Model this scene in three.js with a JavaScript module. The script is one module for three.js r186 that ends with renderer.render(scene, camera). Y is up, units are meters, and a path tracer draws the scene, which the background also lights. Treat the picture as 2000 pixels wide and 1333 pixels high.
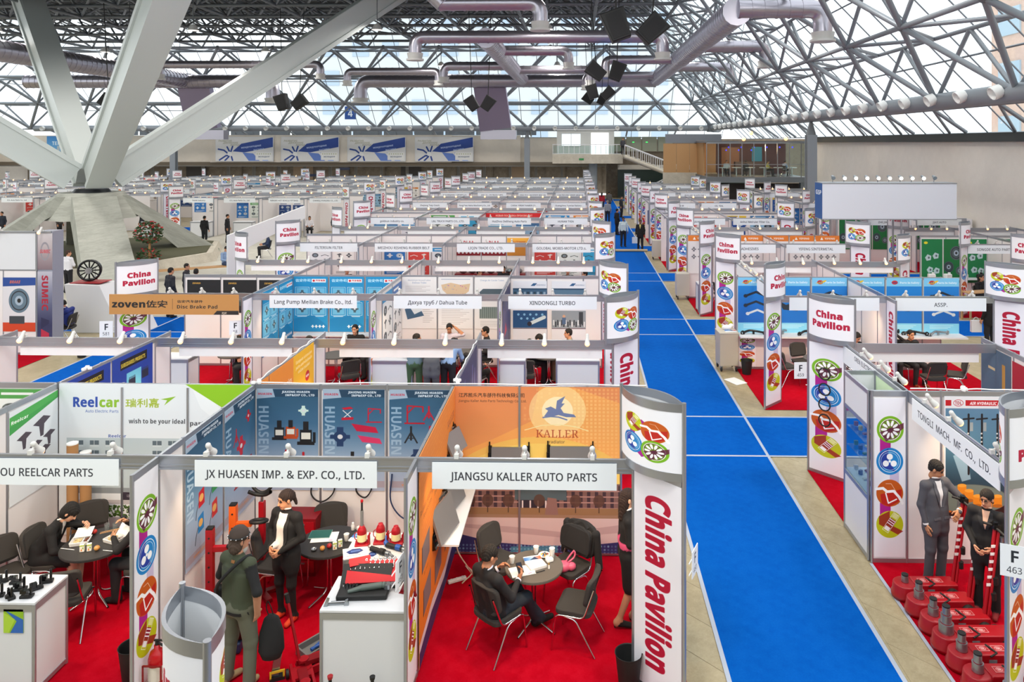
import * as THREE from 'three';
import { mergeGeometries, toCreasedNormals } from 'three/addons/utils/BufferGeometryUtils.js';
import { RoundedBoxGeometry } from 'three/addons/geometries/RoundedBoxGeometry.js';
import { RectAreaLightUniformsLib } from 'three/addons/lights/RectAreaLightUniformsLib.js';

// ---------------------------------------------------------------- camera, sky, exposure, hall lights
RectAreaLightUniformsLib.init();
const scene = new THREE.Scene();
const renderer = new THREE.WebGLRenderer();
renderer.toneMapping = THREE.LinearToneMapping;
renderer.toneMappingExposure = 0.78;
renderer.shadowMap.enabled = true;
const FOCAL = 1430, EYE = 6.08;                       // focal length in pixels of the 2000 x 1333 frame, eye height on the gallery
const camera = new THREE.PerspectiveCamera(2 * Math.atan(1333 / 2 / FOCAL) * 180 / Math.PI, 2000 / 1333, 0.1, 400);
camera.position.set(0, EYE, 0);
camera.rotation.y = 1.2 * Math.PI / 180;
camera.setViewOffset(2000, 1333, 1000 - 1100, 666.5 - 280, 2000, 1333);   // shifted lens: verticals stay upright
scene.background = new THREE.Color(0.93, 0.97, 1.0).multiplyScalar(2.5); // bright overcast daylight

// ---------------------------------------------------------------- helpers
const V = (x, y, z) => new THREE.Vector3(x, y, z);
let seed = 7;
const rnd = (a = 0, b = 1) => { seed = (seed * 1664525 + 1013904223) >>> 0; return a + (b - a) * seed / 4294967296; };
const used = new Map();
function numbered(name) { const n = used.get(name) || 0; used.set(name, n + 1); return n ? name + '_' + String(n).padStart(3, '0') : name; }
function tag(o, label, category, group, kind) {
  if (label) o.userData.label = label; if (category) o.userData.category = category;
  if (group) o.userData.group = group; if (kind) o.userData.kind = kind;
  return o;
}
function thing(name, label, category, pos = [0, 0, 0], turn = 0, group) {
  const o = new THREE.Group(); o.name = numbered(name); o.position.set(...pos); o.rotation.y = turn; scene.add(o);
  return tag(o, label, category, group);
}
function shade(m) { m.castShadow = true; m.receiveShadow = true; return m; }
function part(parent, name, geo, mat, pos, ry) {
  const m = shade(new THREE.Mesh(geo, mat)); m.name = name; if (pos) m.position.set(...pos); if (ry) m.rotation.y = ry;
  parent.add(m); return m;
}
function single(name, label, category, geo, mat, pos, turn, group) {           // a thing that is one mesh
  const m = part(scene, numbered(name), geo, mat, pos, turn); return tag(m, label, category, group);
}
function structure(name, geo, mat, pos) { const m = part(scene, name, geo, mat, pos); return tag(m, null, null, null, 'structure'); }
function structGroup(name, label) { const g = new THREE.Group(); g.name = name; scene.add(g); return tag(g, label, null, null, 'structure'); }
function copy(o, pos, turn, label, group) {
  const c = o.clone(); c.name = numbered(o.name.replace(/_\d{3}$/, '')); c.userData = { ...o.userData }; scene.add(c);
  if (pos) c.position.set(...pos); if (turn !== undefined) c.rotation.y = turn; if (label) c.userData.label = label; if (group) c.userData.group = group;
  return c;
}
const mat = (color, roughness = 0.7, metalness = 0, extra = {}) => new THREE.MeshStandardMaterial({ color, roughness, metalness, ...extra });
const boxes = new Map();
function BX(w, h, d) { const k = [w, h, d].map((v) => v.toFixed(3)).join(); if (!boxes.has(k)) boxes.set(k, new THREE.BoxGeometry(w, h, d)); return boxes.get(k); }
const box = (w, h, d, x = 0, y = 0, z = 0, ry = 0, rx = 0, rz = 0) => { const g = new THREE.BoxGeometry(w, h, d); if (rx) g.rotateX(rx); if (rz) g.rotateZ(rz); if (ry) g.rotateY(ry); return g.translate(x, y, z); };
const rbox = (w, h, d, r, x = 0, y = 0, z = 0, s = 2) => new RoundedBoxGeometry(w, h, d, s, r).translate(x, y, z);
const cyl = (r1, r2, h, x = 0, y = 0, z = 0, n = 16, open = false) => new THREE.CylinderGeometry(r1, r2, h, n, 1, open).translate(x, y, z);
const ball = (r, x = 0, y = 0, z = 0, sx = 1, sy = 1, sz = 1, n = 12) => new THREE.SphereGeometry(r, n, Math.ceil(n * 0.7)).scale(sx, sy, sz).translate(x, y, z);
const torus = (R, r, x = 0, y = 0, z = 0, n = 20) => new THREE.TorusGeometry(R, r, 8, n).translate(x, y, z);
const UP = V(0, 1, 0);
function bar(a, b, r, n = 8, r2 = r) {
  const p = V(...a), q = V(...b), l = p.distanceTo(q), g = new THREE.CylinderGeometry(r2, r, l, n);
  g.applyQuaternion(new THREE.Quaternion().setFromUnitVectors(UP, q.clone().sub(p).normalize()));
  return g.translate((p.x + q.x) / 2, (p.y + q.y) / 2, (p.z + q.z) / 2);
}
function tube(pts, r, n = 24, k = 7, closed = false, tension = 0.5) { return new THREE.TubeGeometry(new THREE.CatmullRomCurve3(pts.map((p) => V(...p)), closed, 'catmullrom', tension), n, r, k, closed); }
function bent(pts, rad, r, k = 7) {                                            // polyline tube with rounded corners
  const c = new THREE.CurvePath(), P = pts.map((p) => V(...p)); let last = P[0];
  for (let i = 1; i < P.length; i++) {
    if (i < P.length - 1) {
      const a = P[i].clone().add(P[i - 1].clone().sub(P[i]).setLength(rad)), b = P[i].clone().add(P[i + 1].clone().sub(P[i]).setLength(rad));
      c.add(new THREE.LineCurve3(last, a)); c.add(new THREE.QuadraticBezierCurve3(a, P[i], b)); last = b;
    } else c.add(new THREE.LineCurve3(last, P[i]));
  }
  return new THREE.TubeGeometry(c, pts.length * 10, r, k);
}
function lathe(pts, n = 20) { return new THREE.LatheGeometry(pts.map((p) => new THREE.Vector2(...p)), n); }
function extrude(pts, depth, bevel = 0, holes = []) {
  const s = new THREE.Shape(pts.map((p) => new THREE.Vector2(...p))); for (const h of holes) s.holes.push(new THREE.Path(h.map((p) => new THREE.Vector2(...p))));
  return new THREE.ExtrudeGeometry(s, { depth, bevelEnabled: bevel > 0, bevelSize: bevel, bevelThickness: bevel, bevelSegments: 1, curveSegments: 10 });
}
const mg = (list) => { const g = mergeGeometries(list.map((g) => { const n = g.index ? g.toNonIndexed() : g; for (const k of Object.keys(n.attributes)) if (!['position', 'normal', 'uv'].includes(k)) n.deleteAttribute(k); return n; })); return g; };

// printed matter: many prints share a few canvases; every print keeps its own upright 0..1 layout
const sheets = [];
function sheet(size) { const c = document.createElement('canvas'); c.width = c.height = size; const t = new THREE.CanvasTexture(c); t.colorSpace = THREE.SRGBColorSpace; t.anisotropy = 8;
  const s = { c, g: c.getContext('2d'), size, x: 0, y: 0, row: 0, mat: new THREE.MeshStandardMaterial({ map: t, roughness: 0.55 }) }; s.g.fillStyle = '#e9e9e9'; s.g.fillRect(0, 0, size, size); sheets.push(s); return s; }
function print(w, h, draw) {
  w = Math.round(w); h = Math.round(h);
  let s = sheets.find((q) => (q.x + w + 4 <= q.size && q.y + h + 4 <= q.size) || (q.y + q.row + h + 4 <= q.size && w + 4 <= q.size)) || sheet(2048);
  if (s.x + w + 4 > s.size) { s.x = 0; s.y += s.row; s.row = 0; }
  const x = s.x + 2, y = s.y + 2; s.x += w + 4; s.row = Math.max(s.row, h + 4);
  s.g.save(); s.g.beginPath(); s.g.rect(x, y, w, h); s.g.clip(); s.g.translate(x, y); draw(s.g, w, h); s.g.restore();
  return { mat: s.mat, u0: x / s.size, u1: (x + w) / s.size, v0: 1 - (y + h) / s.size, v1: 1 - y / s.size };
}
function toPrint(g, t) { const uv = g.attributes.uv; for (let i = 0; i < uv.count; i++) uv.setXY(i, t.u0 + (t.u1 - t.u0) * uv.getX(i), t.v0 + (t.v1 - t.v0) * uv.getY(i)); return g; }
function sheetBoard(w, h, t, thick = 0.006) {                                  // a thin printed board: print on the +z face, paper white edge elsewhere
  const g = new THREE.BoxGeometry(w, h, thick), uv = g.attributes.uv;
  for (let i = 0; i < uv.count; i++) { const f = Math.floor(i / 4); const e = 0.004; const u = f === 4 ? uv.getX(i) : e + e * uv.getX(i), v = f === 4 ? uv.getY(i) : 1 - e - e * uv.getY(i); uv.setXY(i, t.u0 + (t.u1 - t.u0) * u, t.v0 + (t.v1 - t.v0) * v); }
  return g;
}
function noiseTex(size, base, amp, scale = 1, specks) {                        // grain of a material: fine and coarse noise
  const c = document.createElement('canvas'); c.width = c.height = size; const g = c.getContext('2d'), im = g.createImageData(size, size);
  const grid = (n) => { const a = new Float32Array(n * n).map(() => rnd(-1, 1)); return (x, y) => { const X = x / size * n, Y = y / size * n, i = Math.floor(X), j = Math.floor(Y), f = X - i, h = Y - j, A = (p, q) => a[(p % n) + (q % n) * n]; const s = f * f * (3 - 2 * f), t = h * h * (3 - 2 * h); return (A(i, j) * (1 - s) + A(i + 1, j) * s) * (1 - t) + (A(i, j + 1) * (1 - s) + A(i + 1, j + 1) * s) * t; }; };
  const g1 = grid(8), g2 = grid(32), g3 = grid(96);
  for (let y = 0; y < size; y++) for (let x = 0; x < size; x++) { const n = (0.45 * g1(x, y) + 0.3 * g2(x, y) + 0.25 * g3(x, y)) * scale + rnd(-0.5, 0.5) * 0.6, i = (y * size + x) * 4; for (let k = 0; k < 3; k++) im.data[i + k] = base[k] + amp * n; im.data[i + 3] = 255; }
  g.putImageData(im, 0, 0);
  if (specks) specks(g, size);
  const t = new THREE.CanvasTexture(c); t.colorSpace = THREE.SRGBColorSpace; t.wrapS = t.wrapT = THREE.RepeatWrapping; t.anisotropy = 8; return t;
}
function worldUV(g, s = 1) {                                                  // uv in metres from the larger two axes of each face
  const p = g.attributes.position, n = g.attributes.normal, uv = g.attributes.uv;
  for (let i = 0; i < p.count; i++) { const ax = Math.abs(n.getX(i)), ay = Math.abs(n.getY(i)), az = Math.abs(n.getZ(i)); const [u, v] = ay >= ax && ay >= az ? [p.getX(i), p.getZ(i)] : ax >= az ? [p.getZ(i), p.getY(i)] : [p.getX(i), p.getY(i)]; uv.setXY(i, u / s, v / s); }
  return g;
}

// ---------------------------------------------------------------- shared materials
const M = {
  white: mat('#d6d7d9', 0.6), panel: mat('#e4dfdd', 0.55), alu: mat('#a9adb4', 0.32, 0.75), aluDark: mat('#82868d', 0.4, 0.7), fascia: mat('#e3e5e4', 0.5),
  chrome: mat('#d4d4d6', 0.12, 1), black: mat('#141414', 0.6), blackGloss: mat('#0d0d0e', 0.25), cloth: mat('#1f1f20', 0.95), chairCloth: mat('#35322f', 0.95),
  red: mat('#9e0c1a', 0.35), redDeep: mat('#7d0813', 0.4), orange: mat('#d85a17', 0.4), blue: mat('#1c4f9c', 0.45), navy: mat('#1d3157', 0.5), steel: mat('#9aa0a4', 0.3, 0.85),
  tableTop: mat('#4a4744', 0.6), paper: mat('#eeeeec', 0.8), card: mat('#a97c4e', 0.85), lamp: mat('#d4d3cf', 0.4), plasticWhite: mat('#ededea', 0.4),
  glow: new THREE.MeshStandardMaterial({ color: '#ffe9cf', emissive: '#ffb56a', emissiveIntensity: 2.6, roughness: 0.5 }),
  glowWhite: new THREE.MeshStandardMaterial({ color: '#ffffff', emissive: '#fff4e4', emissiveIntensity: 2.2, roughness: 0.5 }),
  frame: mat('#8c9298', 0.45, 0.25), frameDark: mat('#6d7276', 0.5, 0.25), duct: mat('#b9b4be', 0.28, 0.85), glass: new THREE.MeshPhysicalMaterial({ color: '#e8f2f2', roughness: 0.05, transmission: 1, thickness: 0, ior: 1.45 }),
  skin: mat('#c68e70', 0.6), wood: mat('#b78d5e', 0.6), concreteD: mat('#75716a', 0.9), green: mat('#1d7a3f', 0.5), grey: mat('#6c6f72', 0.6),
};
const pileMat = () => new THREE.MeshPhysicalMaterial({ color: '#ffffff', roughness: 1, specularIntensity: 0.12 });
const redCarpet = pileMat(); redCarpet.map = noiseTex(256, [166, 3, 26], 8); redCarpet.map.repeat.set(1, 1);
const blueCarpet = pileMat(); blueCarpet.map = noiseTex(256, [0, 84, 172], 8);
const tapeMat = mat('#aab4c4', 0.4);
// ---------------------------------------------------------------- the hall: floor, carpets, walls
const terrazzo = mat('#ffffff', 0.42); terrazzo.map = noiseTex(512, [166, 153, 121], 13, 1.2, (g, s) => { for (let i = 0; i < 500; i++) { g.fillStyle = rnd() < 0.6 ? 'rgba(225,215,190,.75)' : 'rgba(90,80,60,.7)'; g.fillRect(rnd(0, s), rnd(0, s), rnd(0.6, 2.2), rnd(0.6, 1.6)); } });
const paleFloor = mat('#ffffff', 0.5); paleFloor.map = noiseTex(512, [186, 182, 168], 12, 1.3);
const floor = structure('floor', worldUV(box(88, 0.3, 96, -24.5, -0.155, -38), 1.6), terrazzo);
const slabGeo = (x0, x1, d0, len) => { const w = x1 - x0; return worldUV(extrude([[x0, -(d0)], [x1, -(d0 + w * 0 - w)], [x1, -(d0 - w) - len], [x0, -d0 - len]].map(([x, z]) => [x, -z]), 0.004).rotateX(-Math.PI / 2).translate(0, -0.004, 0), 1.6); };
for (const [x0, x1] of [[1.13, 1.68], [3.75, 4.2]]) for (let k = 0; k < 26; k++) { const s = part(floor, 'slab', slabGeo(x0, x1, 7.4 + k * 0.79, 0.782), terrazzo); s.receiveShadow = true; }
part(floor, 'pale_paving', worldUV(box(30, 0.004, 24, -28, 0.001, -37.5), 2.2), paleFloor);
const carpetGroup = (name, label, cat) => thing(name, label, cat);
function carpet(label, x0, x1, d0, d1, tape = true) {
  const c = carpetGroup('aisle_carpet', label, 'carpet');
  part(c, 'pile', worldUV(box(x1 - x0, 0.006, d1 - d0, (x0 + x1) / 2, 0.005, -(d0 + d1) / 2), 0.6), blueCarpet);
  if (tape) for (const x of [x0 - 0.02, x1 + 0.02]) part(c, 'edge_tape', box(0.055, 0.002, d1 - d0, x, 0.0085, -(d0 + d1) / 2), tapeMat);
  return c;
}
carpet('long blue carpet down the main aisle between the booth blocks', 1.72, 3.66, -2, 80);
for (let k = 0; k < 8; k++) {
  const d0 = 14.3 + 9 * k, which = ['first', 'second', 'third', 'fourth', 'fifth', 'sixth', 'seventh', 'eighth'][k];
  const far = k > 3;
  for (const [x0, x1, side] of [[far ? -58 : k > 1 ? -13.9 : -30, 1.68, 'beside the long rows'], [3.7, 16.5, 'beside the wall-side stands']]) {
    const c = carpetGroup('cross_carpet', `blue cross-aisle carpet ${side}, ${which} from the gallery`, 'carpet');
    part(c, 'pile', worldUV(box(x1 - x0, 0.006, 2, (x0 + x1) / 2, 0.005, -(d0 + 1)), 0.6), blueCarpet);
    for (const d of [d0 - 0.02, d0 + 2.02]) part(c, 'edge_tape', box(x1 - x0, 0.002, 0.06, (x0 + x1) / 2, 0.0085, -d), tapeMat);
  }
  if (k < 3) { const c = carpetGroup('lane_carpet', `blue carpet in main aisle crossing, ${which} from the gallery`, 'carpet');
    for (const d of [d0 - 0.02, d0 + 2.02]) part(c, 'edge_tape', box(1.98, 0.002, 0.06, 2.69, 0.0092, -d), tapeMat); c.userData.label = `pale tape lines across main blue aisle at ${which} crossing`; c.userData.category = 'tape'; c.name = numbered('crossing_tape'); }
}
carpet('blue carpet of the side aisle towards the concrete column base', -13.9, -12.1, 6, 33);

const plaster = mat('#ffffff', 0.85); plaster.map = noiseTex(256, [226, 219, 209], 4);
const plasterLight = mat('#ffffff', 0.85); plasterLight.map = noiseTex(256, [214, 203, 188], 4);
const stone = mat('#ffffff', 0.8); stone.map = noiseTex(256, [112, 100, 84], 14, 1.3);
const stonePale = mat('#ffffff', 0.8); stonePale.map = noiseTex(256, [190, 182, 166], 12, 1.3);
const WX = 18.7, FARD = 84;
structure('wall_right', worldUV(box(0.4, 6.5, 66.8, WX + 0.2, 3.25, -24.8), 2), plaster);
structure('wall_right_far', worldUV(box(8, 6.5, 0.4, WX + 4, 3.25, -58.0), 2), plaster);
structure('wall_left', worldUV(box(0.4, 6.5, 100, -68.2, 3.25, -41), 2), plaster);
structure('wall_near', worldUV(box(88, 6.5, 0.4, -24.5, 3.25, 8.4), 2), plaster);
structure('wall_far', worldUV(box(96, 6.6, 0.4, -20.5, 3.3, -(FARD + 5.2)), 2), stone);
structure('gallery_floor', worldUV(box(80, 0.3, 9, -28, 4.05, 3.7), 2), plaster);
// far gallery front with its returns
const gal = structGroup('wall_gallery');
const galPanels = [[-66, -41.2], [-41.2, -35.5], [-35.5, -28.6]];
part(gal, 'parapet', worldUV(box(50, 3.1, 0.5, -42.6, 5.45, -(FARD + 0.4)), 2), plasterLight);
part(gal, 'parapet', worldUV(box(11, 3.1, 0.5, -12.2, 5.45, -(FARD + 0.4)), 2), plasterLight);
part(gal, 'parapet', worldUV(box(10, 2.8, 0.5, -2.2, 5.3, -(FARD + 0.9)), 2), plasterLight);
part(gal, 'parapet', worldUV(box(28, 3.16, 0.6, -28.6, 5.45, -(FARD + 0.1)), 2), plasterLight);
part(gal, 'soffit_band', box(73, 0.5, 5.2, -31, 3.66, -(FARD + 2.6)), stone);
part(gal, 'ledge', box(73, 0.1, 0.3, -31, 3.45, -(FARD - 0.1)), M.concreteD);
for (let k = 0; k < 15; k++) part(gal, 'railing_grille', BX(3.4, 0.75, 0.06), M.aluDark, [-57 + k * 3.6, 7.4, -(FARD + 0.9)]);
for (let k = 0; k < 15; k++) part(gal, 'wall_bay', BX(2.4, 3.1, 0.2), k % 3 ? stone : mat(k % 2 ? '#3d3833' : '#8d775f', 0.8), [-60 + k * 4.4, 1.7, -(FARD + 4.7)]);
for (let k = 0; k < 22; k++) part(gal, 'post', BX(0.3, 3.3, 0.3), M.concreteD, [-64 + k * 3.1, 1.75, -(FARD + 3.6)]);
part(gal, 'shop_front', box(14, 3.2, 0.2, 11.3, 1.7, -(FARD - 3.4)), mat('#16281f', 0.35));
part(gal, 'shop_fascia', box(14, 0.5, 0.3, 11.3, 3.45, -(FARD - 3.5)), stonePale);

// ---------------------------------------------------------------- roof: double-layer space frame, glazing, deck
const roof = structGroup('roof_frame');
const CAPS = { chord: 170, diagonal: 180, web: 120, outer_chord: 110, hip_beam: 6, strut: 40, purlin: 0, brace: 0 }; const pieceCount = {}; const overflow = new Map();
const unitRod = new Map();
function rod(a, b, r, m = M.frame, name = 'strut', n = 6) {
  const p = V(...a), q = V(...b), l = p.distanceTo(q), key = n;
  if (!unitRod.has(key)) unitRod.set(key, new THREE.CylinderGeometry(1, 1, 1, n, 1, true));
  const quat = new THREE.Quaternion().setFromUnitVectors(UP, q.clone().sub(p).normalize()), mid = p.add(q).multiplyScalar(0.5), sc = V(r, l, r);
  pieceCount[name] = (pieceCount[name] || 0) + 1;
  if (pieceCount[name] <= (CAPS[name] ?? 60)) { const o = part(roof, name, unitRod.get(key), m); o.position.copy(mid); o.quaternion.copy(quat); o.scale.copy(sc); return; }
  const k = name + '|' + n; if (!overflow.has(k)) overflow.set(k, { name, n, m, list: [] });
  overflow.get(k).list.push(new THREE.Matrix4().compose(mid, quat, sc));
}
const BAY = 5.5, ST = 2.6;
const I = (k) => [14.5 - ST * k, 7.76 + ST * k], O = (k) => [14.4 - ST * k, 10.3 + ST * k];
const FI = (k) => [79.6 - ST * k, 7.76 + ST * k], FO = (k) => [79.5 - ST * k, 10.3 + ST * k];
const node = new THREE.SphereGeometry(1, 8, 6);
const hub = (x, y, z, r = 0.17) => { const o = part(roof, 'hub', node, M.frameDark, [x, y, z]); o.scale.setScalar(r); };
const dI = (j, k) => 2.5 + BAY * j + (k % 2 ? BAY / 2 : 0);            // node depths along the wall-side slope
// side slope along the right-hand wall
for (let j = 2; j <= 13; j++) for (let k = 0; k <= 3; k++) {
  const d = dI(j, k), dn = d + BAY, [x, y] = I(k), [ox, oy] = O(k), [px, py] = O(k - 1), od = d + (k % 2 ? -BAY / 2 : BAY / 2), lim = 79.6 - ST * k;
  if (d > lim) continue;
  if (k) { rod([x, y, -d], [x, y, -Math.min(dn, lim)], 0.105, M.frame, 'chord', 8); hub(x, y, -d); }
  if (k < 3) rod([ox, oy, -(d + BAY / 2)], [ox, oy, -Math.min(dn + BAY / 2, lim)], 0.09, M.frame, 'outer_chord');
  if (k === 0) rod([px, py, -d], [px, py, -dn], 0.09, M.frame, 'outer_chord');
  if (k < 3) { const [ux, uy] = I(k + 1); for (const s of [-1, 1]) { const dd = d + s * BAY / 2; if (dd < 79.6 - ST * (k + 1)) rod([x, y, -d], [ux, uy, -dd], 0.11, M.frame, 'diagonal', 8); } }
  const near = k % 2 ? d : d;                                              // webs between the layers
  for (const s of [-1, 1]) { const dd = d + s * BAY / 2; if (k < 3) rod([x, y, -d], [ox, oy, -dd], 0.085, M.frame, 'web'); rod([x, y, -d], [px, py, -dd], 0.085, M.frame, 'web'); }
  if (k === 0) { rod([px, py, -d], [WX - 0.1, 6.6, -d], 0.09, M.frame, 'strut'); rod([px, py, -d], [WX - 0.1, 6.6, -(d + 1.6)], 0.07, M.frame, 'strut'); }
}
part(roof, 'main_tube', bar([14.5, 7.76, 6], [14.5, 7.76, -79.6], 0.33, 16), M.frame);
part(roof, 'main_tube', bar([14.5, 7.72, -79.6], [-60, 7.72, -79.6], 0.33, 16), M.frame);
part(roof, 'tube_cap', mg([cyl(0.62, 0.62, 0.9, 14.5, 7.76, -79.6, 20), bar([14.5, 7.76, -79.6], [15.3, 7.76, -80.4], 0.5, 14)]), M.frameDark);
for (let j = 0; j < 25; j++) { const d = 20.3 + j * 2.3; part(roof, 'air_nozzle', NOZ(), M.plasticWhite, [14.16, 7.86, -d]).rotation.set(0, 0, 2.0); }
for (let j = 0; j < 33; j++) part(roof, 'air_nozzle', NOZ(), M.plasticWhite, [13.2 - j * 2.25, 7.72, -79.25]).rotation.set(1.7, 0, 0);
function NOZ() { NOZ.g ||= lathe([[0.02, 0.02], [0.1, 0.02], [0.13, 0.08], [0.2, 0.3], [0.24, 0.32], [0.24, 0.0], [0.14, -0.05]], 10); return NOZ.g; }
// end slope above the far gallery
for (let j = 0; j <= 13; j++) for (let k = 0; k <= 3; k++) {
  const off = k % 2 ? BAY / 2 : 0, x = 11 - BAY * j - off, [d, y] = FI(k), [od, oy] = FO(k), [pd, py] = FO(k - 1);
  if (x > 14.5 - ST * k) continue;
  if (k) { rod([x, y, -d], [x - BAY, y, -d], 0.14, M.frame, 'chord', 8); hub(x, y, -d, 0.22); }
  if (k < 3) { const [ud, uy] = FI(k + 1); for (const s of [-1, 1]) if (x + s * BAY / 2 < 14.5 - ST * (k + 1)) rod([x, y, -d], [x + s * BAY / 2, uy, -ud], 0.15, M.frame, 'diagonal', 8); rod([x + BAY / 2, oy, -od], [x - BAY / 2, oy, -od], 0.11, M.frame, 'outer_chord'); }
  for (const s of [-1, 1]) { if (k < 3) rod([x, y, -d], [x + s * BAY / 2, oy, -od], 0.1, M.frame, 'web'); rod([x, y, -d], [x + s * BAY / 2, py, -pd], 0.1, M.frame, 'web'); }
  if (k === 0) { rod([x, py, -pd], [x, 6.9, -(FARD + 1)], 0.1, M.frame, 'strut'); rod([x + BAY / 2, py, -pd], [x - BAY / 2, py, -pd], 0.1, M.frame, 'outer_chord'); }
}
for (const [f, r] of [[(k) => [I(k)[0], I(k)[1], -FI(k)[0]], 0.2], [(k) => [O(k - 1)[0] + 0.1, O(k - 1)[1], -FO(k - 1)[0]], 0.24]]) for (let k = 0; k < 3; k++) rod(f(k), f(k + 1), r, M.frame, 'hip_beam', 10);
// level part: lower grid, upper grid, webs
const yL = 15.56, yU = 18.1;
for (let i = 0; i <= 11; i++) for (let j = 0; j <= 7; j++) {
  const x = 6.7 - BAY * i, d = 71.8 - BAY * j * 0.8, dj = BAY * 0.8;
  rod([x, yL, -d], [x - BAY, yL, -d], 0.12, M.frameDark, 'chord', 8); rod([x, yL, -d], [x, yL, -(d - dj)], 0.12, M.frameDark, 'chord', 8);
  rod([x - BAY / 2, yU, -(d - dj / 2)], [x - BAY * 1.5, yU, -(d - dj / 2)], 0.1, M.frameDark, 'outer_chord'); rod([x - BAY / 2, yU, -(d - dj / 2)], [x - BAY / 2, yU, -(d - dj * 1.5)], 0.1, M.frameDark, 'outer_chord');
  for (const [a, b] of [[0, 0], [1, 0], [0, 1], [1, 1]]) rod([x - a * BAY, yL, -(d - b * dj)], [x - BAY / 2, yU, -(d - dj / 2)], 0.09, M.frameDark, 'web');
  for (let q = 0; q < 3; q++) { rod([x - q * BAY / 3, yU + 0.55, -d], [x - q * BAY / 3, yU + 0.55, -(d - dj)], 0.06, M.frameDark, 'purlin'); rod([x, yU + 0.4, -(d - q * dj / 3)], [x - BAY, yU + 0.4, -(d - q * dj / 3)], 0.06, M.frameDark, 'purlin');
    rod([x - q * BAY / 3, yL + 1.2, -d], [x - (q + 1) * BAY / 3, yL + (q % 2 ? 1.2 : 2.2), -(d - dj / 2)], 0.05, M.frameDark, 'brace'); rod([x - q * BAY / 3, yL + 0.9, -(d - dj / 2)], [x - (q + 1) * BAY / 3, yL + 1.9, -(d - dj)], 0.05, M.frameDark, 'brace'); }
}
for (const { name, n, m, list } of overflow.values()) { const im = new THREE.InstancedMesh(unitRod.get(n), m, list.length); list.forEach((x, i) => im.setMatrixAt(i, x)); im.name = name + '_mass'; shade(im); im.userData.kind = 'stuff'; roof.add(im); }
structure('ceiling', box(64.5, 0.25, 68, -25.2, 19.0, -38.5), mat('#4c4a49', 0.9));
// glazing: panes between slim bars, on all four slopes
const glazing = structGroup('roof_glazing');
const paneGlass = new THREE.MeshPhysicalMaterial({ color: '#f2f7f8', roughness: 0.04, transmission: 1, thickness: 0, ior: 1.3 });
const slopeLen = Math.hypot(11.9, 12.3);
const barsAt = [], panesRest = [];
function slope(at, n, step, rows, visible) {                               // at(s, t): s along the eaves in metres, t 0..1 up the slope
  const quad = (a, b, c, d) => { const g = new THREE.BufferGeometry(); g.setAttribute('position', new THREE.Float32BufferAttribute([...a, ...b, ...c, ...a, ...c, ...d], 3)); g.setAttribute('uv', new THREE.Float32BufferAttribute([0, 0, 1, 0, 1, 1, 0, 0, 1, 1, 0, 1], 2)); g.computeVertexNormals(); return g; };
  for (let i = 0; i < n; i++) for (let r = 0; r < rows; r++) {
    const g = quad(at(i * step + 0.03, r / rows), at((i + 1) * step - 0.03, r / rows), at((i + 1) * step - 0.03, (r + 1) / rows), at(i * step + 0.03, (r + 1) / rows));
    if (visible && slope.n++ < 300) { const m = part(glazing, 'pane', g, paneGlass); m.castShadow = false; } else panesRest.push(g);
  }
  for (let i = 0; i <= n; i++) barsAt.push([at(i * step, 0), at(i * step, 1), 0.035]);
  for (let r = 0; r <= rows; r++) barsAt.push([at(0, r / rows), at(n * step, r / rows), 0.045]);
}
slope.n = 0;
const upX = (t) => [WX + 0.1 - 11.9 * t, 6.55 + 12.3 * t], upD = (t) => [FARD + 1.3 - 12.4 * t, 6.75 + 12.1 * t];
slope((s, t) => { const [x, y] = upX(t); return [x, y, -(8 + s)]; }, 38, 2.0, 4, true);
slope((s, t) => { const [d, y] = upD(t); return [16.6 - s, y, -d]; }, 36, 2.1, 4, true);
slope((s, t) => [-68 + 11 * t, 6.5 + 12.3 * t, 6 - s], 22, 4, 2, false);
slope((s, t) => [-66 + s, 6.5 + 12.3 * t, 8 - 11 * t], 21, 4, 2, false);
slope((s, t) => { const [x, y] = upX(t); return [x, y, 8 - s]; }, 8, 2, 2, false);
const rest = part(glazing, 'pane_mass', mg(panesRest), paneGlass); rest.userData.kind = 'stuff'; rest.castShadow = false;
barsAt.slice(0, 90).forEach(([a, b, r]) => part(glazing, 'glazing_bar', bar(a, b, r, 4), M.frame));
const gb = part(glazing, 'glazing_bar_mass', mg(barsAt.slice(90).map(([a, b, r]) => bar(a, b, r, 4))), M.frame); gb.userData.kind = 'stuff';
structure('trim_1', box(0.35, 0.4, 66, WX - 0.1, 6.35, -25), mat('#3c403f', 0.6));
// columns on the tube line
function column(x, d, label) { const g = thing('steel_column', label, 'column', [x, 0, -d]);
  part(g, 'shaft', BX(0.48, 6.6, 0.5), M.frameDark, [0, 3.3, 0]); part(g, 'capital', mg([cyl(0.1, 0.36, 0.9, 0, 7.0, 0, 4).rotateY(Math.PI / 4)]), M.frameDark); part(g, 'flange', mg([box(0.58, 6.6, 0.06, 0, 3.3, 0.27), box(0.58, 6.6, 0.06, 0, 3.3, -0.27)]), M.frame); }
column(14.5, 46, 'grey steel column in front of beige wall beside the cafe');
column(-5.6, 79.6, 'grey steel column by pale gallery parapet beyond the booths');
column(-44.5, 79.6, 'grey steel column behind the splayed concrete base legs');

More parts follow.
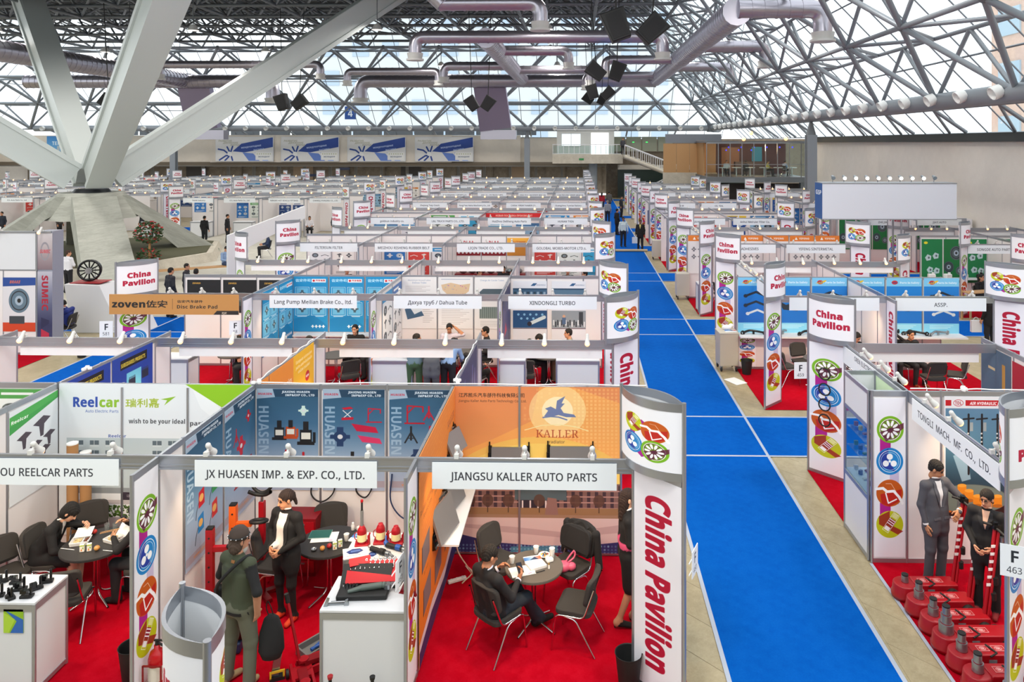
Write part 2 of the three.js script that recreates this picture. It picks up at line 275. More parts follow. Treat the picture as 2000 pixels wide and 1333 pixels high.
// hall floodlights hung below the roof frame
function floodlight(x, y, d, label) {
  const g = thing('hall_floodlight', label, 'lamp', [x, y, -d], 0, 'floodlights under the roof');
  part(g, 'hanger', bar([0, 0.35, 0], [0, 2.2, 0], 0.03, 5), M.frameDark);
  part(g, 'housing', lathe([[0.1, 0.4], [0.22, 0.3], [0.34, 0.02], [0.36, 0]], 14), M.lamp);
  part(g, 'lens', cyl(0.33, 0.33, 0.03, 0, 0.02, 0, 14), M.glowWhite);
  const l = new THREE.SpotLight('#fffaf4', FLOOD, 0, 1.5, 0.5); l.position.set(0, -0.05, 0); l.target.position.set(0, -10, 0); l.shadow.radius = 40; l.castShadow = true; g.add(l, l.target);
}
const FLOOD = 185;
let fl = 0;
for (const d of [3, 14, 25, 36, 47, 58, 69]) for (const x of [9, -2, -13, -25, -38, -50]) { const y = 13.4; fl++;
  floodlight(x, y, d, `white bell floodlight ${['by the glass slope', 'over the long booth rows', 'above the side aisle', 'above concrete column legs', 'beyond the column legs', 'far past the column legs'][[9, -2, -13, -25, -38, -50].indexOf(x)]}, ${['first', 'second', 'third', 'fourth', 'fifth', 'sixth', 'seventh'][(d - 3) / 11]} line from the gallery`); }

// ---------------------------------------------------------------- concrete base and the four inclined steel legs
const concrete = mat('#ffffff', 0.8); concrete.map = noiseTex(512, [164, 165, 155], 14, 1.5);
const BC = [-25.2, 37.4];
const cb = thing('column_base', 'pale splayed concrete column base with four sloping legs', 'column base', [BC[0], 0, -BC[1]]);
function wedge(a, tipR, footR, wTop, wFoot, hTop, hFoot) {               // one sloping leg of the base
  const c = Math.cos(a), s = Math.sin(a), P = (r, w, y) => [r * c - w * s, y, r * s + w * c];
  const f = [P(footR, -wFoot, 0), P(footR, wFoot, 0), P(footR - 1.1, wFoot, 0), P(footR - 1.1, -wFoot, 0)];
  const v = [P(0.2, -wTop, hTop), P(0.2, wTop, hTop), P(tipR, wTop, hTop), P(tipR, -wTop, hTop), P(footR, wFoot, hFoot), P(footR, -wFoot, hFoot), P(footR, wFoot, 0), P(footR, -wFoot, 0), P(footR - 1.6, wFoot, 0), P(footR - 1.6, -wFoot, 0), P(2.0, wTop * 1.1, hTop - 1.1), P(2.0, -wTop * 1.1, hTop - 1.1)];
  const F = [[0, 1, 2, 3], [3, 2, 4, 5], [5, 4, 6, 7], [7, 6, 8, 9], [9, 8, 10, 11], [2, 1, 10], [2, 10, 8], [2, 8, 4], [4, 8, 6], [3, 5, 9], [5, 7, 9], [3, 9, 11], [3, 11, 0]];
  const pos = [], uv = []; for (const q of F) for (let i = 2; i < q.length; i++) for (const t of [q[0], q[i - 1], q[i]]) { pos.push(...v[t]); uv.push((v[t][0] + v[t][2]) / 4, v[t][1] / 4 + v[t][0] / 6); }
  const g = new THREE.BufferGeometry(); g.setAttribute('position', new THREE.Float32BufferAttribute(pos, 3)); g.setAttribute('uv', new THREE.Float32BufferAttribute(uv, 2)); g.computeVertexNormals(); return g;
}
for (const [a, r, w] of [[0.9, 9.5, 1.0], [0.93 - Math.PI / 2, 5.9, 1.0], [0.93 + Math.PI / 2, 5.9, 1.0], [0.93 + Math.PI, 5.9, 1.0]]) part(cb, 'leg', wedge(a, 1.55, r, 0.95, w, 3.4, 0.25), concrete);
part(cb, 'cap', cyl(1.5, 2.3, 1.3, 0, 2.9, 0, 8), concrete);
part(cb, 'pivot', cyl(0.75, 0.95, 0.25, 0, 3.6, 0, 14), mat('#33363a', 0.5, 0.4));
part(cb, 'plinth', worldUV(cyl(6.3, 6.5, 0.45, 0, 0.22, 0, 8), 2), stonePale);
part(cb, 'planting_bed', cyl(6.0, 6.0, 0.1, 0, 0.42, 0, 8), mat('#4c4b33', 0.95));
const legSteel = mat('#cbd2d0', 0.42, 0.1);
const il = thing('inclined_column', 'four splayed pale green steel legs rising from the concrete base', 'column', [BC[0], 3.75, -BC[1]]);
for (const [ux, ud] of [[0.70, -0.66], [0.71, 0.66], [-0.70, 0.66], [-0.71, -0.66]]) {
  const len = 21, m = 0.7, a = V(ux * 0.9, m * 0.9, -ud * 0.9), b = V(ux * len, m * len, -ud * len), dir = b.clone().sub(a).normalize(), side = V(0, 1, 0).cross(dir).normalize(), up = dir.clone().cross(side).normalize();
  const prism = (w0, h0, w1, h1, offU = 0, offS = 0) => { const g = new THREE.BoxGeometry(1, 1, 1), p = g.attributes.position; for (let i = 0; i < p.count; i++) { const t = p.getZ(i) > 0 ? 1 : 0, w = t ? w1 : w0, h = t ? h1 : h0, q = (t ? b : a).clone().addScaledVector(side, p.getX(i) * w + offS * (t ? w1 / w0 : 1)).addScaledVector(up, p.getY(i) * h + offU); p.setXYZ(i, q.x, q.y, q.z); } g.computeVertexNormals(); return g; };
  const leg = part(il, 'leg', prism(0.95, 1.05, 1.35, 1.7), legSteel);
  for (const s of [-1, 1]) part(leg, 'flange', prism(1.15, 0.22, 1.55, 0.28, s * 0.6), legSteel);
}

// ---------------------------------------------------------------- ducts, loudspeakers
function ribbed(a, b, r) { const l = V(...a).distanceTo(V(...b)), n = Math.max(3, Math.round(l / 0.55)), L = []; L.push(bar(a, b, r, 16)); for (let i = 0; i <= n; i++) { const t = i / n, p = a.map((v, k) => v + (b[k] - v) * t), e = a.map((v, k) => (b[k] - v) / l * 0.05); L.push(bar(p.map((v, k) => v - e[k]), p.map((v, k) => v + e[k]), r * 1.05, 14)); } return mg(L); }
const grill = (x, y, z, r) => mg([cyl(r * 1.25, r * 1.05, 0.35, x, y - 0.1, z, 14), cyl(r * 1.35, r * 1.35, 0.1, x, y - 0.3, z, 14)]);
function outlet(name, label, a, b, r, ends = 'b') {
  const g = thing(name, label, 'air duct'); part(g, 'pipe', ribbed(a, b, r), M.duct);
  for (const [e, o, k] of [[b, a, 'b'], [a, b, 'a']]) if (ends.includes(k)) { const dir = V(...e).sub(V(...o)).normalize(); const t = V(...e), q = [t.x + dir.x * r * 2.2, t.y, t.z + dir.z * r * 2.2];
    part(g, 'elbow', bent([e, q, [q[0], q[1] - r * 2.6, q[2]]], r * 1.6, r, 12), M.duct); part(g, 'grille', grill(q[0], q[1] - r * 2.7, q[2], r), M.lamp); }
  return g;
}
outlet('trunk_duct', 'long ribbed silver duct running across below the far glass slope', [-19, 11.9, -68], [7.1, 11.9, -68], 0.62, 'a');
outlet('branch_duct', 'ribbed silver duct running forward from middle of long cross duct', [-5.2, 12, -67.8], [-5.2, 12, -41], 0.55, '');
outlet('outlet_duct', 'silver cross duct with two downturned grilles above the main aisle', [-8.4, 12.05, -41], [3.9, 12.05, -41], 0.36, 'ab');
outlet('outlet_duct', 'short silver outlet duct on branch beyond the twin-grille duct', [-5, 12, -47], [-1.3, 12, -47], 0.3, 'b');
outlet('outlet_duct', 'short silver outlet duct pointing to the concrete legs side', [-5.4, 12, -56], [-9.6, 12, -56], 0.34, 'b');
outlet('outlet_duct', 'short silver outlet duct pointing to the aisle, near cross duct', [-5, 12, -59], [0.2, 12, -59], 0.34, 'b');
outlet('branch_duct', 'ribbed silver duct running forward beneath the wall-side glass slope', [7.1, 12, -67.8], [7.1, 12, -33], 0.62, '');
outlet('outlet_duct', 'fat silver outlet at forward end of the wall-side duct', [7.2, 12.1, -33], [10, 12.1, -33], 0.42, 'b');
outlet('outlet_duct', 'silver outlet on wall-side duct towards the glass slope', [7.2, 12, -45], [10.6, 12, -45], 0.36, 'b');
outlet('outlet_duct', 'silver outlet by the stair end of wall-side duct', [7.2, 12, -57], [11, 12, -57], 0.36, 'b');
outlet('outlet_duct', 'silver outlet on wall-side duct pointing over the aisle', [7, 12, -52], [2.6, 12, -52], 0.32, 'b');
outlet('outlet_duct', 'silver outlet at wall-side duct corner pointing over the aisle', [7, 12, -64], [1.4, 12, -64], 0.34, 'b');
outlet('branch_duct', 'ribbed silver duct behind the splayed steel legs', [-37, 12, -69], [-37, 12, -44], 0.7, '');
outlet('trunk_duct', 'ribbed silver cross duct behind the splayed steel legs', [-52, 11.9, -68], [-30, 11.9, -68], 0.62, 'b');
outlet('outlet_duct', 'long thin silver outlet between the splayed steel legs', [-34, 12.6, -60], [-22, 12.6, -60], 0.32, 'ab');
outlet('outlet_duct', 'silver outlet near top of the gallery banners', [-19, 12.2, -62], [-12.6, 12.2, -62], 0.32, 'ab');
outlet('outlet_duct', 'silver outlet at front end of middle branch duct overhead', [-6.5, 12.7, -34.5], [-2.6, 12.7, -34.5], 0.36, 'b');
outlet('branch_duct', 'slanting silver duct overhead at top of the hall', [-8.4, 14.6, -34.5], [-6.4, 12.7, -34.5], 0.42, '');
for (const [x, label] of [[-8.9, 'wide flat purple-grey drop duct over the main gallery'], [-37.2, 'wide flat purple-grey drop duct beside the splayed legs']]) {
  const g = thing('drop_duct', label, 'air duct', [x, 0, -68.35]);
  part(g, 'shaft', mg([box(3, 4.4, 0.8, 0.7, 9.6, -1.4, 0, 0.18, 0.12)]), mat('#8f849a', 0.35, 0.6)); part(g, 'shoulder', extrude([[-2.2, 12.1], [2.4, 12.1], [2.0, 11.3], [-1.0, 11.3]], 0.9).translate(0, 0, -0.9), mat('#8f849a', 0.35, 0.6));
  part(g, 'foot', box(3.4, 0.9, 1, 1.2, 6.9, -2.2), M.duct);
}
function speaker(x, y, d, s, tilt, label) {
  const g = thing('loudspeaker', label, 'loudspeaker', [x, y, -d], 0); const a = extrude([[-0.28, -0.45], [0.28, -0.45], [0.36, 0.45], [-0.36, 0.45]], 0.5, 0.03).scale(s, s, s).translate(0, 0, -0.25 * s).rotateZ(tilt);
  part(g, 'cabinet', a, M.black); part(g, 'front_grille', box(0.5 * s, 0.8 * s, 0.03 * s, 0, 0, 0.28 * s, 0, 0, tilt), mat('#232324', 0.9));
  part(g, 'cable', bar([0, 0.3 * s, 0], [Math.sin(-tilt) * 0.4 * s, 15.4 - y, 0], 0.025 * s, 5), M.black);
}
const sp = (px, y, d, X) => X;
for (const [x, y, d, s, t, l] of [[1.55, 10.9, 30, 1.3, 0.35, 'big black loudspeaker hanging over the aisle, tilted back'], [3.0, 10.75, 30, 1.2, -0.8, 'big black loudspeaker hanging over the aisle, tipped sideways'], [1.0, 10.2, 42, 1.1, 0.9, 'middle black loudspeaker over the aisle, lying flat'], [2.2, 10.2, 42, 1.1, -0.35, 'middle black loudspeaker over the aisle, nearly upright'],
  [0.95, 9.6, 50, 1, 0.3, 'small black loudspeaker low over the aisle, upright'], [2.0, 9.5, 50, 0.9, -0.8, 'small black loudspeaker low over the aisle, slanting'], [0.75, 9.6, 58, 0.9, 0.9, 'smallest black loudspeaker over the aisle, leaning away'], [1.85, 9.55, 58, 0.9, -0.5, 'smallest black loudspeaker over the aisle, leaning in'],
  [-20.4, 8.9, 50, 1.1, 0.3, 'black loudspeaker by sloping steel leg, upright'], [-19.2, 8.9, 50, 1.0, -0.9, 'black loudspeaker by sloping steel leg, lying flat'], [-7.3, 8.8, 50, 1.0, 0.6, 'black loudspeaker before purple drop duct, leaning'], [-6.2, 8.8, 50, 1.0, -0.6, 'black loudspeaker before purple drop duct, tipped over'], [-31.2, 8.8, 48, 1.1, 0.9, 'black loudspeaker between the splayed legs, flat'], [-30.0, 8.6, 48, 0.9, -0.6, 'black loudspeaker between the splayed legs, tilted']]) speaker(x, y, d, s, t, l);

// ---------------------------------------------------------------- buildings outside the glass
function outside(name, label, x, y, d, w, h, t, m, rows, cols, paneM) { const g = thing(name, label, 'building', [x, y, -d]); part(g, 'wall', worldUV(box(w, h, t, 0, h / 2, 0), 3), m);
  for (let r = 0; r < rows; r++) for (let c = 0; c < cols; c++) part(g, 'window', BX(w > t ? w / cols * 0.55 : 0.3, h / rows * 0.5, w > t ? 0.3 : t / cols * 0.55), paneM, w > t ? [-w / 2 + (c + 0.5) * w / cols, (r + 0.5) * h / rows, t / 2] : [-w / 2, (r + 0.5) * h / rows, -t / 2 + (c + 0.5) * t / cols]); }
const brickPale = mat('#ffffff', 0.9); brickPale.map = noiseTex(128, [226, 196, 178], 10);
const blueGlass = mat('#b9d0de', 0.3);
outside('brick_building', 'pale brick building beyond the wall-side glass roof', 46, 0, 40, 14, 44, 60, brickPale, 9, 10, blueGlass);
outside('office_building', 'pale office block with blue windows beyond the far glass slope', -14, 0, 130, 60, 34, 16, mat('#d8dcdd', 0.8), 7, 12, mat('#b4c6d8', 0.3));
// ---------------------------------------------------------------- printed graphics
const R = (g, x, y, w, h, c) => { g.fillStyle = c; g.fillRect(x, y, w, h); };
const D = (g, x, y, r, c, ry = r, rot = 0) => { g.fillStyle = c; g.beginPath(); g.ellipse(x, y, r, ry, rot, 0, 7); g.fill(); };
const ring = (g, x, y, r, c, w, ry = r) => { g.strokeStyle = c; g.lineWidth = w; g.beginPath(); g.ellipse(x, y, r, ry, 0, 0, 7); g.stroke(); };
const L = (g, pts, c, w) => { g.strokeStyle = c; g.lineWidth = w; g.lineCap = 'round'; g.lineJoin = 'round'; g.beginPath(); pts.forEach((p, i) => (i ? g.lineTo(...p) : g.moveTo(...p))); g.stroke(); };
const Y = (g, pts, c) => { g.fillStyle = c; g.beginPath(); pts.forEach((p, i) => (i ? g.lineTo(...p) : g.moveTo(...p))); g.closePath(); g.fill(); };
const lin = (g, x0, y0, x1, y1, ...st) => { const q = g.createLinearGradient(x0, y0, x1, y1); st.forEach((c, i) => q.addColorStop(i / (st.length - 1), c)); return q; };
function T(g, s, x, y, size, c, { font = 'sans-serif', weight = '', align = 'center', max, sx = 1, rot = 0, edge } = {}) {
  g.save(); g.translate(x, y); if (rot) g.rotate(rot); g.font = `${weight} ${size}px ${font}`; g.textAlign = align; g.textBaseline = 'middle'; const w = g.measureText(s).width * sx; g.scale(max && w > max ? sx * max / w : sx, 1);
  g.fillStyle = c; if (edge) { g.strokeStyle = c; g.lineWidth = edge; g.lineJoin = 'round'; g.strokeText(s, 0, 0); } g.fillText(s, 0, 0); g.restore();
}
const HAN = {
  '瑞': '.5,2 3.5,2;.5,5 3.5,5;.2,8.6 3.9,8.2;2,2 2,8.3;7,.6 7,3.6;5,1.6 5,3.6 9,3.6;9,1.6 9,3.6;4.6,5 9.8,5;7,5 6.5,6.4;5,9.6 5,6.5 9.2,6.5 9.2,9.4;6.4,6.6 6.4,9;7.8,6.6 7.8,9',
  '利': '4.4,.8 1,1.8;.4,3.4 5.4,3.4;2.9,1.6 2.9,9.6;2.9,3.6 .4,7.2;3,4.2 5.2,6.4;7,2 7,7;9.2,.8 9.2,9 8.2,9.2',
  '嘉': '1,1.2 9,1.2;5,.2 5,2.4;2,2.5 8,2.5;2.6,3.6 7.4,3.6 7.4,5 2.6,5 2.6,3.6;3.4,5.2 3.8,6;6.6,5.2 6.2,6;.5,6.2 9.5,6.2;1,7.4 4,7.4 3.6,9.6;2.4,6.6 1.2,9.6;6,7.4 8.8,7.4 8.8,9.5 6,9.5 6,7.4',
  '佐': '2.4,.5 .4,4.4;1.6,3 1.6,9.6;3.4,2.6 9.6,2.6;6,.6 3,9.4;5,5.2 9.2,5.2;7.2,5.2 7.2,9;4.6,9.2 9.8,9.2', '安': '5,.2 5,1.6;.8,3.4 .8,2 9.2,2 9.2,3.4;4.6,3.6 2.6,6.8 7.8,9.6;7,5 1.2,9.4;.4,5.2 9.6,5.2',
  '江': '1,1 2.4,2.2;.4,4 1.8,5;.6,9 2.8,6;4,2 9.4,2;6.7,2 6.7,8.8;3.4,8.8 9.8,8.8', '苏': '.6,2 9.4,2;3.4,.6 3.4,3;6.6,.6 6.6,3;1.6,4.4 7.4,4.4 7,9;4.4,3.4 1.2,9.4;1.4,6 .8,7.6;8.4,6 9.4,7.6', '凯': '2.8,.6 2.8,3;.8,1.4 .8,3 4.8,3 4.8,1.4;.8,4.4 4.6,4.4 4.6,6 .8,6 .8,9 4.8,8;6.2,9.4 6.4,1.4 8.6,1.4 8.6,9 9.8,9', '乐': '7.6,1 2,2 1.6,5 8.8,5;5,3 5,9.2;2.6,6.6 1,8.6;7,6.6 9,8.6',
  '汽': '1,1 2.2,2.2;.5,4 1.8,5;.6,9 2.6,6;5,.5 3.4,3;4.6,1.8 9.4,1.8;4.4,3.4 8.6,3.4;3.8,5 8.2,5 8.6,9 9.8,9', '车': '1.6,1.8 8.6,1.8;4,.4 2.2,4.6 8.6,4.6;.6,6.8 9.6,6.8;5.4,3 5.4,9.8', '部': '3,.4 3,1.6;.8,1.8 5.2,1.8;.4,4.2 5.6,4.2;1.2,5.6 4.8,5.6 4.8,9 1.2,9 1.2,5.6;6.8,9.8 6.8,1 9,1 7.8,4 9.4,6.4 7.6,7', '件': '2.4,.5 .4,4.4;1.6,3 1.6,9.6;4.6,1 3.6,4;4.4,2.8 9.2,2.8;3.2,5.6 9.8,5.6;6.6,.6 6.6,9.8',
  '科': '4,.6 1,1.6;.4,3.4 5,3.4;2.7,1.4 2.7,9.6;2.6,3.8 .4,7;5.8,1.6 6.8,2.6;5.6,4 6.6,5;5.2,7 9.8,6.2;8.2,.6 8.2,9.6', '技': '.4,3 4,3;2.2,.6 2.2,9 1.2,8.6;.4,6.4 4,5.2;4.6,2.6 9.6,2.6;7,.6 7,4.6;5,4.6 8.8,4.6 4.4,9.6;5.6,5.6 9.6,9.6', '有': '.6,2.4 9.4,2.4;4.6,.4 .6,6;3.4,9.8 3.4,4 8.2,4 8.2,9.4;3.4,5.8 8.2,5.8;3.4,7.4 8.2,7.4', '限': '1,9.8 1,1 3.2,1 2,4 3.4,6.4 1.6,7;4.8,1 8.8,1 8.8,4.8 4.8,4.8 4.8,9 6.6,8;4.8,2.8 8.8,2.8;6.4,5 9.8,9.4;9.2,5.6 7.6,7', '公': '3.6,1 .8,5;6.2,1 9.4,5;4.6,4.6 2,8.8 8,8.2;6.6,6.6 8.4,9.4', '司': '1,1.2 8.6,1.2 8.6,9 7.4,9.2;.8,3.4 6.2,3.4;1.6,5 5.6,5 5.6,8 1.6,8 1.6,5',
};
function han(g, s, x, y, size, c, w = 0.09) { [...s].forEach((ch, i) => (HAN[ch] || '').split(';').forEach((st) => L(g, st.split(' ').map((p) => { const [a, b] = p.split(','); return [x + i * size * 1.08 + a * size / 10, y + b * size / 10]; }), c, size * w))); }

// the pavilion's emblem discs
function wheelDisc(g, x, y, r) { D(g, x, y, r, '#79b51c'); ring(g, x, y, r * 0.78, '#fff', r * 0.05); Y(g, [[x - r * 0.78, y + r * 0.2], [x + r, y - r * 0.5], [x + r, y - r * 0.1], [x - r * 0.3, y + r * 0.9]], 'rgba(90,10,60,.75)'); for (let i = 0; i < 10; i++) { const a = i * 0.628; D(g, x + Math.cos(a) * r * 0.48, y + Math.sin(a) * r * 0.48, r * 0.24, '#fff', r * 0.1, a); } ring(g, x, y, r * 0.72, '#5b1b3d', r * 0.05); D(g, x, y, r * 0.13, '#5b1b3d'); for (let i = 0; i < 10; i++) { const a = i * 0.628 + 0.31; L(g, [[x, y], [x + Math.cos(a) * r * 0.7, y + Math.sin(a) * r * 0.7]], '#5b1b3d', r * 0.045); } }
function gaugeDisc(g, x, y, r) { D(g, x, y, r, '#1583c9'); Y(g, [[x - r * 0.75, y - r * 0.6], [x - r * 0.1, y - r * 0.95], [x - r * 0.1, y], [x + r * 0.5, y + r * 0.8], [x - r * 0.7, y + r * 0.4]], 'rgba(35,30,140,.7)'); ring(g, x, y, r * 0.8, '#fff', r * 0.04); ring(g, x, y, r * 0.66, '#cfe6f7', r * 0.03); for (const a of [-1.57, 0.52, 2.62]) D(g, x + Math.cos(a) * r * 0.34, y + Math.sin(a) * r * 0.34, r * 0.23, '#fff'); D(g, x, y, r * 0.1, '#fff'); }
function pumpDisc(g, x, y, r) { D(g, x, y, r, '#c75a12'); Y(g, [[x - r * 0.7, y + r * 0.1], [x + r * 0.9, y - r * 0.3], [x + r * 0.85, y + r * 0.5], [x, y + r], [x - r * 0.6, y + r * 0.8]], 'rgba(190,15,20,.75)'); L(g, [[x - r, y - r * 0.3], [x - r * 0.5, y - r * 0.35], [x - r * 0.2, y - r * 0.1], [x + r * 0.3, y - r * 0.15], [x + r * 0.7, y + r * 0.3], [x + r * 0.95, y + r * 0.75]], '#fff', r * 0.2); L(g, [[x - r * 0.3, y], [x - r * 0.1, y + r * 0.75], [x + r * 0.5, y + r * 0.45]], '#fff', r * 0.1); L(g, [[x - r * 0.3, y - r * 0.7], [x + r * 0.1, y - r * 0.7], [x + r * 0.6, y + r * 0.1]], '#f6d9c5', r * 0.03); }
function plugDisc(g, x, y, r) { D(g, x, y, r, '#c3c913'); Y(g, [[x - r * 0.8, y - r * 0.6], [x, y - r], [x, y], [x + r, y + r * 0.5], [x + r * 0.6, y + r * 0.75], [x - r * 0.8, y]], 'rgba(150,10,30,.75)'); g.save(); g.translate(x, y); g.rotate(0.6); R(g, -r * 0.2, -r * 0.9, r * 0.4, r * 0.35, '#e8eb9a'); R(g, -r * 0.28, -r * 0.45, r * 0.56, r * 0.5, '#8c0f28'); for (let i = 0; i < 3; i++) R(g, -r * 0.24, -r * 0.4 + i * r * 0.17, r * 0.48, r * 0.07, '#fff'); R(g, -r * 0.2, r * 0.2, r * 0.4, r * 0.3, '#fff'); g.strokeStyle = '#fff'; g.lineWidth = r * 0.03; g.strokeRect(-r * 0.25, -r * 0.9, r * 0.5, r * 1.5); g.restore(); }
const finDiscs = print(128, 660, (g, w, h) => { R(g, 0, 0, w, h, '#efeef3'); const r = 56; for (const [a, b] of [[160, 300], [420, 560]]) R(g, w * 0.18, a, w * 0.35, b - a, '#b21c8c'); R(g, w * 0.5, 290, w * 0.3, 150, 'rgba(180,160,200,.6)'); wheelDisc(g, 66, 130, r); gaugeDisc(g, 64, 262, r); pumpDisc(g, 64, 394, r); plugDisc(g, 64, 524, r); });
const finText = print(128, 660, (g, w, h) => { R(g, 0, 0, w, h, '#eceaf0'); T(g, 'China Pavilion', w * 0.5, h * 0.5, 88, '#b1002f', { weight: 'bold', rot: Math.PI / 2, max: 610, edge: 5, sx: 0.9 }); });
const headText = print(256, 288, (g, w, h) => { R(g, 0, 0, w, h, '#efeef2'); T(g, 'China', w * 0.52, h * 0.36, 66, '#b3123a', { weight: 'bold', sx: 0.8, edge: 5 }); T(g, 'Pavilion', w * 0.53, h * 0.62, 66, '#b3123a', { weight: 'bold', sx: 0.8, edge: 5, max: 205 }); });
const headDiscs = print(256, 288, (g, w, h) => { R(g, 0, 0, w, h, '#f1f0f4'); Y(g, [[70, 100], [125, 70], [190, 115], [190, 200], [125, 240], [70, 200]], '#a8178c'); Y(g, [[95, 118], [125, 100], [165, 130], [165, 190], [125, 212], [95, 190]], '#f1f0f4'); plugDisc(g, 84, 95, 42); pumpDisc(g, 170, 112, 48); gaugeDisc(g, 82, 188, 46); wheelDisc(g, 170, 200, 48); });
const plateTexts = new Map();
const plate = (n) => { if (!plateTexts.has(n)) plateTexts.set(n, print(96, 120, (g, w, h) => { R(g, 0, 0, w, h, '#eef0f2'); T(g, 'F', w / 2, h * 0.36, 62, '#20242c', { weight: 'bold' }); T(g, n, w / 2, h * 0.78, 32, '#20242c', { max: 80 }); })); return plateTexts.get(n); };
const fasciaPrints = new Map();
function fasciaPrint(text, big, size = 0.42, left) { const k = text + big + size; if (!fasciaPrints.has(k)) fasciaPrints.set(k, print(big ? 620 : 300, big ? 88 : 44, (g, w, h) => { R(g, 0, 0, w, h, '#e9edef'); text.split('\n').forEach((t, i, a) => T(g, t, left ? w * left : w / 2, h * (i + 0.5 + (a.length > 1 ? 0 : 0.02)) / a.length, h * size, '#23262e', { max: w * 0.9, edge: big ? 0.8 : 0.4 })); })); return fasciaPrints.get(k); }
const plainPaper = print(8, 8, (g, w, h) => R(g, 0, 0, w, h, '#e3e5e4'));

// ---------------------------------------------------------------- stand building system
const P25 = 2.5, postGeo = new THREE.CylinderGeometry(0.021, 0.021, P25, 8), tallPost = new THREE.CylinderGeometry(0.024, 0.024, 3.32, 8);
function boardAt(parent, x, y, z, ry, w, h, t, name = 'poster', off = 0.02) { const m = part(parent, name, sheetBoard(w, h, t, 0.006), t.mat); m.position.set(x + Math.sin(ry) * off, y, z + Math.cos(ry) * off); m.rotation.y = ry; return m; }
function wallRun(parent, x0, z0, x1, z1, cuts, m = M.panel) {             // posts, boards and rails between (x0,z0) and (x1,z1); cuts: distances of the posts
  const len = Math.hypot(x1 - x0, z1 - z0), ry = Math.atan2(-(z1 - z0), x1 - x0), at = (s) => [x0 + (x1 - x0) * s / len, z0 + (z1 - z0) * s / len];
  for (const s of cuts) { const [x, z] = at(s); part(parent, 'post', postGeo, M.alu, [x, P25 / 2, z]); }
  for (let i = 1; i < cuts.length; i++) { const [x, z] = at((cuts[i] + cuts[i - 1]) / 2), w = cuts[i] - cuts[i - 1] - 0.036; part(parent, 'wall_panel', BX(w, 2.36, 0.014), m, [x, 1.24, z], ry); }
  const [mx, mz] = at((cuts[0] + cuts[cuts.length - 1]) / 2), l = cuts[cuts.length - 1] - cuts[0] - 0.03;
  part(parent, 'top_rail', BX(l, 0.075, 0.034), M.alu, [mx, 2.455, mz], ry); part(parent, 'bottom_rail', BX(l, 0.06, 0.03), M.alu, [mx, 0.04, mz], ry);
}
const steps = (len) => { const c = [0]; let s = 0; while (s + 0.99 < len + 0.01) c.push(s += 0.99); if (len - s > 0.1) c.push(len); return c; };
function boothShell(o) {
  // o: x0, x1, back, s (-1 front faces the gallery), walls: {left, right, back}, label, fascia text, big
  const far = o.back > 36, xc = (o.x0 + o.x1) / 2, w = o.x1 - o.x0, s = o.s, g = thing('exhibition_stand', o.label, 'trade stand', [xc, 0, -o.back]);
  g.userData.group = undefined; delete g.userData.group;
  const fz = -s * 2.5, wz = -s * 3.0, hw = w / 2;
  if (far) {
    if (o.back_wall !== false) part(g, 'back_wall', BX(w, 2.5, 0.02), M.panel, [0, 1.25, 0]);
    if (o.left !== false) part(g, 'side_wall', BX(0.02, 2.5, 2.96), M.panel, [-hw, 1.25, wz / 2]);
    if (o.right) part(g, 'side_wall', BX(0.02, 2.5, 2.96), M.panel, [hw, 1.25, wz / 2]);
    part(g, 'rail', mg([...(o.back_wall !== false ? [box(w, 0.08, 0.05, 0, 2.47, 0)] : []), box(0.05, 0.08, 3, -hw, 2.47, wz / 2), box(0.05, 2.5, 0.05, -hw, 1.25, fz), box(0.05, 2.5, 0.05, -hw, 1.25, wz)]), M.alu);
  } else {
    if (o.back_wall !== false) wallRun(g, -hw, 0, hw - (o.openEnd || 0), 0, steps(w - (o.openEnd || 0)));
    const cuts = [0, 0.99, 1.98, 2.5, 3.0];
    if (o.left !== false) wallRun(g, -hw, 0, -hw, wz, o.leftCuts || cuts);
    if (o.right) wallRun(g, hw, 0, hw, wz, o.rightCuts || cuts);
  }
  const fx0 = -hw, fx1 = hw - (o.corner ? 0.5 : 0), fx = o.cornerL ? fx0 + 0.5 : fx0, bw = fx1 - fx;
  part(g, 'fascia_beam', far ? BX(bw, 0.16, 0.03) : mg([box(bw, 0.16, 0.022, 0, 0, 0), box(bw, 0.022, 0.036, 0, 0.07, 0), box(bw, 0.02, 0.036, 0, -0.03, 0), box(bw, 0.02, 0.036, 0, -0.07, 0)]), M.alu, [(fx + fx1) / 2, 2.42, fz]);
  if (o.text !== null) { const fw = 2.09, t = fasciaPrint(o.text || ' ', !far, o.tsize); const b = part(g, 'name_board', sheetBoard(fw, 0.3, t, 0.012), t.mat, [(fx + fx1) / 2 + (o.fshift || 0), 2.31, fz - s * 0.03], s < 0 ? 0 : Math.PI); }
  if (!far && o.floor !== false) part(g, 'red_carpet', worldUV(box(w + (o.corner ? 0.1 : 0), 0.006, 3.06, o.corner ? 0.05 : 0, 0.006, wz / 2), 0.6), redCarpet);
  else if (o.floor !== false && o.back < 47) part(g, 'red_carpet', BX(w, 0.006, 3), redCarpet, [0, 0.006, wz / 2]);
  return g;
}
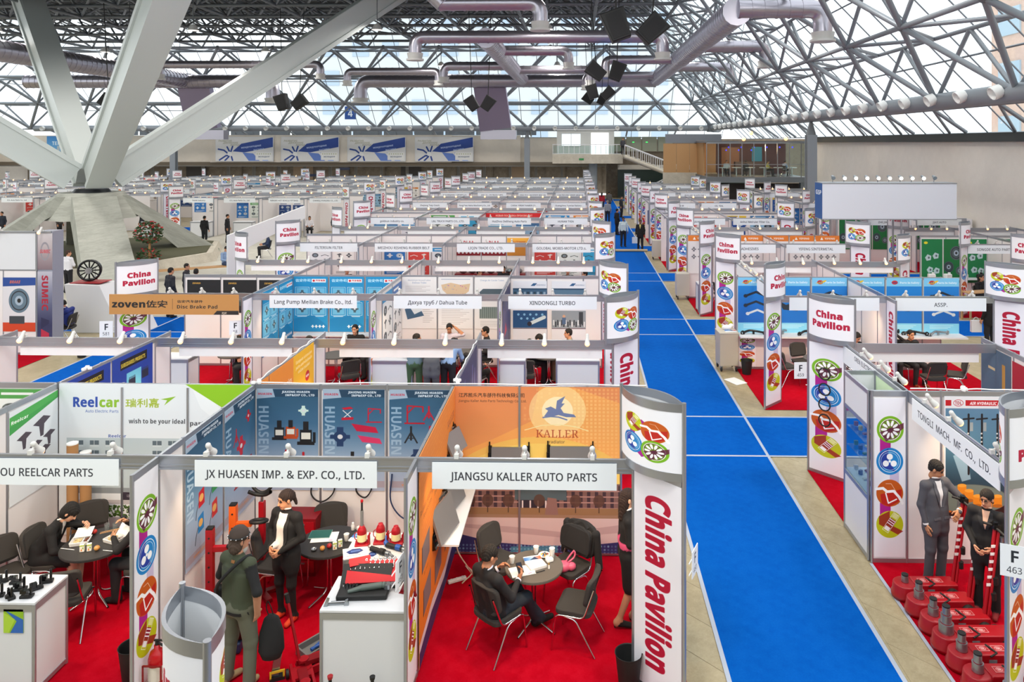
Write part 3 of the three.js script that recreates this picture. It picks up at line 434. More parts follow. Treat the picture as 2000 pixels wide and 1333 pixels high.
// clip spotlights
const lampBody = mg([box(0.05, 0.05, 0.05, 0, 0.02, 0), bar([0, 0.03, 0], [0, 0.075, 0.07], 0.013, 6), bar([0, 0.1, 0.04], [0, 0.03, 0.09], 0.03, 10), ball(0.032, 0, 0.1, 0.04, 1, 1, 1, 8), bar([0, 0.04, 0.08], [0, -0.03, 0.15], 0.032, 12, 0.052)]);
const lampBracket = mg([box(0.05, 0.05, 0.05, 0, 0.02, 0), bar([0, 0.03, 0], [0, 0.075, 0.07], 0.013, 6)]), lampShade = mg([bar([0, 0.1, 0.04], [0, 0.03, 0.09], 0.03, 10), ball(0.032, 0, 0.1, 0.04, 1, 1, 1, 8), bar([0, 0.04, 0.08], [0, -0.03, 0.15], 0.032, 12, 0.052)]);
const lampBulb = ball(0.045, 0, -0.028, 0.15, 1, 1, 1, 10);
const farLampGeo = mergeGeometries([lampBody, ball(0.06, 0, -0.028, 0.155, 1, 1, 1, 8).toNonIndexed()], true);
const lampMass = []; let lampCount = 0, litLamps = 0;
function clipLamp(x, y, z, ry, label, group, near, lit) {
  if (near) {
    const g = thing('clip_spotlight', label, 'spotlight', [x, y, z], ry, group);
    part(g, 'bracket', lampBracket, M.lamp); part(g, 'shade', lampShade, M.lamp); part(g, 'bulb', lampBulb, M.glow);
    if (lit) { const l = new THREE.SpotLight('#ffdcb0', 7, 0, 0.9, 0.7); l.position.set(0, -0.12, 0.18); l.target.position.set(0, -1.5, 1.0); l.shadow.radius = 2; g.add(l, l.target); }
  } else if (lampCount++ < 170) { const m = part(scene, numbered('clip_spotlight'), farLampGeo, [M.lamp, M.glow], [x, y, z], ry); tag(m, label, 'spotlight', group); }
  else { const mm = new THREE.Matrix4().makeRotationY(ry).setPosition(x, y, z); lampMass.push(mm); }
}
// corner towers: a fin between the outer corner post C and the inner corner N, with a lens-shaped header box
function arcStrip(A, B, sag, y0, y1, N = 12) {                             // A, B: [x, z]; bulges to the left of A->B seen from above with +x right, +z down
  const pos = [], uv = [], idx = [], dx = B[0] - A[0], dz = B[1] - A[1], l = Math.hypot(dx, dz), nx = -dz / l, nz = dx / l;
  for (let i = 0; i <= N; i++) { const t = i / N, b = sag * 4 * t * (1 - t); for (const [y, v] of [[y0, 0], [y1, 1]]) { pos.push(A[0] + dx * t + nx * b, y, A[1] + dz * t + nz * b); uv.push(t, v); } }
  for (let i = 0; i < N; i++) { const k = i * 2; idx.push(k, k + 2, k + 1, k + 2, k + 3, k + 1); }
  const g = new THREE.BufferGeometry(); g.setAttribute('position', new THREE.Float32BufferAttribute(pos, 3)); g.setAttribute('uv', new THREE.Float32BufferAttribute(uv, 2)); g.setIndex(idx); g.computeVertexNormals(); return g;
}
function tower(C, N, label, { discsSide = true, ext = 0.18, fin = true, number, top = 3.3, far = false, off = 0 } = {}) {
  // C, N: [x, d]. The header print seen from the gallery is text when discsSide is false
  const g = thing('corner_tower', label, 'sign tower', [C[0], 0, -C[1]]), n = [N[0] - C[0], -(N[1] - C[1])], l = Math.hypot(...n), u = [n[0] / l, n[1] / l];
  const E = [n[0] + u[0] * ext, n[1] + u[1] * ext], mid = [C[0] + n[0] / 2, -C[1] + n[1] / 2];
  part(g, 'post', tallPost, M.alu, [0, 1.66, 0]); part(g, 'post', postGeo, M.alu, [n[0], 1.25, n[1]]); part(g, 'post', new THREE.CylinderGeometry(0.02, 0.02, 0.86, 8), M.alu, [E[0], 2.89, E[1]]);
  // viewer side: pick A (left) and B (right) so that the bulge of the first strip faces the origin
  let A = [0, 0], B = E; const nrm = (a, b) => [-(b[1] - a[1]), b[0] - a[0]]; const toEye = [-C[0], C[1]];
  const q = nrm(A, B); if (q[0] * toEye[0] + q[1] * toEye[1] < 0) [A, B] = [B, A];
  const y0 = 2.47, y1 = top, front = discsSide ? headDiscs : headText, backP = discsSide ? headText : headDiscs, sag = 0.16;
  part(g, 'header_panel', toPrint(arcStrip(A, B, sag, y0 + 0.07, y1 - 0.07), front), front.mat); part(g, 'header_panel', toPrint(arcStrip(B, A, sag, y0 + 0.07, y1 - 0.07), backP), backP.mat);
  part(g, 'header_lining', mg([arcStrip(B, A, -sag + 0.012, y0 + 0.07, y1 - 0.07), arcStrip(A, B, -sag + 0.012, y0 + 0.07, y1 - 0.07)]), M.white);
  for (const y of [y0, y1 - 0.09]) { const rims = []; for (const [a, b] of [[A, B], [B, A]]) { rims.push(arcStrip(a, b, sag + 0.008, y, y + 0.09)); rims.push(arcStrip(b, a, -sag + 0.016, y, y + 0.09)); const up = arcStrip(a, b, sag + 0.008, y, y + 0.09), p = up.attributes.position, p2 = arcStrip(a, b, sag - 0.016, y, y + 0.09).attributes.position; for (let i = 0; i < p.count; i += 2) p.setXYZ(i, p2.getX(i), y + 0.09, p2.getZ(i)); up.computeVertexNormals(); rims.push(up); } part(g, 'rim', mg(rims), M.alu); }
  if (fin) { const ry = Math.atan2(-n[1], n[0]); let f = ry; const fn = [Math.sin(ry), Math.cos(ry)]; if (fn[0] * toEye[0] + fn[1] * toEye[1] < 0) f = ry + Math.PI; const w = l - 0.05;
    part(g, 'fin_panel', BX(w, 2.36, 0.012), M.panel, [n[0] / 2, 1.24, n[1] / 2], ry); const a = discsSide ? finText : finDiscs, b = discsSide ? finDiscs : finText;
    boardAt(g, n[0] / 2, 1.24, n[1] / 2, f, w, 2.34, a, 'fin_print', 0.011); boardAt(g, n[0] / 2, 1.24, n[1] / 2, f + Math.PI, w, 2.34, b, 'fin_print', 0.011);
    for (const [hh, yy] of [[0.07, 2.45], [0.06, 0.04]]) part(g, 'rail', BX(w, hh, 0.03), M.alu, [n[0] / 2, yy, n[1] / 2], ry); }
  if (number) { const t = plate(number), s = discsSide ? 1 : -1; boardAt(g, s * 0.2 + off, 1.75, 0.02, discsSide ? 0.9 : -0.35, 0.26, 0.33, t, 'number_plate', 0.03); }
  return g;
}
// ---------------------------------------------------------------- posters of the stands that can be read
const sil = {                                                              // printed product pictures
  bottle: (g, x, y, s, c) => { R(g, x - s * 0.22, y - s * 0.1, s * 0.44, s * 0.6, c); R(g, x - s * 0.32, y + s * 0.4, s * 0.64, s * 0.14, c); R(g, x - s * 0.1, y - s * 0.45, s * 0.2, s * 0.4, '#1b1b1d'); R(g, x - s * 0.17, y + s * 0.02, s * 0.34, s * 0.28, '#e9e6d8'); R(g, x + s * 0.26, y, s * 0.1, s * 0.45, c); },
  jackStand: (g, x, y, s, c) => { L(g, [[x - s * 0.35, y + s * 0.5], [x, y - s * 0.2], [x + s * 0.35, y + s * 0.5]], c, s * 0.09); L(g, [[x, y - s * 0.55], [x, y + s * 0.3]], c, s * 0.12); L(g, [[x - s * 0.2, y + s * 0.2], [x + s * 0.2, y + s * 0.2]], c, s * 0.06); },
  crane: (g, x, y, s, c) => { L(g, [[x - s * 0.4, y + s * 0.5], [x + s * 0.45, y + s * 0.5]], c, s * 0.08); L(g, [[x - s * 0.3, y + s * 0.5], [x - s * 0.3, y - s * 0.4], [x + s * 0.4, y - s * 0.35], [x + s * 0.4, y - s * 0.1]], c, s * 0.07); L(g, [[x - s * 0.3, y], [x, y - s * 0.35]], c, s * 0.06); },
  creeper: (g, x, y, s, c) => Y(g, [[x - s * 0.5, y - s * 0.2], [x + s * 0.4, y - s * 0.05], [x + s * 0.5, y + s * 0.2], [x - s * 0.3, y + s * 0.12]], c),
  lift: (g, x, y, s, c) => { Y(g, [[x - s * 0.4, y - s * 0.4], [x + s * 0.2, y - s * 0.5], [x + s * 0.4, y - s * 0.35], [x - s * 0.2, y - s * 0.25]], c); L(g, [[x - s * 0.3, y - s * 0.2], [x + s * 0.3, y + s * 0.4]], '#ddd', s * 0.06); L(g, [[x + s * 0.3, y - s * 0.2], [x - s * 0.3, y + s * 0.4]], '#ddd', s * 0.06); Y(g, [[x - s * 0.4, y + s * 0.35], [x + s * 0.4, y + s * 0.3], [x + s * 0.4, y + s * 0.5], [x - s * 0.4, y + s * 0.55]], c); },
  reel: (g, x, y, s, c) => { Y(g, [[x - s * 0.2, y - s * 0.4], [x + s * 0.2, y - s * 0.5], [x + s * 0.24, y + s * 0.2], [x - s * 0.2, y + s * 0.25]], c); D(g, x, y - s * 0.12, s * 0.16, '#d9a55a'); L(g, [[x - s * 0.2, y], [x - s * 0.35, y + s * 0.3], [x - s * 0.4, y + s * 0.6]], '#22303a', s * 0.04); },
  part: (g, x, y, s, c) => { D(g, x, y, s * 0.3, c); R(g, x - s * 0.45, y - s * 0.1, s * 0.9, s * 0.2, c); R(g, x - s * 0.15, y - s * 0.5, s * 0.3, s, c); D(g, x, y, s * 0.12, '#ddd'); },
  sensor: (g, x, y, s, c) => { Y(g, [[x - s * 0.4, y - s * 0.2], [x + s * 0.1, y - s * 0.45], [x + s * 0.45, y - s * 0.25], [x, y + s * 0.05]], c); Y(g, [[x - s * 0.12, y - s * 0.1], [x + s * 0.15, y - s * 0.2], [x + s * 0.1, y + s * 0.5], [x - s * 0.05, y + s * 0.5]], c); },
  arm: (g, x, y, s, c) => { L(g, [[x - s * 0.5, y + s * 0.1], [x, y - s * 0.12], [x + s * 0.5, y + s * 0.12]], c, s * 0.12); D(g, x - s * 0.5, y + s * 0.1, s * 0.1, c); D(g, x + s * 0.5, y + s * 0.12, s * 0.1, c); },
  disc: (g, x, y, s, c) => { D(g, x, y, s * 0.5, c); ring(g, x, y, s * 0.38, 'rgba(30,30,34,.8)', s * 0.05); D(g, x, y, s * 0.2, '#9fb0bf'); D(g, x, y, s * 0.09, '#222'); },
};
const slate = (items, foot) => print(250, 470, (g, w, h) => {
  R(g, 0, 0, w, h, lin(g, 0, 0, 0, h, '#27506b', '#3f6a8a', '#8fa6c0', '#a9b3c8')); R(g, 0, 0, w, 36, '#1f3f58'); Y(g, [[0, 0], [w * 0.26, 0], [w * 0.3, 38], [0, 46]], '#9fb2c4');
  T(g, 'HUASEN', 34, 22, 15, '#c0152c', { weight: 'bold', max: 58 }); T(g, 'JIAXING HUASEN', 160, 13, 14, '#e8eef4', { weight: 'bold', max: 120 }); T(g, 'IMP&EXP CO., LTD', 176, 28, 14, '#e8eef4', { weight: 'bold', max: 120 });
  T(g, 'HUASEN', 28, 190, 58, 'rgba(170,195,215,.75)', { weight: 'bold', rot: Math.PI / 2, max: 270 }); for (const [k, x, y, s, c] of items) sil[k](g, x, y, s, c); R(g, 0, h - 46, w, 30, 'rgba(160,110,100,.35)'); T(g, foot || 'www.jxhuasen.com', w / 2, h - 30, 16, '#c98a5c', { weight: 'bold' });
});
const PR = {
  hs1: slate([['bottle', 92, 188, 92, '#1d2126'], ['bottle', 138, 184, 88, '#c24c1c'], ['bottle', 200, 200, 110, '#14171b'], ['part', 190, 100, 46, '#cfe5d8'], ['jackStand', 120, 330, 80, '#b51524'], ['jackStand', 190, 340, 80, '#b51524']]),
  hs2: slate([['lift', 100, 110, 60, '#c11731'], ['crane', 205, 116, 70, '#c11731'], ['creeper', 170, 180, 110, '#c4153c'], ['creeper', 190, 232, 100, '#d63463'], ['part', 70, 220, 90, '#1f3a63'], ['bottle', 120, 320, 70, '#b51524'], ['bottle', 180, 330, 70, '#24466e']]),
  hs3: slate([['crane', 100, 110, 90, '#b5162b'], ['jackStand', 160, 110, 60, '#c11731'], ['jackStand', 88, 210, 70, '#22262b'], ['crane', 190, 205, 90, '#c11731'], ['part', 110, 320, 90, '#1f3a63']]),
  hs4: slate([['jackStand', 100, 150, 80, '#b51524'], ['part', 180, 160, 80, '#c02034'], ['reel', 100, 260, 90, '#b5121f'], ['reel', 190, 250, 90, '#2c8b4a'], ['reel', 96, 350, 90, '#1c79b8'], ['reel', 190, 345, 90, '#c32a2c']]),
  hs5: slate([['jackStand', 90, 140, 60, '#b51524'], ['part', 190, 90, 50, '#b51524'], ['part', 130, 190, 80, '#c02034'], ['crane', 110, 300, 90, '#9c1f2c'], ['crane', 190, 290, 70, '#9c1f2c']], 'Tel: 0086-573-8520...'),
  reelA: print(760, 700, (g, w, h) => { R(g, 0, 0, w, h, '#e2e7ea'); Y(g, [[500, 0], [760, 0], [760, 150], [660, 100]], '#8cc21f'); Y(g, [[520, 0], [600, 60], [640, 118], [700, 170], [760, 118], [760, 190], [690, 230], [560, 110]], '#e9eef0'); Y(g, [[500, 0], [640, 0], [760, 90], [760, 150], [650, 110]], '#8cc21f');
    g.save(); T(g, 'Reel', 52, 86, 60, '#2e4ea8', { weight: 'bold', align: 'left', max: 104, edge: 2 }); T(g, 'car', 158, 86, 60, '#8dbb33', { weight: 'bold', align: 'left', max: 80, edge: 2 }); g.restore(); T(g, 'Auto Electric Parts', 104, 126, 18, '#3a55a4', { align: 'left', max: 132 }); han(g, '瑞利嘉', 264, 66, 42, '#a3b73a', 0.11); Y(g, [[402, 70], [462, 56], [416, 98], [428, 74]], '#8dbb33');
    T(g, 'wish to be your ideal', 276, 172, 28, '#303338', { weight: 'bold', align: 'left', max: 224 }); T(g, 'part', 516, 180, 28, '#303338', { weight: 'bold', align: 'left' });
    R(g, 30, 250, 700, 250, '#b9c6ca'); for (let r = 0; r < 5; r++) for (let c = 0; c < 10; c++) if (c % 5 < 3 || c > 5) { R(g, 60 + c * 62, 262 + r * 46, 36, 20, '#5c6a73'); R(g, 60 + c * 62 + 16, 262 + r * 46, 2, 20, '#c9d2d4'); R(g, 60 + c * 62, 286 + r * 46, 36, 2, '#dbe3e4'); } R(g, 30, 480, 700, 26, '#8f969a'); R(g, 250, 500, 210, 36, '#39303c'); han(g, '江苏瑞利嘉汽车有限公司', 268, 510, 13, '#d6cfd2'); R(g, 30, 536, 700, 20, '#bdb7b9'); for (let i = 0; i < 700; i++) D(g, 30 + rnd(0, 700), 560 + rnd(0, 56), rnd(2, 6), ['#3f5a22', '#557a2c', '#2f421c'][i % 3]); R(g, 30, 616, 700, 84, '#a8a3a5'); T(g, 'Reelcar', 230, 240, 20, '#4a62a8', { weight: 'bold' }); }),
  reelB: print(250, 480, (g, w, h) => { R(g, 0, 0, w, h, '#dde2e5'); Y(g, [[0, 60], [w, 0], [w, 40], [0, 120]], '#3e9c49'); Y(g, [[0, 30], [w, 0], [w, 30], [0, 80]], '#4aa84f'); T(g, 'Reelcar', 50, 62, 24, '#f2f6ee', { weight: 'bold' }); for (const [x, y, s] of [[70, 180, 90], [160, 150, 110], [60, 300, 100], [130, 250, 80], [200, 230, 80], [170, 300, 90], [110, 370, 90]]) sil.sensor(g, x, y, s, '#4c434d'); }),
  kallerA: print(640, 630, (g, w, h) => { R(g, 0, 0, w, h, lin(g, 0, 0, 0, h * 0.5, '#e28a55', '#eda35e')); Y(g, [[0, 260], [150, 200], [300, 130], [330, 0], [460, 0], [640, 60], [640, 330], [0, 330]], 'rgba(250,180,90,.55)');
    for (let y = 0; y < 22; y++) for (let x = 0; x < 24; x++) { const a = Math.hypot(x - 14, y - 8); if (x > 11 || rnd() < 0.3) R(g, 270 + x * 16, 6 + y * 14, 9, 9, `rgba(255,215,140,${(0.5 * Math.max(0, 1 - a / 22)).toFixed(2)})`); }
    D(g, 330, 560, 460, '#f0c060', 370); D(g, 330, 575, 450, '#f3cf6a', 360); for (const [x, y, a, b] of [[180, 300, 60, 22], [260, 330, 40, 16], [470, 300, 90, 26], [560, 350, 60, 30], [330, 290, 40, 12]]) D(g, x, y, a, 'rgba(225,170,70,.75)', b);
    han(g, '江苏凯乐汽车部件科技有限公司', 18, 24, 17, '#3a2a22', 0.1); T(g, 'Jiangsu Kaller Auto Parts Technology Co., Ltd.', 18, 54, 13, '#3a2a22', { align: 'left', max: 270 });
    g.save(); g.translate(-76, 0); D(g, 476, 92, 110, 'rgba(255,235,170,.55)', 100); D(g, 476, 92, 60, 'rgba(255,245,205,.75)', 55); Y(g, [[424, 112], [440, 90], [428, 82], [450, 74], [470, 84], [474, 52], [506, 34], [492, 62], [504, 62], [488, 80], [500, 98], [540, 104], [548, 114], [510, 114], [480, 106], [458, 112]], '#6f7fa8'); L(g, [[420, 116], [450, 112], [480, 114], [512, 124]], '#6f7fa8', 5);
    L(g, [[350, 164], [415, 146], [480, 142], [545, 150], [595, 166]], '#f6e7a8', 3); T(g, 'KALLER', 474, 178, 40, '#b04a2e', { font: 'serif', sx: 1.05 }); T(g, 'radiator', 474, 208, 17, '#4a3a34'); g.restore();
    g.save(); g.translate(0, 52); R(g, 0, 315, w, 120, '#7d5d58'); for (let i = 0; i < 22; i++) R(g, i * 30 + 4, 322, 13, 84, '#3f3038'); for (let r = 0; r < 4; r++) R(g, 0, 340 + r * 22, w, 5, '#a98078'); R(g, 235, 318, 200, 60, '#4f5f66'); R(g, 255, 378, 140, 40, '#2e2630'); for (let i = 0; i < 5; i++) R(g, 262 + i * 30, 380, 6, 38, '#d8c9c8'); R(g, 0, 408, w, 30, '#8f6c4c');
    for (const x of [60, 130, 210, 330, 470, 560]) { L(g, [[x, 425], [x, 395]], '#3a2c26', 3); D(g, x, 380, 22, 'rgba(84,58,48,.85)', 24); } Y(g, [[350, 440], [362, 368], [396, 372], [404, 440]], '#8a6660'); R(g, 0, 434, w, 16, '#97765f'); R(g, 0, 446, w, 190, '#cdb4b2'); Y(g, [[0, 470], [220, 480], [430, 500], [640, 470], [640, 500], [420, 520], [200, 502], [0, 480]], '#b79c9c');
    Y(g, [[0, 505], [150, 540], [330, 552], [520, 548], [640, 535], [640, 630], [0, 630]], '#2b2d62'); Y(g, [[220, 556], [400, 552], [400, 630], [220, 630]], 'rgba(70,150,170,.75)'); for (let y = 0; y < 6; y++) for (let x = 0; x < 46; x++) D(g, 8 + x * 14, 552 + y * 13, 4, `rgba(150,200,220,${(0.2 + 0.5 * rnd()).toFixed(2)})`); g.restore(); }),
  kallerB: print(640, 630, (g, w, h) => { R(g, 0, 0, w, h, lin(g, 0, 0, 0, h, '#e98b45', '#e8862f', '#e2761f', '#dd7a28')); for (let y = 0; y < 20; y++) for (let x = 0; x < 40; x++) R(g, x * 16, y * 16, 8, 8, `rgba(255,205,130,${(rnd() * 0.22).toFixed(2)})`); T(g, 'KALLER', 540, 90, 34, '#7c4a52', { font: 'serif' }); for (const [x, y] of [[60, 180], [230, 190], [400, 190]]) { T(g, 'Radiator Aluminium', x + 60, y, 22, '#7a4424', { font: 'serif' }); T(g, 'Brazed Cores', x + 60, y + 26, 20, '#7a4424', { font: 'serif' }); } for (const [x, y] of [[40, 290], [220, 300], [400, 300], [60, 430], [240, 440], [420, 430]]) { Y(g, [[x, y], [x + 110, y - 10], [x + 110, y + 70], [x, y + 80]], '#7b6a6c'); R(g, x - 6, y, 8, 80, '#2c2528'); T(g, 'for truck', x + 55, y + 94, 16, '#6f3b1d'); } Y(g, [[0, 560], [200, 540], [420, 560], [640, 520], [640, 560], [400, 590], [180, 570], [0, 585]], '#d9cdd6'); Y(g, [[0, 585], [180, 570], [400, 590], [640, 560], [640, 630], [0, 630]], '#2b2d62'); }),
  tdl1: print(300, 470, (g, w, h) => { R(g, 0, 0, w, h, '#e6e6e8'); R(g, 6, 14, 26, 22, '#c0111f'); g.strokeStyle = '#c0111f'; g.lineWidth = 2; g.beginPath(); g.ellipse(64, 25, 22, 12, 0, 0, 7); g.stroke(); T(g, 'TDL', 64, 26, 17, '#b0101c', { weight: 'bold' }); R(g, 96, 14, 198, 22, '#c0111f'); T(g, 'AIR HYDRAULIC JACK', 195, 26, 16, '#fff', { weight: 'bold italic', max: 180 });
    R(g, 6, 46, w - 12, 418, lin(g, 0, 46, 0, 464, '#5f87a4', '#4f7d96', '#234455', '#16222b')); Y(g, [[40, 230], [100, 210], [120, 320], [80, 330]], 'rgba(200,230,245,.6)'); D(g, 120, 400, 170, '#5d6a62', 60); D(g, 120, 395, 160, '#75847a', 52); g.save(); g.beginPath(); g.rect(6, 300, w - 12, 164); g.clip(); D(g, 120, 425, 175, '#2a1310', 62); D(g, 120, 398, 165, '#6f7d74', 54); g.restore(); for (let i = 0; i < 9; i++) D(g, 24 + i * 32, 446 + (i % 2) * 6, 10, '#c8621a', 4);
    for (const [x, y] of [[80, 345], [112, 365], [150, 385], [196, 390], [240, 385]]) { R(g, x - 20, y, 40, 38, '#e58a1c'); D(g, x, y, 20, '#f0a438', 7); D(g, x, y + 38, 22, '#b5661a', 7); } for (const x of [110, 170, 240]) { L(g, [[x, 70], [x, 300]], '#15181c', 9); L(g, [[x - 24, 88], [x + 24, 84]], '#15181c', 6); R(g, x + 6, 100, 14, 34, '#9aa3a5'); for (let i = 0; i < 8; i++) R(g, x - 6, 140 + i * 16, 8, 6, '#cfd2d0'); } }),
  tdl2: print(300, 470, (g, w, h) => { R(g, 0, 0, w, h, '#e6e6e8'); R(g, 6, 14, w - 12, 22, '#c0111f'); T(g, 'AIR HYDRAULIC JACK', w / 2, 26, 16, '#fff', { weight: 'bold italic', max: 220 }); R(g, 6, 46, w - 12, 418, '#6d8ba0'); for (let i = 0; i < 4; i++) { R(g, 30 + i * 64, 240, 44, 120, '#b5141f'); R(g, 40 + i * 64, 180, 24, 60, '#aeb4b6'); L(g, [[70 + i * 60, 320], [90 + i * 58, 90]], '#2a2d31', 8); } }),
  safe: print(250, 470, (g, w, h) => { R(g, 0, 0, w, h, '#2f9fdc'); R(g, 0, 0, w, 70, '#7cc5ea'); D(g, 58, 38, 22, '#c8281f', 17); Y(g, [[22, 46], [96, 20], [104, 26], [70, 50]], '#f0c020'); T(g, 'ABZ', 58, 38, 20, '#27408c', { weight: 'bold italic' }); T(g, 'Parts In Safety', 164, 40, 22, '#e8f6ff', { weight: 'bold', max: 140, font: 'serif' }); R(g, 0, 70, w, 310, lin(g, 0, 70, 0, 380, '#1683d2', '#0f6cc4', '#0d5fb6')); R(g, 0, 380, w, 90, '#83cdea'); for (let i = 0; i < 3; i++) R(g, 40, 396 + i * 12, 170 - i * 20, 4, '#c7ecf7'); sil.arm(g, 130, 140, 150, '#1f2a38'); sil.arm(g, 130, 220, 150, '#20303e'); sil.arm(g, 140, 290, 140, '#cfd6da'); }),
  safe2: print(250, 470, (g, w, h) => { R(g, 0, 0, w, h, '#7cc5ea'); D(g, 58, 38, 22, '#c8281f', 17); T(g, 'ABZ', 58, 38, 20, '#27408c', { weight: 'bold italic' }); T(g, 'Parts In Safety', 164, 40, 22, '#e8f6ff', { weight: 'bold', max: 140, font: 'serif' }); R(g, 0, 70, w, 310, lin(g, 0, 70, 0, 380, '#1683d2', '#0f6cc4')); R(g, 0, 380, w, 90, '#83cdea'); Y(g, [[20, 190], [80, 230], [200, 180], [236, 230], [160, 280], [60, 270]], '#25313c'); for (let i = 0; i < 3; i++) R(g, 40, 396 + i * 12, 170 - i * 20, 4, '#c7ecf7'); }),
  cyan: print(250, 470, (g, w, h) => { R(g, 0, 0, w, h, '#1c8fc4'); han(g, '佐安件司', 16, 20, 26, '#bfe6f5', 0.14); R(g, 132, 20, 104, 30, '#e8eef0'); D(g, 148, 35, 9, '#d2232a'); han(g, '汽车有限', 162, 26, 16, '#c8262c', 0.14); g.fillStyle = '#b9dff0'; for (const [x, y, a, b] of [[14, 90, 100, 110], [130, 90, 106, 110], [14, 220, 100, 110], [130, 220, 106, 110]]) { g.strokeStyle = '#d3edf7'; g.lineWidth = 3; g.strokeRect(x, y, a, b); R(g, x + 8, y + 8, a - 16, b - 16, 'rgba(190,228,242,.5)'); sil.part(g, x + a / 2, y + b / 2, 60, '#46606c'); R(g, x + 14, y + b + 6, a - 28, 6, '#cfeaf5'); } Y(g, [[0, 360], [150, 330], [w, 420], [w, h], [0, h]], '#1580b6'); for (let i = 0; i < 4; i++) sil.part(g, 140 + i * 26, 425, 26, '#e9f2f5'); }),
  sheetA: print(250, 400, (g, w, h) => { R(g, 0, 0, w, h, '#e5e3e2'); T(g, 'Aluminium brazed tubes', w / 2, 24, 15, '#8796ad'); T(g, 'Dahua Tube', w / 2, 44, 18, '#7f93b5', { font: 'serif' }); for (let i = 0; i < 5; i++) R(g, 24, 70 + i * 10, 180 - (i % 3) * 30, 3, '#b9b4b4'); Y(g, [[20, 250], [120, 220], [160, 300], [40, 330]], '#3f5f7d'); Y(g, [[60, 240], [130, 225], [150, 260], [90, 290]], '#dfe6ea'); for (let i = 0; i < 9; i++) R(g, 150, 220 + i * 16, 80 - (i % 3) * 14, 3, '#a9a4a4'); }),
  sheetB: print(250, 400, (g, w, h) => { R(g, 0, 0, w, h, '#e3e1e0'); R(g, 20, 14, 210, 6, '#aab3c2'); Y(g, [[20, 60], [90, 44], [160, 60], [230, 50], [220, 110], [170, 150], [110, 140], [60, 130], [30, 100]], '#d3b795'); for (let i = 0; i < 16; i++) D(g, 40 + rnd(0, 170), 60 + rnd(0, 80), 4, ['#c98', '#9ab', '#b6a'][i % 3]); for (let i = 0; i < 12; i++) R(g, 24, 220 + i * 13, 200 - (i % 4) * 22, 3, '#b0abab'); }),
  sheetC: print(250, 400, (g, w, h) => { R(g, 0, 0, w, h, '#e3e1e0'); T(g, 'Charge Air Cooler Tubes', w / 2, 24, 16, '#7f93b5'); Y(g, [[20, 130], [60, 90], [230, 90], [220, 140], [20, 150]], '#4b5a63'); R(g, 34, 230, 180, 90, '#7d8b87'); for (let i = 0; i < 12; i++) R(g, 38 + i * 15, 232, 5, 86, '#55615e'); for (let i = 0; i < 4; i++) R(g, 40, 340 + i * 12, 160, 3, '#aaa'); }),
  turboA: print(250, 470, (g, w, h) => { R(g, 0, 0, w, h, '#dfe1e6'); Y(g, [[130, 36], [150, 16], [178, 16], [160, 36]], '#2d5a86'); T(g, 'XINDONGLI', 206, 28, 15, '#5a6f8c', { max: 70 }); R(g, 0, 54, w, 10, '#23435f'); R(g, 0, 64, w, 70, '#3a5f7c'); for (let i = 0; i < 10; i++) R(g, 8 + i * 24, 80, 16, 40, i % 2 ? '#8ca6b8' : '#24404f'); T(g, 'Lab and test centre', w / 2, 196, 15, '#5b6470'); R(g, 0, 220, w, 130, '#1f4d7c'); for (let i = 0; i < 9; i++) D(g, 40 + i * 22, 250 + (i % 2) * 30, 9, '#7fb4d8'); L(g, [[120, 320], [230, 270]], '#c9d8dc', 26); D(g, 122, 320, 17, '#223'); R(g, 0, 352, w, 5, '#4a2336'); R(g, 0, 357, w, 113, '#dcdde2'); }),
  turboB: print(250, 470, (g, w, h) => { R(g, 0, 0, w, h, '#dfe1e6'); Y(g, [[130, 36], [150, 16], [178, 16], [160, 36]], '#2d5a86'); T(g, 'XINDONGLI', 206, 28, 15, '#5a6f8c', { max: 70 }); R(g, 0, 54, w, 10, '#23435f'); R(g, 0, 64, w, 70, '#54758c'); R(g, 0, 220, w, 130, '#8b949b'); for (let i = 0; i < 16; i++) { R(g, 10 + i * 15, 290 + (i % 2) * 12, 9, 40, i % 3 ? '#2a3036' : '#d7dde0'); } D(g, 90, 262, 11, '#c79b80'); R(g, 76, 272, 28, 50, '#4d6484'); R(g, 200, 230, 30, 90, '#353c42'); R(g, 0, 352, w, 5, '#4a2336'); }),
  subs: print(330, 250, (g, w, h) => { R(g, 0, 0, w, h, '#1d3f9e'); R(g, 60, 16, 220, 34, '#14141a'); T(g, 'SUBSIDIARIES PRODUCTS', w / 2, 34, 20, '#e8d23a', { weight: 'bold', max: 200 }); R(g, 110, 70, 120, 80, '#6fc5dd'); for (const [x, y] of [[40, 120], [150, 110], [260, 100], [90, 200], [210, 210]]) { R(g, x - 24, y - 14, 56, 30, '#20263c'); for (let i = 0; i < 5; i++) R(g, x - 20 + i * 11, y - 22, 6, 12, '#2b3350'); } R(g, 180, 170, 120, 70, '#4f9fd0'); }),
  amber: print(330, 250, (g, w, h) => { R(g, 0, 0, w, h, '#e08a2a'); T(g, 'E-Platform for Suppliers', w / 2, 70, 26, '#f7ecd8', { font: 'serif', max: 280 }); T(g, 'in Motorbike & Mail Order', w / 2, 104, 26, '#f7ecd8', { font: 'serif', max: 280 }); R(g, 40, 140, 250, 30, '#2a2018'); han(g, '汽车部件科技有限公司', 52, 146, 20, '#f0d8a0'); }),
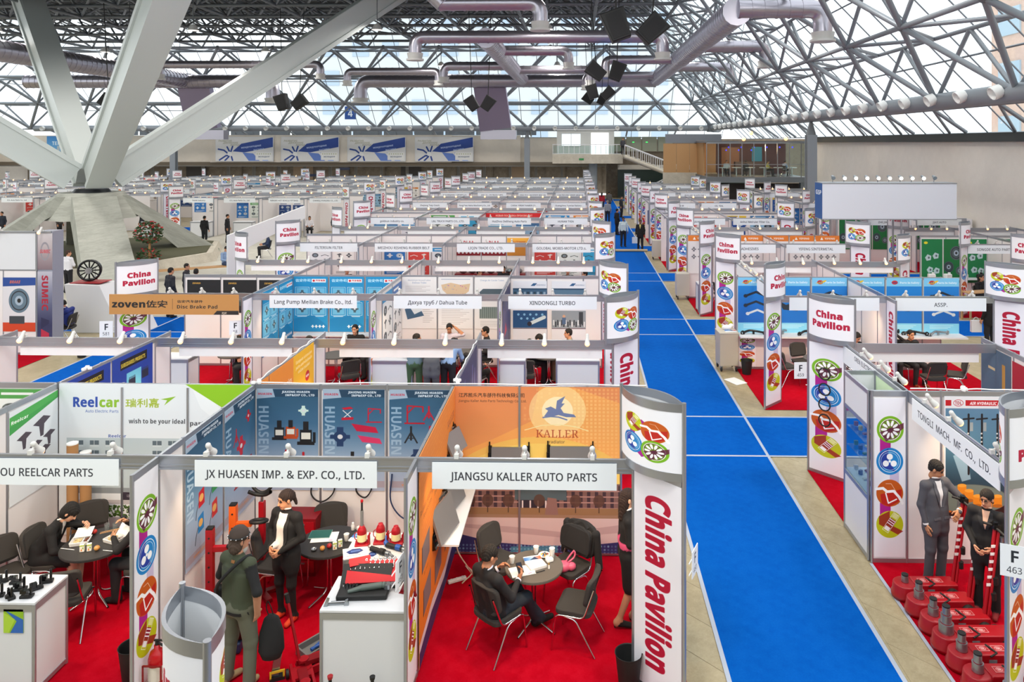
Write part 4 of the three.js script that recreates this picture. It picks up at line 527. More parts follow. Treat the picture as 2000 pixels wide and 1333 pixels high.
  yellow: print(330, 470, (g, w, h) => { R(g, 0, 0, w, h, '#eab31e'); T(g, 'European automotive', w / 2, 50, 28, '#fff3c4', { font: 'serif', max: 260 }); T(g, 'parts and wholesale', w / 2, 84, 28, '#fff3c4', { font: 'serif', max: 260 }); T(g, 'online market', w / 2, 118, 28, '#fff3c4', { font: 'serif', max: 260 }); D(g, 220, 190, 34, '#c42a24'); T(g, 'NEW', 220, 190, 22, '#fff', { weight: 'bold' }); Y(g, [[30, 300], [120, 260], [130, 380], [40, 420]], '#2b2a2a'); D(g, 180, 380, 34, '#3a3430'); }),
  violet: print(330, 470, (g, w, h) => { R(g, 0, 0, w, h, '#3b3a5e'); for (let i = 0; i < 9; i++) R(g, i * 40, 60 + (i % 3) * 40, 18, 300, 'rgba(110,110,160,.6)'); Y(g, [[60, 330], [120, 240], [170, 320]], '#b63a52'); }),
  zoven: print(720, 160, (g, w, h) => { R(g, 0, 0, w, h, '#c08a4c'); T(g, 'zoven', 110, 78, 74, '#24211e', { weight: 'bold', max: 190, edge: 3 }); han(g, '佐安', 208, 48, 56, '#24211e', 0.13); R(g, 352, 34, 2, 84, '#5a4430'); han(g, '佐安汽车部件', 380, 44, 22, '#2a2521', 0.12); T(g, 'Disc Brake Pad', 490, 98, 38, '#2a2521', { weight: 'bold', max: 230 }); Y(g, [[600, 128], [720, 128], [720, 160], [580, 160]], '#2b2724'); T(g, 'ZJZ', 640, 145, 20, '#d8c9b0', { weight: 'bold' }); }),
  dark: print(250, 240, (g, w, h) => { R(g, 0, 0, w, h, '#17191a'); T(g, 'zoven', 70, 24, 22, '#d0a040', { weight: 'bold' }); D(g, 140, 140, 90, '#3f4a48', 50); D(g, 150, 130, 60, '#5d6864', 30); }),
  brake: print(300, 420, (g, w, h) => { R(g, 0, 0, w, h, '#d6d4d8'); Y(g, [[0, 0], [w, 0], [w, 60], [0, 70]], '#24478f'); T(g, 'BRAKE', 110, 34, 32, '#d2663a', { weight: 'bold italic' }); sil.disc(g, 150, 180, 190, '#5f7585'); R(g, 0, 350, w, 70, '#c8401c'); R(g, 60, 300, 140, 60, '#3a3f46'); }),
  green1: print(250, 470, (g, w, h) => { R(g, 0, 0, w, h, '#147a45'); D(g, 50, 40, 24, '#d8cf2a', 14); for (const [x, y] of [[80, 200], [170, 180], [100, 330], [180, 340]]) { Y(g, [[x - 40, y], [x - 10, y - 36], [x + 36, y - 20], [x + 30, y + 26], [x - 20, y + 34]], '#b9cfd2'); D(g, x + 6, y, 12, '#56666a'); } }),
  green2: print(250, 470, (g, w, h) => { R(g, 0, 0, w, h, '#127038'); sil.disc(g, 150, 150, 150, '#4c5a5e'); sil.disc(g, 60, 300, 120, '#3f4f55'); sil.disc(g, 190, 340, 90, '#5d6b70'); }),
  orangeB: print(250, 470, (g, w, h) => { R(g, 0, 0, w, h, '#e3e1e0'); R(g, 0, 0, w, 70, '#dc7a2a'); T(g, 'YIFENG', 150, 36, 30, '#f3ece4', { weight: 'bold' }); Y(g, [[50, 52], [66, 18], [82, 52]], '#f3ece4'); for (let i = 0; i < 6; i++) sil.part(g, 60 + (i % 3) * 66, 170 + Math.floor(i / 3) * 90, 56, '#77787c'); }),
  wheelsG: print(250, 470, (g, w, h) => { R(g, 0, 0, w, h, '#4d6478'); for (const [x, y] of [[70, 330], [130, 350], [190, 380]]) { D(g, x, y, 30, '#d3d0d4', 20); R(g, x - 4, y + 16, 8, 34, '#aab'); } R(g, 180, 60, 26, 130, '#b5883c'); R(g, 60, 100, 60, 14, '#c8b48a'); }),
  redTri: print(250, 250, (g, w, h) => { R(g, 0, 0, w, h, '#a51c2c'); Y(g, [[125, 50], [180, 150], [70, 150]], '#e8dede'); for (let i = 0; i < 5; i++) R(g, 60, 170 + i * 12, 130 - i * 10, 4, '#c98088'); }),
  dlaa: print(400, 200, (g, w, h) => { R(g, 0, 0, w, h, '#e8e4e4'); T(g, 'DLAA', w / 2, 60, 70, '#b3122a', { weight: 'bold' }); R(g, 0, 110, w, 90, '#7c1420'); for (let i = 0; i < 6; i++) D(g, 40 + i * 64, 160, 20, '#c9c9c9'); }),
  autoway: print(400, 200, (g, w, h) => { R(g, 0, 0, w, h, '#e8a83a'); T(g, 'AUTOWAY', w / 2, 50, 44, '#a5341c', { weight: 'bold' }); R(g, 0, 100, w, 100, '#c07c28'); }),
  redLine: print(640, 60, (g, w, h) => { R(g, 0, 0, w, h, '#c8161e'); T(g, 'НОВАЯ ПОСТАВКА ПРОИЗВОДИТ', w / 2, 32, 34, '#f3b8a8', { weight: 'bold', max: 420 }); }),
  sumec: print(128, 560, (g, w, h) => { R(g, 0, 0, w, h, lin(g, 0, 0, 0, h, '#b8b6c0', '#6c6f86', '#2b2f55', '#3f456e')); T(g, 'SUMEC', w / 2, 150, 74, '#a51c34', { weight: 'bold', rot: Math.PI / 2, max: 260, edge: 3 }); Y(g, [[30, 320], [100, 340], [100, 364], [30, 400]], '#23264a'); Y(g, [[30, 400], [100, 430], [100, 460], [30, 480]], '#b02a44'); T(g, 'V', w / 2, 520, 60, '#c3c8dc', { weight: 'bold', rot: Math.PI / 2 }); }),
  sumecLogo: print(128, 220, (g, w, h) => { R(g, 0, 0, w, h, lin(g, 0, 0, 0, h, '#c9c2c2', '#a99a9c', '#7d6a70')); ring(g, 64, 110, 34, '#8f8a90', 12, 50); T(g, 'SUMEC', 64, 110, 30, '#c01c2e', { weight: 'bold italic', max: 90 }); }),
  banner: print(520, 220, (g, w, h) => { R(g, 0, 0, w, h, '#d9d6d2'); Y(g, [[150, 130], [230, 60], [520, 0], [520, 90], [260, 140]], '#24438e'); Y(g, [[240, 140], [340, 150], [400, 220], [300, 220]], '#5f7cc0'); Y(g, [[350, 140], [430, 150], [480, 220], [430, 220]], '#8fa5d6'); for (const p of [[[20, 110], [70, 120], [120, 160]], [[30, 210], [90, 170], [120, 170]], [[80, 215], [115, 180]], [[150, 215], [140, 180]], [[150, 85], [135, 130]], [[100, 90], [125, 140]]]) L(g, p, '#1d3f88', 14); D(g, 122, 152, 20, '#e4e2de'); T(g, 'РАЗВИТИЕ', 80, 34, 24, '#a9a58f', { weight: 'bold italic' }); T(g, 'ДВИЖЕНИЕ', 130, 52, 24, '#a9a58f', { weight: 'bold italic' }); T(g, 'ВПЕРЁД', 170, 72, 22, '#a9a58f', { weight: 'bold italic' }); T(g, 'МЕЖДУНАРОДНЫЕ', 320, 86, 20, '#c3d0ec', { weight: 'bold', rot: -0.13 }); T(g, 'ВЫСТАВКИ', 390, 112, 18, '#c3d0ec', { weight: 'bold', rot: -0.13 }); R(g, 360, 140, 150, 70, '#e4e2dd'); for (let i = 0; i < 7; i++) D(g, 376 + i * 20, 154, 5, '#a8ab7c'); T(g, 'ЭКСПОЦЕНТР', 436, 180, 16, '#3c4a6a', { weight: 'bold' }); }),
  bannerBlue: print(360, 150, (g, w, h) => { R(g, 0, 0, w, h, lin(g, 0, 0, 0, h, '#2f7fc4', '#6aa9d8', '#cfdde4')); T(g, 'ТЕРРИТОРИЯ', 130, 44, 30, '#e3eef6', { weight: 'bold' }); for (let i = 0; i < 16; i++) R(g, i * 22, 120 - rnd(10, 60), 16, 70, i % 2 ? '#b5c2c8' : '#8ea3ad'); R(g, 0, 126, w, 24, '#2c5f92'); }),
  fourS: print(64, 64, (g, w, h) => { R(g, 0, 0, w, h, '#2c58a8'); T(g, '4', 32, 34, 50, '#fff', { weight: 'bold' }); }),
  gsp: print(128, 340, (g, w, h) => { R(g, 0, 0, w, h, '#1f5598'); T(g, 'GSP', 64, 90, 60, '#e8eef4', { weight: 'bold', max: 100 }); }),
};
// plain product posters of the stands further down the hall
const generic = [];
for (const [bg, band, item] of [['#2a6fb4', '#1b4f8f', '#d5dbe0'], ['#e3e4e6', '#4a6fa8', '#6b7076'], ['#2f9ac4', '#e3eef2', '#394a55'], ['#e6e2de', '#c03a34', '#55565a'], ['#1f4f9a', '#d8b63a', '#c7d0da'], ['#dfe6e0', '#4d9a4a', '#5c6660'], ['#8fb9d6', '#3f6f9c', '#2e3b48'], ['#e9e7e4', '#8a8f98', '#7b6a5a'], ['#1b3f7a', '#e8e8ea', '#b8c2cc'], ['#d8dee4', '#2d8ac0', '#4a5560'], ['#c9403a', '#efe9e4', '#e0d6d0'], ['#efeeec', '#d9822e', '#6a6560']])
  generic.push(print(128, 240, (g, w, h) => { R(g, 0, 0, w, h, bg); R(g, 0, 0, w, 34, band); R(g, 12, 12, 70, 9, bg); for (let i = 0; i < 6; i++) { const x = 34 + (i % 2) * 60, y = 70 + Math.floor(i / 2) * 52; [sil.part, sil.disc, sil.arm, sil.sensor][(i + generic.length) % 4](g, x, y, 40, item); } for (let i = 0; i < 3; i++) R(g, 14, 215 + i * 7, 96 - i * 16, 3, item); }));
// ---------------------------------------------------------------- the stands
const ORD = ['first', 'second', 'third', 'fourth', 'fifth', 'sixth', 'seventh', 'eighth', 'ninth', 'tenth', 'eleventh', 'twelfth', 'thirteenth', 'fourteenth', 'fifteenth', 'sixteenth'];
const stands = {};
function lampsFor(s, x0, x1, back, where, key, near, lit, n = 3, xs) {
  const z = -(back + s * 2.5), list = xs || Array.from({ length: n }, (_, i) => x0 + (x1 - x0) * (i + 0.6) / (n + 0.2));
  list.forEach((x, i) => clipLamp(x, 2.5, z, s < 0 ? Math.PI : 0, `white clip spotlight, ${ORD[i]} on ${where}`, 'clip spotlights on stand beams', near, lit));
}
function postersBack(g, o, prints, y0 = 1.35, h = 1.0) { const n = prints.length, w = (o.x1 - o.x0 - 0.1) / n; prints.forEach((t, i) => t && boardAt(g, -(o.x1 - o.x0) / 2 + 0.05 + w * (i + 0.5), y0 + h / 2, 0, o.s < 0 ? 0 : Math.PI, w * 0.86, h, t)); }
const TEXTS = {
  L: [['JIANGSU KALLER AUTO PARTS', 'JX HUASEN IMP. & EXP. CO., LTD.', 'WENZHOU REELCAR PARTS', ' '], ['XINDONGLI TURBO', 'Дахуа труб / Dahua Tube', 'Lang Pump Meilian Brake Co., ltd.', null], ['GOLOBAL MOBIS-MOTOR LTD.s.', 'LIQIN TRADE CO., LTD.', 'MEIZHOU RISHENG RUBBER BELT', 'FILTERSUN FILTER'], ['HUNAN TYEN', 'HuiZhou Deliheng Auto Parts', 'L&L TRUCK PARTS CO., LTD.', 'goldsun industry co.'], ['Guangzhou Sunrise Factory', 'CHINA SPRINT RAMER CO.', 'Yangzhou Haina Machinery Co., Ltd', 'Zhejiang Tialy Clutch'], ['HIGH-TECH MACHINERY (BEIJING)', 'HIGH-TECH MACHINERY (BEIJING)', 'JIAN CO., LTD TRUCK PARTS', 'HEILONGJIANG CARPARTS CO.'], ['Ningbo Bearing Works', 'Auto Lamp Factory', 'Shandong Filter', 'Brake Lining Co.'], ['Piston Ring Works', 'Valve Co., Ltd', 'Hebei Gasket', 'Spring Works']],
  R: [null, [' ', 'ASSP.'], ['LAN ADHESIVES', 'YIFENG SINTERMETAL'], ['JIUYU TAPPETS', 'Anhui Meiruier Filter Co.'], ['ZHEJIANG M', 'OIL SEAL'], ['Wuxi Jiesen', 'WUXU JIESEN AUTO PARTS'], ['Autoparts', 'Sealing'], ['Lamps', 'Works']],
  W: [null, ['SONGDE', 'SONGDE'], ['SONGDE AUTO PARTS CO.', 'SONGDE AUTO PARTS CO.'], ['JIAYI AUTO', 'ZHE JIANG LIGANG'], ['Mirror Co.', 'Hubs'], ['Pumps', 'Shafts']],
  F: [['CHANGLI FORGING CO., LTD', 'NINGBO AOT VEHICLE FITTINGS', 'CCL Auto Parts Co., Ltd', 'TAIAN Industry'], ['Kangyou Vehicle Switch', 'Ruian Motor Trading Co.', 'Auto Exhaust Systems', 'Fasteners']],
};
function block(id, title, k, back, edges, texts, endR, endL, opt = {}) {
  // edges: x of the partitions from the aisle side outwards (descending); two rows back to back
  for (const s of opt.rows || [-1, 1]) {
    const row = k * 2 + (s < 0 ? 0 : 1), near = back < 36, n = edges.length - 1;
    for (let i = 0; i < n; i++) {
      const x1 = edges[i], x0 = edges[i + 1], key = id + row + '_' + i, first = i === 0 && endR, last = i === n - 1 && endL;
      const where = `${opt.end || 'stand'} ${i + 1} from the aisle, ${ORD[row]} row of ${title}`;
      const o = { x0, x1, back, s, left: !last, right: i === 0 && !endR, back_wall: s < 0, corner: !!first, cornerL: !!last, openEnd: first ? 0.5 : 0, text: s < 0 ? (texts[i] === undefined ? ' ' : texts[i]) : ' ', label: `white panelled stand, ${ORD[i]} from the aisle, ${ORD[row]} row of ${title}`, ...(opt.each ? opt.each(s, i) : {}) };
      const g = boothShell(o); stands[key] = { g, o };
      if (!(opt.noLamps && opt.noLamps(s, i))) lampsFor(s, x0 + (o.cornerL ? 0.5 : 0), x1 - (o.corner ? 0.5 : 0), back, `${ORD[i]} stand, ${ORD[row]} row, ${title}`, key, near, back < 22, back > 55 ? 2 : 3);
      if (s < 0 && !(opt.plain && opt.plain(i))) { const t = [0, 1, 2].map(() => generic[Math.floor(rnd(0, generic.length))]); if (near || rnd() < 0.9) postersBack(g, o, near || id === 'F0' ? t : t.slice(0, 2), rnd() < 0.5 ? 0.9 : 1.3, 1.05); }
      if (!near && s > 0 && rnd() < 0.5 && o.left !== false) { const t = generic[Math.floor(rnd(0, generic.length))]; boardAt(g, -(x1 - x0) / 2, 1.8, -s * 1.2, Math.PI / 2, 1.6, 1.1, t); }
    }
    const place = (x, sx) => { const C = [x, back + s * 3.0], N = [x - sx * 0.5, back + s * 2.5]; tower(C, N, `lens-topped sign tower, ${sx > 0 ? (id === 'L' ? 'main aisle' : 'wall side') : (id === 'L' ? 'side aisle' : 'main aisle')} end, ${ORD[row]} row, ${title}`, { discsSide: sx > 0, far: !near }); };
    if (endR && !(opt.noTower && opt.noTower(s, 1))) place(edges[0], 1); if (endL && !(opt.noTower && opt.noTower(s, -1))) place(edges[n], -1);
  }
}
const LX = [1.12, -1.85, -4.82, -7.79, -10.76], RX = [10.19, 7.22, 4.25], WXs = [18.5, 15.9, 13.3];
for (let k = 0; k < 8; k++) {
  const back = 10.8 + 9 * k;
  block('L', 'long block', k, back, LX, TEXTS.L[k], true, k > 0, { plain: (i) => k < 2 || (k === 2 && i === 1), end: 'stand', each: (s, i) => (k === 0 && s < 0 ? { text: TEXTS.L[0][i], label: ['stand with orange walls and world-map backdrop beside the main aisle', 'stand with slate-blue tool posters around the garage tools', 'stand with white walls and green-topped printed backdrop', 'stand at frame edge with small green machinery poster'][i], tsize: 0.42 } : k === 1 && s < 0 && i === 3 ? { text: null, label: 'stand under the wide tan brake pad banner' } : k === 1 && s < 0 ? { label: ['stand with two turbo workshop photo posters', 'stand with white text sheets and a small map', 'stand with bright cyan pump posters'][i] } : {}) });
  if (k > 0 && k < 7) block('R', 'wall-side block', k, back, RX, TEXTS.R[k] ? [...TEXTS.R[k]].reverse() : [], true, true, { plain: (i) => k < 3, each: (s, i) => (k === 1 && s < 0 ? { label: ['stand with white shelf and blue posters, farther from the main aisle', 'corner stand with blue control-arm posters and a wheeled cart'][i] } : {}) });
  if (k > 0 && k < 6) block('W', 'beige-wall block', k, back, WXs, TEXTS.W[k] || [], false, true, { plain: (i) => k < 4 });
}
for (let k = 0; k < 4; k++) for (const [b, x] of [[0, -14.9], [1, -29.8], [2, -44.7]]) { const ed = [0, 1, 2, 3, 4].map((i) => x - 2.97 * i); block('F' + b, ['block behind concrete base', 'block behind splayed legs', 'outermost far block'][b], k, 50.3 + 9 * k, ed, TEXTS.F[k % 2], true, true); }
if (lampMass.length) { const im = new THREE.InstancedMesh(farLampGeo, [M.lamp, M.glow], lampMass.length); lampMass.forEach((m, i) => im.setMatrixAt(i, m)); im.name = 'distant_spotlights'; im.userData.kind = 'stuff'; im.userData.label = 'rows of tiny glowing spotlights on the farthest stands'; im.userData.category = 'spotlights'; scene.add(im); }

// posters of the readable stands
const st = (k) => stands[k].g;
{ // orange stand: banners stretched over the boards
  const g = st('L0_0'), c = (1.12 - 1.85) / 2;
  boardAt(g, (-1.85 + 0.62) / 2 - c, 1.27, 0, 0, 2.44, 2.44, PR.kallerA, 'wall_banner', 0.03); for (const x of [-0.87]) part(g, 'banner_post', BX(0.03, 2.44, 0.02), M.alu, [x - c, 1.27, 0.036]);
  boardAt(g, -1.85 - c, 1.27, 1.24, Math.PI / 2, 2.44, 2.44, PR.kallerB, 'wall_banner', 0.028);
  boardAt(g, -1.85 - c, 1.26, 2.75, Math.PI / 2, 0.44, 2.3, finDiscs, 'fin_print', 0.012);
}
{ const g = st('L0_1'), hw = 1.485; [PR.hs1, PR.hs2, PR.hs3].forEach((t, i) => boardAt(g, -hw + 0.5 + i * 0.99, 1.68, 0, 0, 0.92, 1.5, t)); [PR.hs5, PR.hs4].forEach((t, i) => boardAt(g, -hw, 1.62, 0.5 + i * 0.99, Math.PI / 2, 0.93, 1.62, t)); boardAt(g, -hw, 1.26, 2.75, Math.PI / 2, 0.44, 2.3, finDiscs, 'fin_print', 0.012);
  for (let i = 0; i < 2; i++) part(g, 'wall_bracket', BX(0.02, 0.02, 0.02), M.alu, [-0.5 + i, 2.5, 0]); }
{ const g = st('L0_2'), hw = 1.485; boardAt(g, 0, 1.36, 0, 0, 2.9, 2.26, PR.reelA, 'wall_banner', 0.024); for (const x of [-0.495, 0.495]) part(g, 'banner_post', BX(0.03, 2.36, 0.02), M.alu, [x, 1.26, 0.03]); boardAt(g, -hw, 1.75, 0.5, Math.PI / 2, 0.93, 1.3, PR.reelB); }
{ const g = st('L0_3'); boardAt(g, 1.0, 1.9, 0, 0, 0.9, 1.0, generic[5]); boardAt(g, 0, 1.9, 0, 0, 0.9, 1.0, generic[9]); }
{ const g = st('L1_2'), hw = 1.485; [PR.subs, PR.subs].forEach((t, i) => boardAt(g, -hw, 1.85, -0.62 - i * 1.2, Math.PI / 2, 1.15, 1.2, t)); }
{ const g = st('L1_1'), hw = 1.485; boardAt(g, -hw, 1.85, -1.9, Math.PI / 2, 0.95, 1.25, PR.yellow); boardAt(g, -hw, 1.85, -0.95, Math.PI / 2, 0.95, 1.25, PR.amber); boardAt(g, -hw, 1.85, -0.26, Math.PI / 2, 0.36, 1.25, PR.amber); }
{ const g = st('L1_0'), hw = 1.485; boardAt(g, -hw, 1.7, -1.2, Math.PI / 2, 2.3, 1.5, PR.violet); }
{ const g = st('L2_0'), hw = 1.485; boardAt(g, -0.95, 1.5, 0, 0, 0.92, 1.7, PR.turboA); boardAt(g, 0.1, 1.5, 0, 0, 0.92, 1.7, PR.turboB); boardAt(g, -hw, 1.6, 1.2, Math.PI / 2, 1.9, 1.5, PR.violet); boardAt(g, -hw, 1.26, 2.75, Math.PI / 2, 0.44, 2.3, finDiscs, 'fin_print', 0.012); }
{ const g = st('L2_1'), hw = 1.485; [PR.sheetA, PR.sheetB, PR.sheetC].forEach((t, i) => boardAt(g, -hw + 0.5 + i * 0.99, 1.75, 0, 0, 0.94, 1.4, t)); [generic[1], generic[9]].forEach((t, i) => boardAt(g, -hw, 1.6, 0.5 + i * 0.99, Math.PI / 2, 0.93, 1.5, t)); boardAt(g, -hw, 1.26, 2.75, Math.PI / 2, 0.44, 2.3, finDiscs, 'fin_print', 0.012); }
{ const g = st('L2_2'), hw = 1.485; for (let i = 0; i < 3; i++) boardAt(g, -hw + 0.5 + i * 0.99, 1.7, 0, 0, 0.94, 1.5, PR.cyan); for (let i = 0; i < 2; i++) boardAt(g, -hw, 1.6, 0.5 + i * 0.99, Math.PI / 2, 0.93, 1.6, PR.cyan); boardAt(g, -hw, 1.26, 2.75, Math.PI / 2, 0.44, 2.3, finDiscs, 'fin_print', 0.012); part(g, 'shelf', BX(2.7, 0.03, 0.35), M.white, [0, 0.92, 0.2]); }
{ const g = st('L2_3'); for (let i = 0; i < 3; i++) boardAt(g, -0.95 + i * 0.99, 1.9, 0, 0, 0.92, 0.9, PR.dark); part(g, 'name_banner', sheetBoard(3.0, 0.46, PR.zoven, 0.02), PR.zoven.mat, [0, 2.38, 3.2]); part(g, 'shelf', BX(1.2, 0.03, 0.35), M.white, [0.6, 1.1, 0.2]); }
{ const g = st('L4_1'), hw = 1.485; boardAt(g, -1.0, 2.0, 0, 0, 0.95, 0.7, PR.dlaa); boardAt(g, 0, 2.0, 0, 0, 0.95, 0.7, PR.dlaa); boardAt(g, 1.0, 2.0, 0, 0, 0.95, 0.7, PR.autoway); }
{ const g = st('L6_1'); boardAt(g, 0, 2.35, 0, 0, 2.9, 0.24, PR.redLine, 'poster', 0.05); }
{ // corner stand with blue posters: R2_1 is next to the main aisle, R2_0 beyond
  for (const [k, n] of [['R2_1', 3], ['R2_0', 3]]) { const g = st(k), hw = 1.485; for (let i = 0; i < n; i++) boardAt(g, -hw + 0.5 + i * 0.99, 1.72, 0, 0, 0.93, 1.5, i % 2 ? PR.safe2 : PR.safe); part(g, 'shelf', BX(2.95, 0.04, 0.45), M.white, [0, 0.97, 0.24]); }
  const g = st('R2_1'); boardAt(g, -1.2, 0.5, 0, 0, 0.46, 0.9, finDiscs, 'fin_print', 0.012);
  const t = fasciaPrint('ASSP.', true); part(g, 'side_name_board', sheetBoard(2.0, 0.3, t, 0.012), t.mat, [-0.98, 2.31, 1.2], -Math.PI / 2); part(g, 'side_beam', BX(0.022, 0.16, 2.5), M.alu, [-0.95, 2.42, 1.25]);
  const b = boardAt(g, 0.35, 2.31, 2.56, 0, 0.32, 0.16, print(128, 64, (q, w, h) => { R(q, 0, 0, w, h, '#dcdfe0'); D(q, 64, 34, 26, '#c8281f', 22); Y(q, [[10, 42], [112, 14], [120, 22], [30, 50]], '#f0c020'); T(q, 'ABZ', 64, 34, 30, '#27408c', { weight: 'bold italic' }); }), 'logo', 0.01); }
for (const k of ['W4_0', 'W4_1', 'W2_0', 'W2_1']) { const g = st(k), w = 2.6; for (let i = 0; i < 3; i++) boardAt(g, -w / 2 + 0.45 + i * 0.85, 1.5, 0, 0, 0.8, 1.7, [PR.green1, PR.green2, PR.green1][i]); part(g, 'shelf', BX(2.2, 0.03, 0.4), M.white, [0, 0.85, 0.25]); }
for (const k of ['W6_0', 'W6_1']) { const g = st(k); for (let i = 0; i < 3; i++) boardAt(g, -0.85 + i * 0.85, 1.5, 0, 0, 0.8, 1.7, PR.green2, 'poster', 0.03); }
for (const k of ['R4_0', 'R4_1']) { const g = st(k); for (let i = 0; i < 3; i++) boardAt(g, -0.98 + i * 0.99, 1.72, 0, 0, 0.93, 1.5, PR.orangeB, 'poster', 0.03); }

// side beams with name boards and lamps along the main aisle for the wall-side block ends
for (let k = 1; k < 6; k++) for (const s of [-1, 1]) { const row = 2 * k + (s < 0 ? 0 : 1), g = st('R' + row + '_1'); if (k > 1 || s > 0) { part(g, 'side_beam', BX(0.022, 0.16, 2.5), M.alu, [-0.98, 2.42, -s * 1.25]); part(g, 'side_name_board', BX(0.012, 0.3, 2.0), M.fascia, [-1.0, 2.31, -s * 1.2]); }
  for (let i = 0; i < 3; i++) clipLamp(4.75, 2.5, -(10.8 + 9 * k + s * (0.5 + i * 0.7)), Math.PI / 2, `white clip spotlight, ${ORD[i]} on aisle-side beam, ${ORD[row]} row, wall-side block`, 'clip spotlights on stand beams', k < 3, false); }

// ---------------------------------------------------------------- the two stands facing the main aisle near the gallery
const tdl = thing('exhibition_stand', 'stand with red trolley jacks facing the main aisle', 'trade stand', [4.25, 0, -10.7]);
wallRun(tdl, 0, 0, 3.9, 0, [0, 0.5, 0.99, 1.98, 2.97, 3.9]); boardAt(tdl, 0.25, 1.24, 0, 0, 0.44, 2.3, finDiscs, 'fin_print', 0.012);
boardAt(tdl, 1.5, 1.55, 0, 0, 0.95, 1.75, PR.tdl1); boardAt(tdl, 2.5, 1.55, 0, 0, 0.95, 1.75, PR.tdl2); wallRun(tdl, 3.9, 0, 3.9, 3, [0, 0.99, 1.98, 2.97]);
part(tdl, 'red_carpet', worldUV(box(3.9, 0.006, 3.0, 1.95, 0.006, 1.5), 0.6), redCarpet); part(tdl, 'edge_tape', BX(0.05, 0.002, 2.95), tapeMat, [-0.02, 0.004, 1.5]);
part(tdl, 'fascia_beam', BX(0.022, 0.16, 2.5), M.alu, [0.52, 2.42, 1.25]); { const t = fasciaPrint('TONGLI  MACH.  MF.  CO.,  LTD.', true, 0.42); part(tdl, 'name_board', sheetBoard(2.16, 0.3, t, 0.012), t.mat, [0.49, 2.31, 1.28], -Math.PI / 2); }
[0.5, 1.15, 2.15].forEach((z, i) => clipLamp(4.77, 2.5, -10.7 + z, Math.PI / 2, `white clip spotlight, ${ORD[i]} along name board over the red jacks`, 'clip spotlights on stand beams', true, true));
const oren = thing('exhibition_stand', 'stand with glazed corner showcase facing the main aisle', 'trade stand', [4.25, 0, -10.7]);
part(oren, 'red_carpet', worldUV(box(3.2, 0.006, 3.0, 1.6, 0.006, -1.52), 0.6), redCarpet); wallRun(oren, 3.2, 0, 3.2, -3, [0, 0.99, 1.98, 2.97]); part(oren, 'fascia_beam', BX(0.022, 0.16, 2.5), M.alu, [0.52, 2.42, -1.28]);
part(oren, 'fascia_beam', BX(2.65, 0.16, 0.022), M.alu, [1.86, 2.42, -2.5]); part(oren, 'name_board', BX(2.1, 0.3, 0.012), M.fascia, [1.85, 2.31, -2.54]);
{ const t = fasciaPrint('OREN ELECTRONICS\nCONTROL', true, 0.36); part(oren, 'name_board', sheetBoard(2.06, 0.3, t, 0.012), t.mat, [0.49, 2.31, -1.5], -Math.PI / 2); }
boardAt(oren, 3.2, 1.6, -0.55, -Math.PI / 2, 0.95, 1.7, PR.wheelsG); boardAt(oren, 3.2, 1.9, -1.55, -Math.PI / 2, 0.9, 0.9, PR.redTri); boardAt(oren, 3.2, 1.6, -2.5, -Math.PI / 2, 0.9, 1.6, PR.wheelsG);
[-0.45, -1.05, -1.75].forEach((z, i) => clipLamp(4.77, 2.5, -10.7 + z, Math.PI / 2, `white clip spotlight, ${ORD[i]} along name board behind the showcase`, 'clip spotlights on stand beams', true, true));
tower([4.46, 7.72], [4.92, 8.2], 'lens-topped sign tower beside the red trolley jacks', { discsSide: false, number: '463', off: 0.26 });
tower([4.27, 13.7], [4.77, 13.2], 'lens-topped sign tower hung with black rings behind the showcase', { discsSide: false });
tower([-2.06, 4.02], [-2.45, 4.5], 'open lens-topped sign tower closest to the gallery', { discsSide: false, ext: 0.06 });
{ const p = (x, y, d, n, ry, w, l, side) => single('number_plate', l, 'sign', mg([sheetBoard(w, w * 1.27, plate(n), 0.008), ...[0.06, -0.06].map((q) => toPrint(box(0.1, 0.012, 0.006, w / 2 * side + 0.03 * side, q, -0.01), { u0: plate(n).u0 + 0.001, u1: plate(n).u0 + 0.002, v0: plate(n).v1 - 0.002, v1: plate(n).v1 - 0.001 }))]), plate(n).mat, [x, y, -d], ry); p(4.12, 1.86, 13.68, '459', 0.1, 0.24, 'white number plate beside ring-hung tower fin', 1); p(-1.91, 1.5, 7.8, '461', 1.42, 0.24, 'white number plate on disc-printed partition of the tool stand', -1); p(1.24, 1.62, 7.84, '460', 1.15, 0.22, 'white number plate behind vertical crimson lettering', -1); p(-10.98, 1.75, 16.8, '581', 0.1, 0.3, 'white number plate below tan brake pad banner end', 1); p(-7.96, 1.8, 16.82, '58', 0.3, 0.26, 'white number plate between tan banner and cyan stand', 1); p(1.3, 1.75, 22.8, '457', 0.1, 0.26, 'white number plate on aisle tower of the fourth row', -1); }
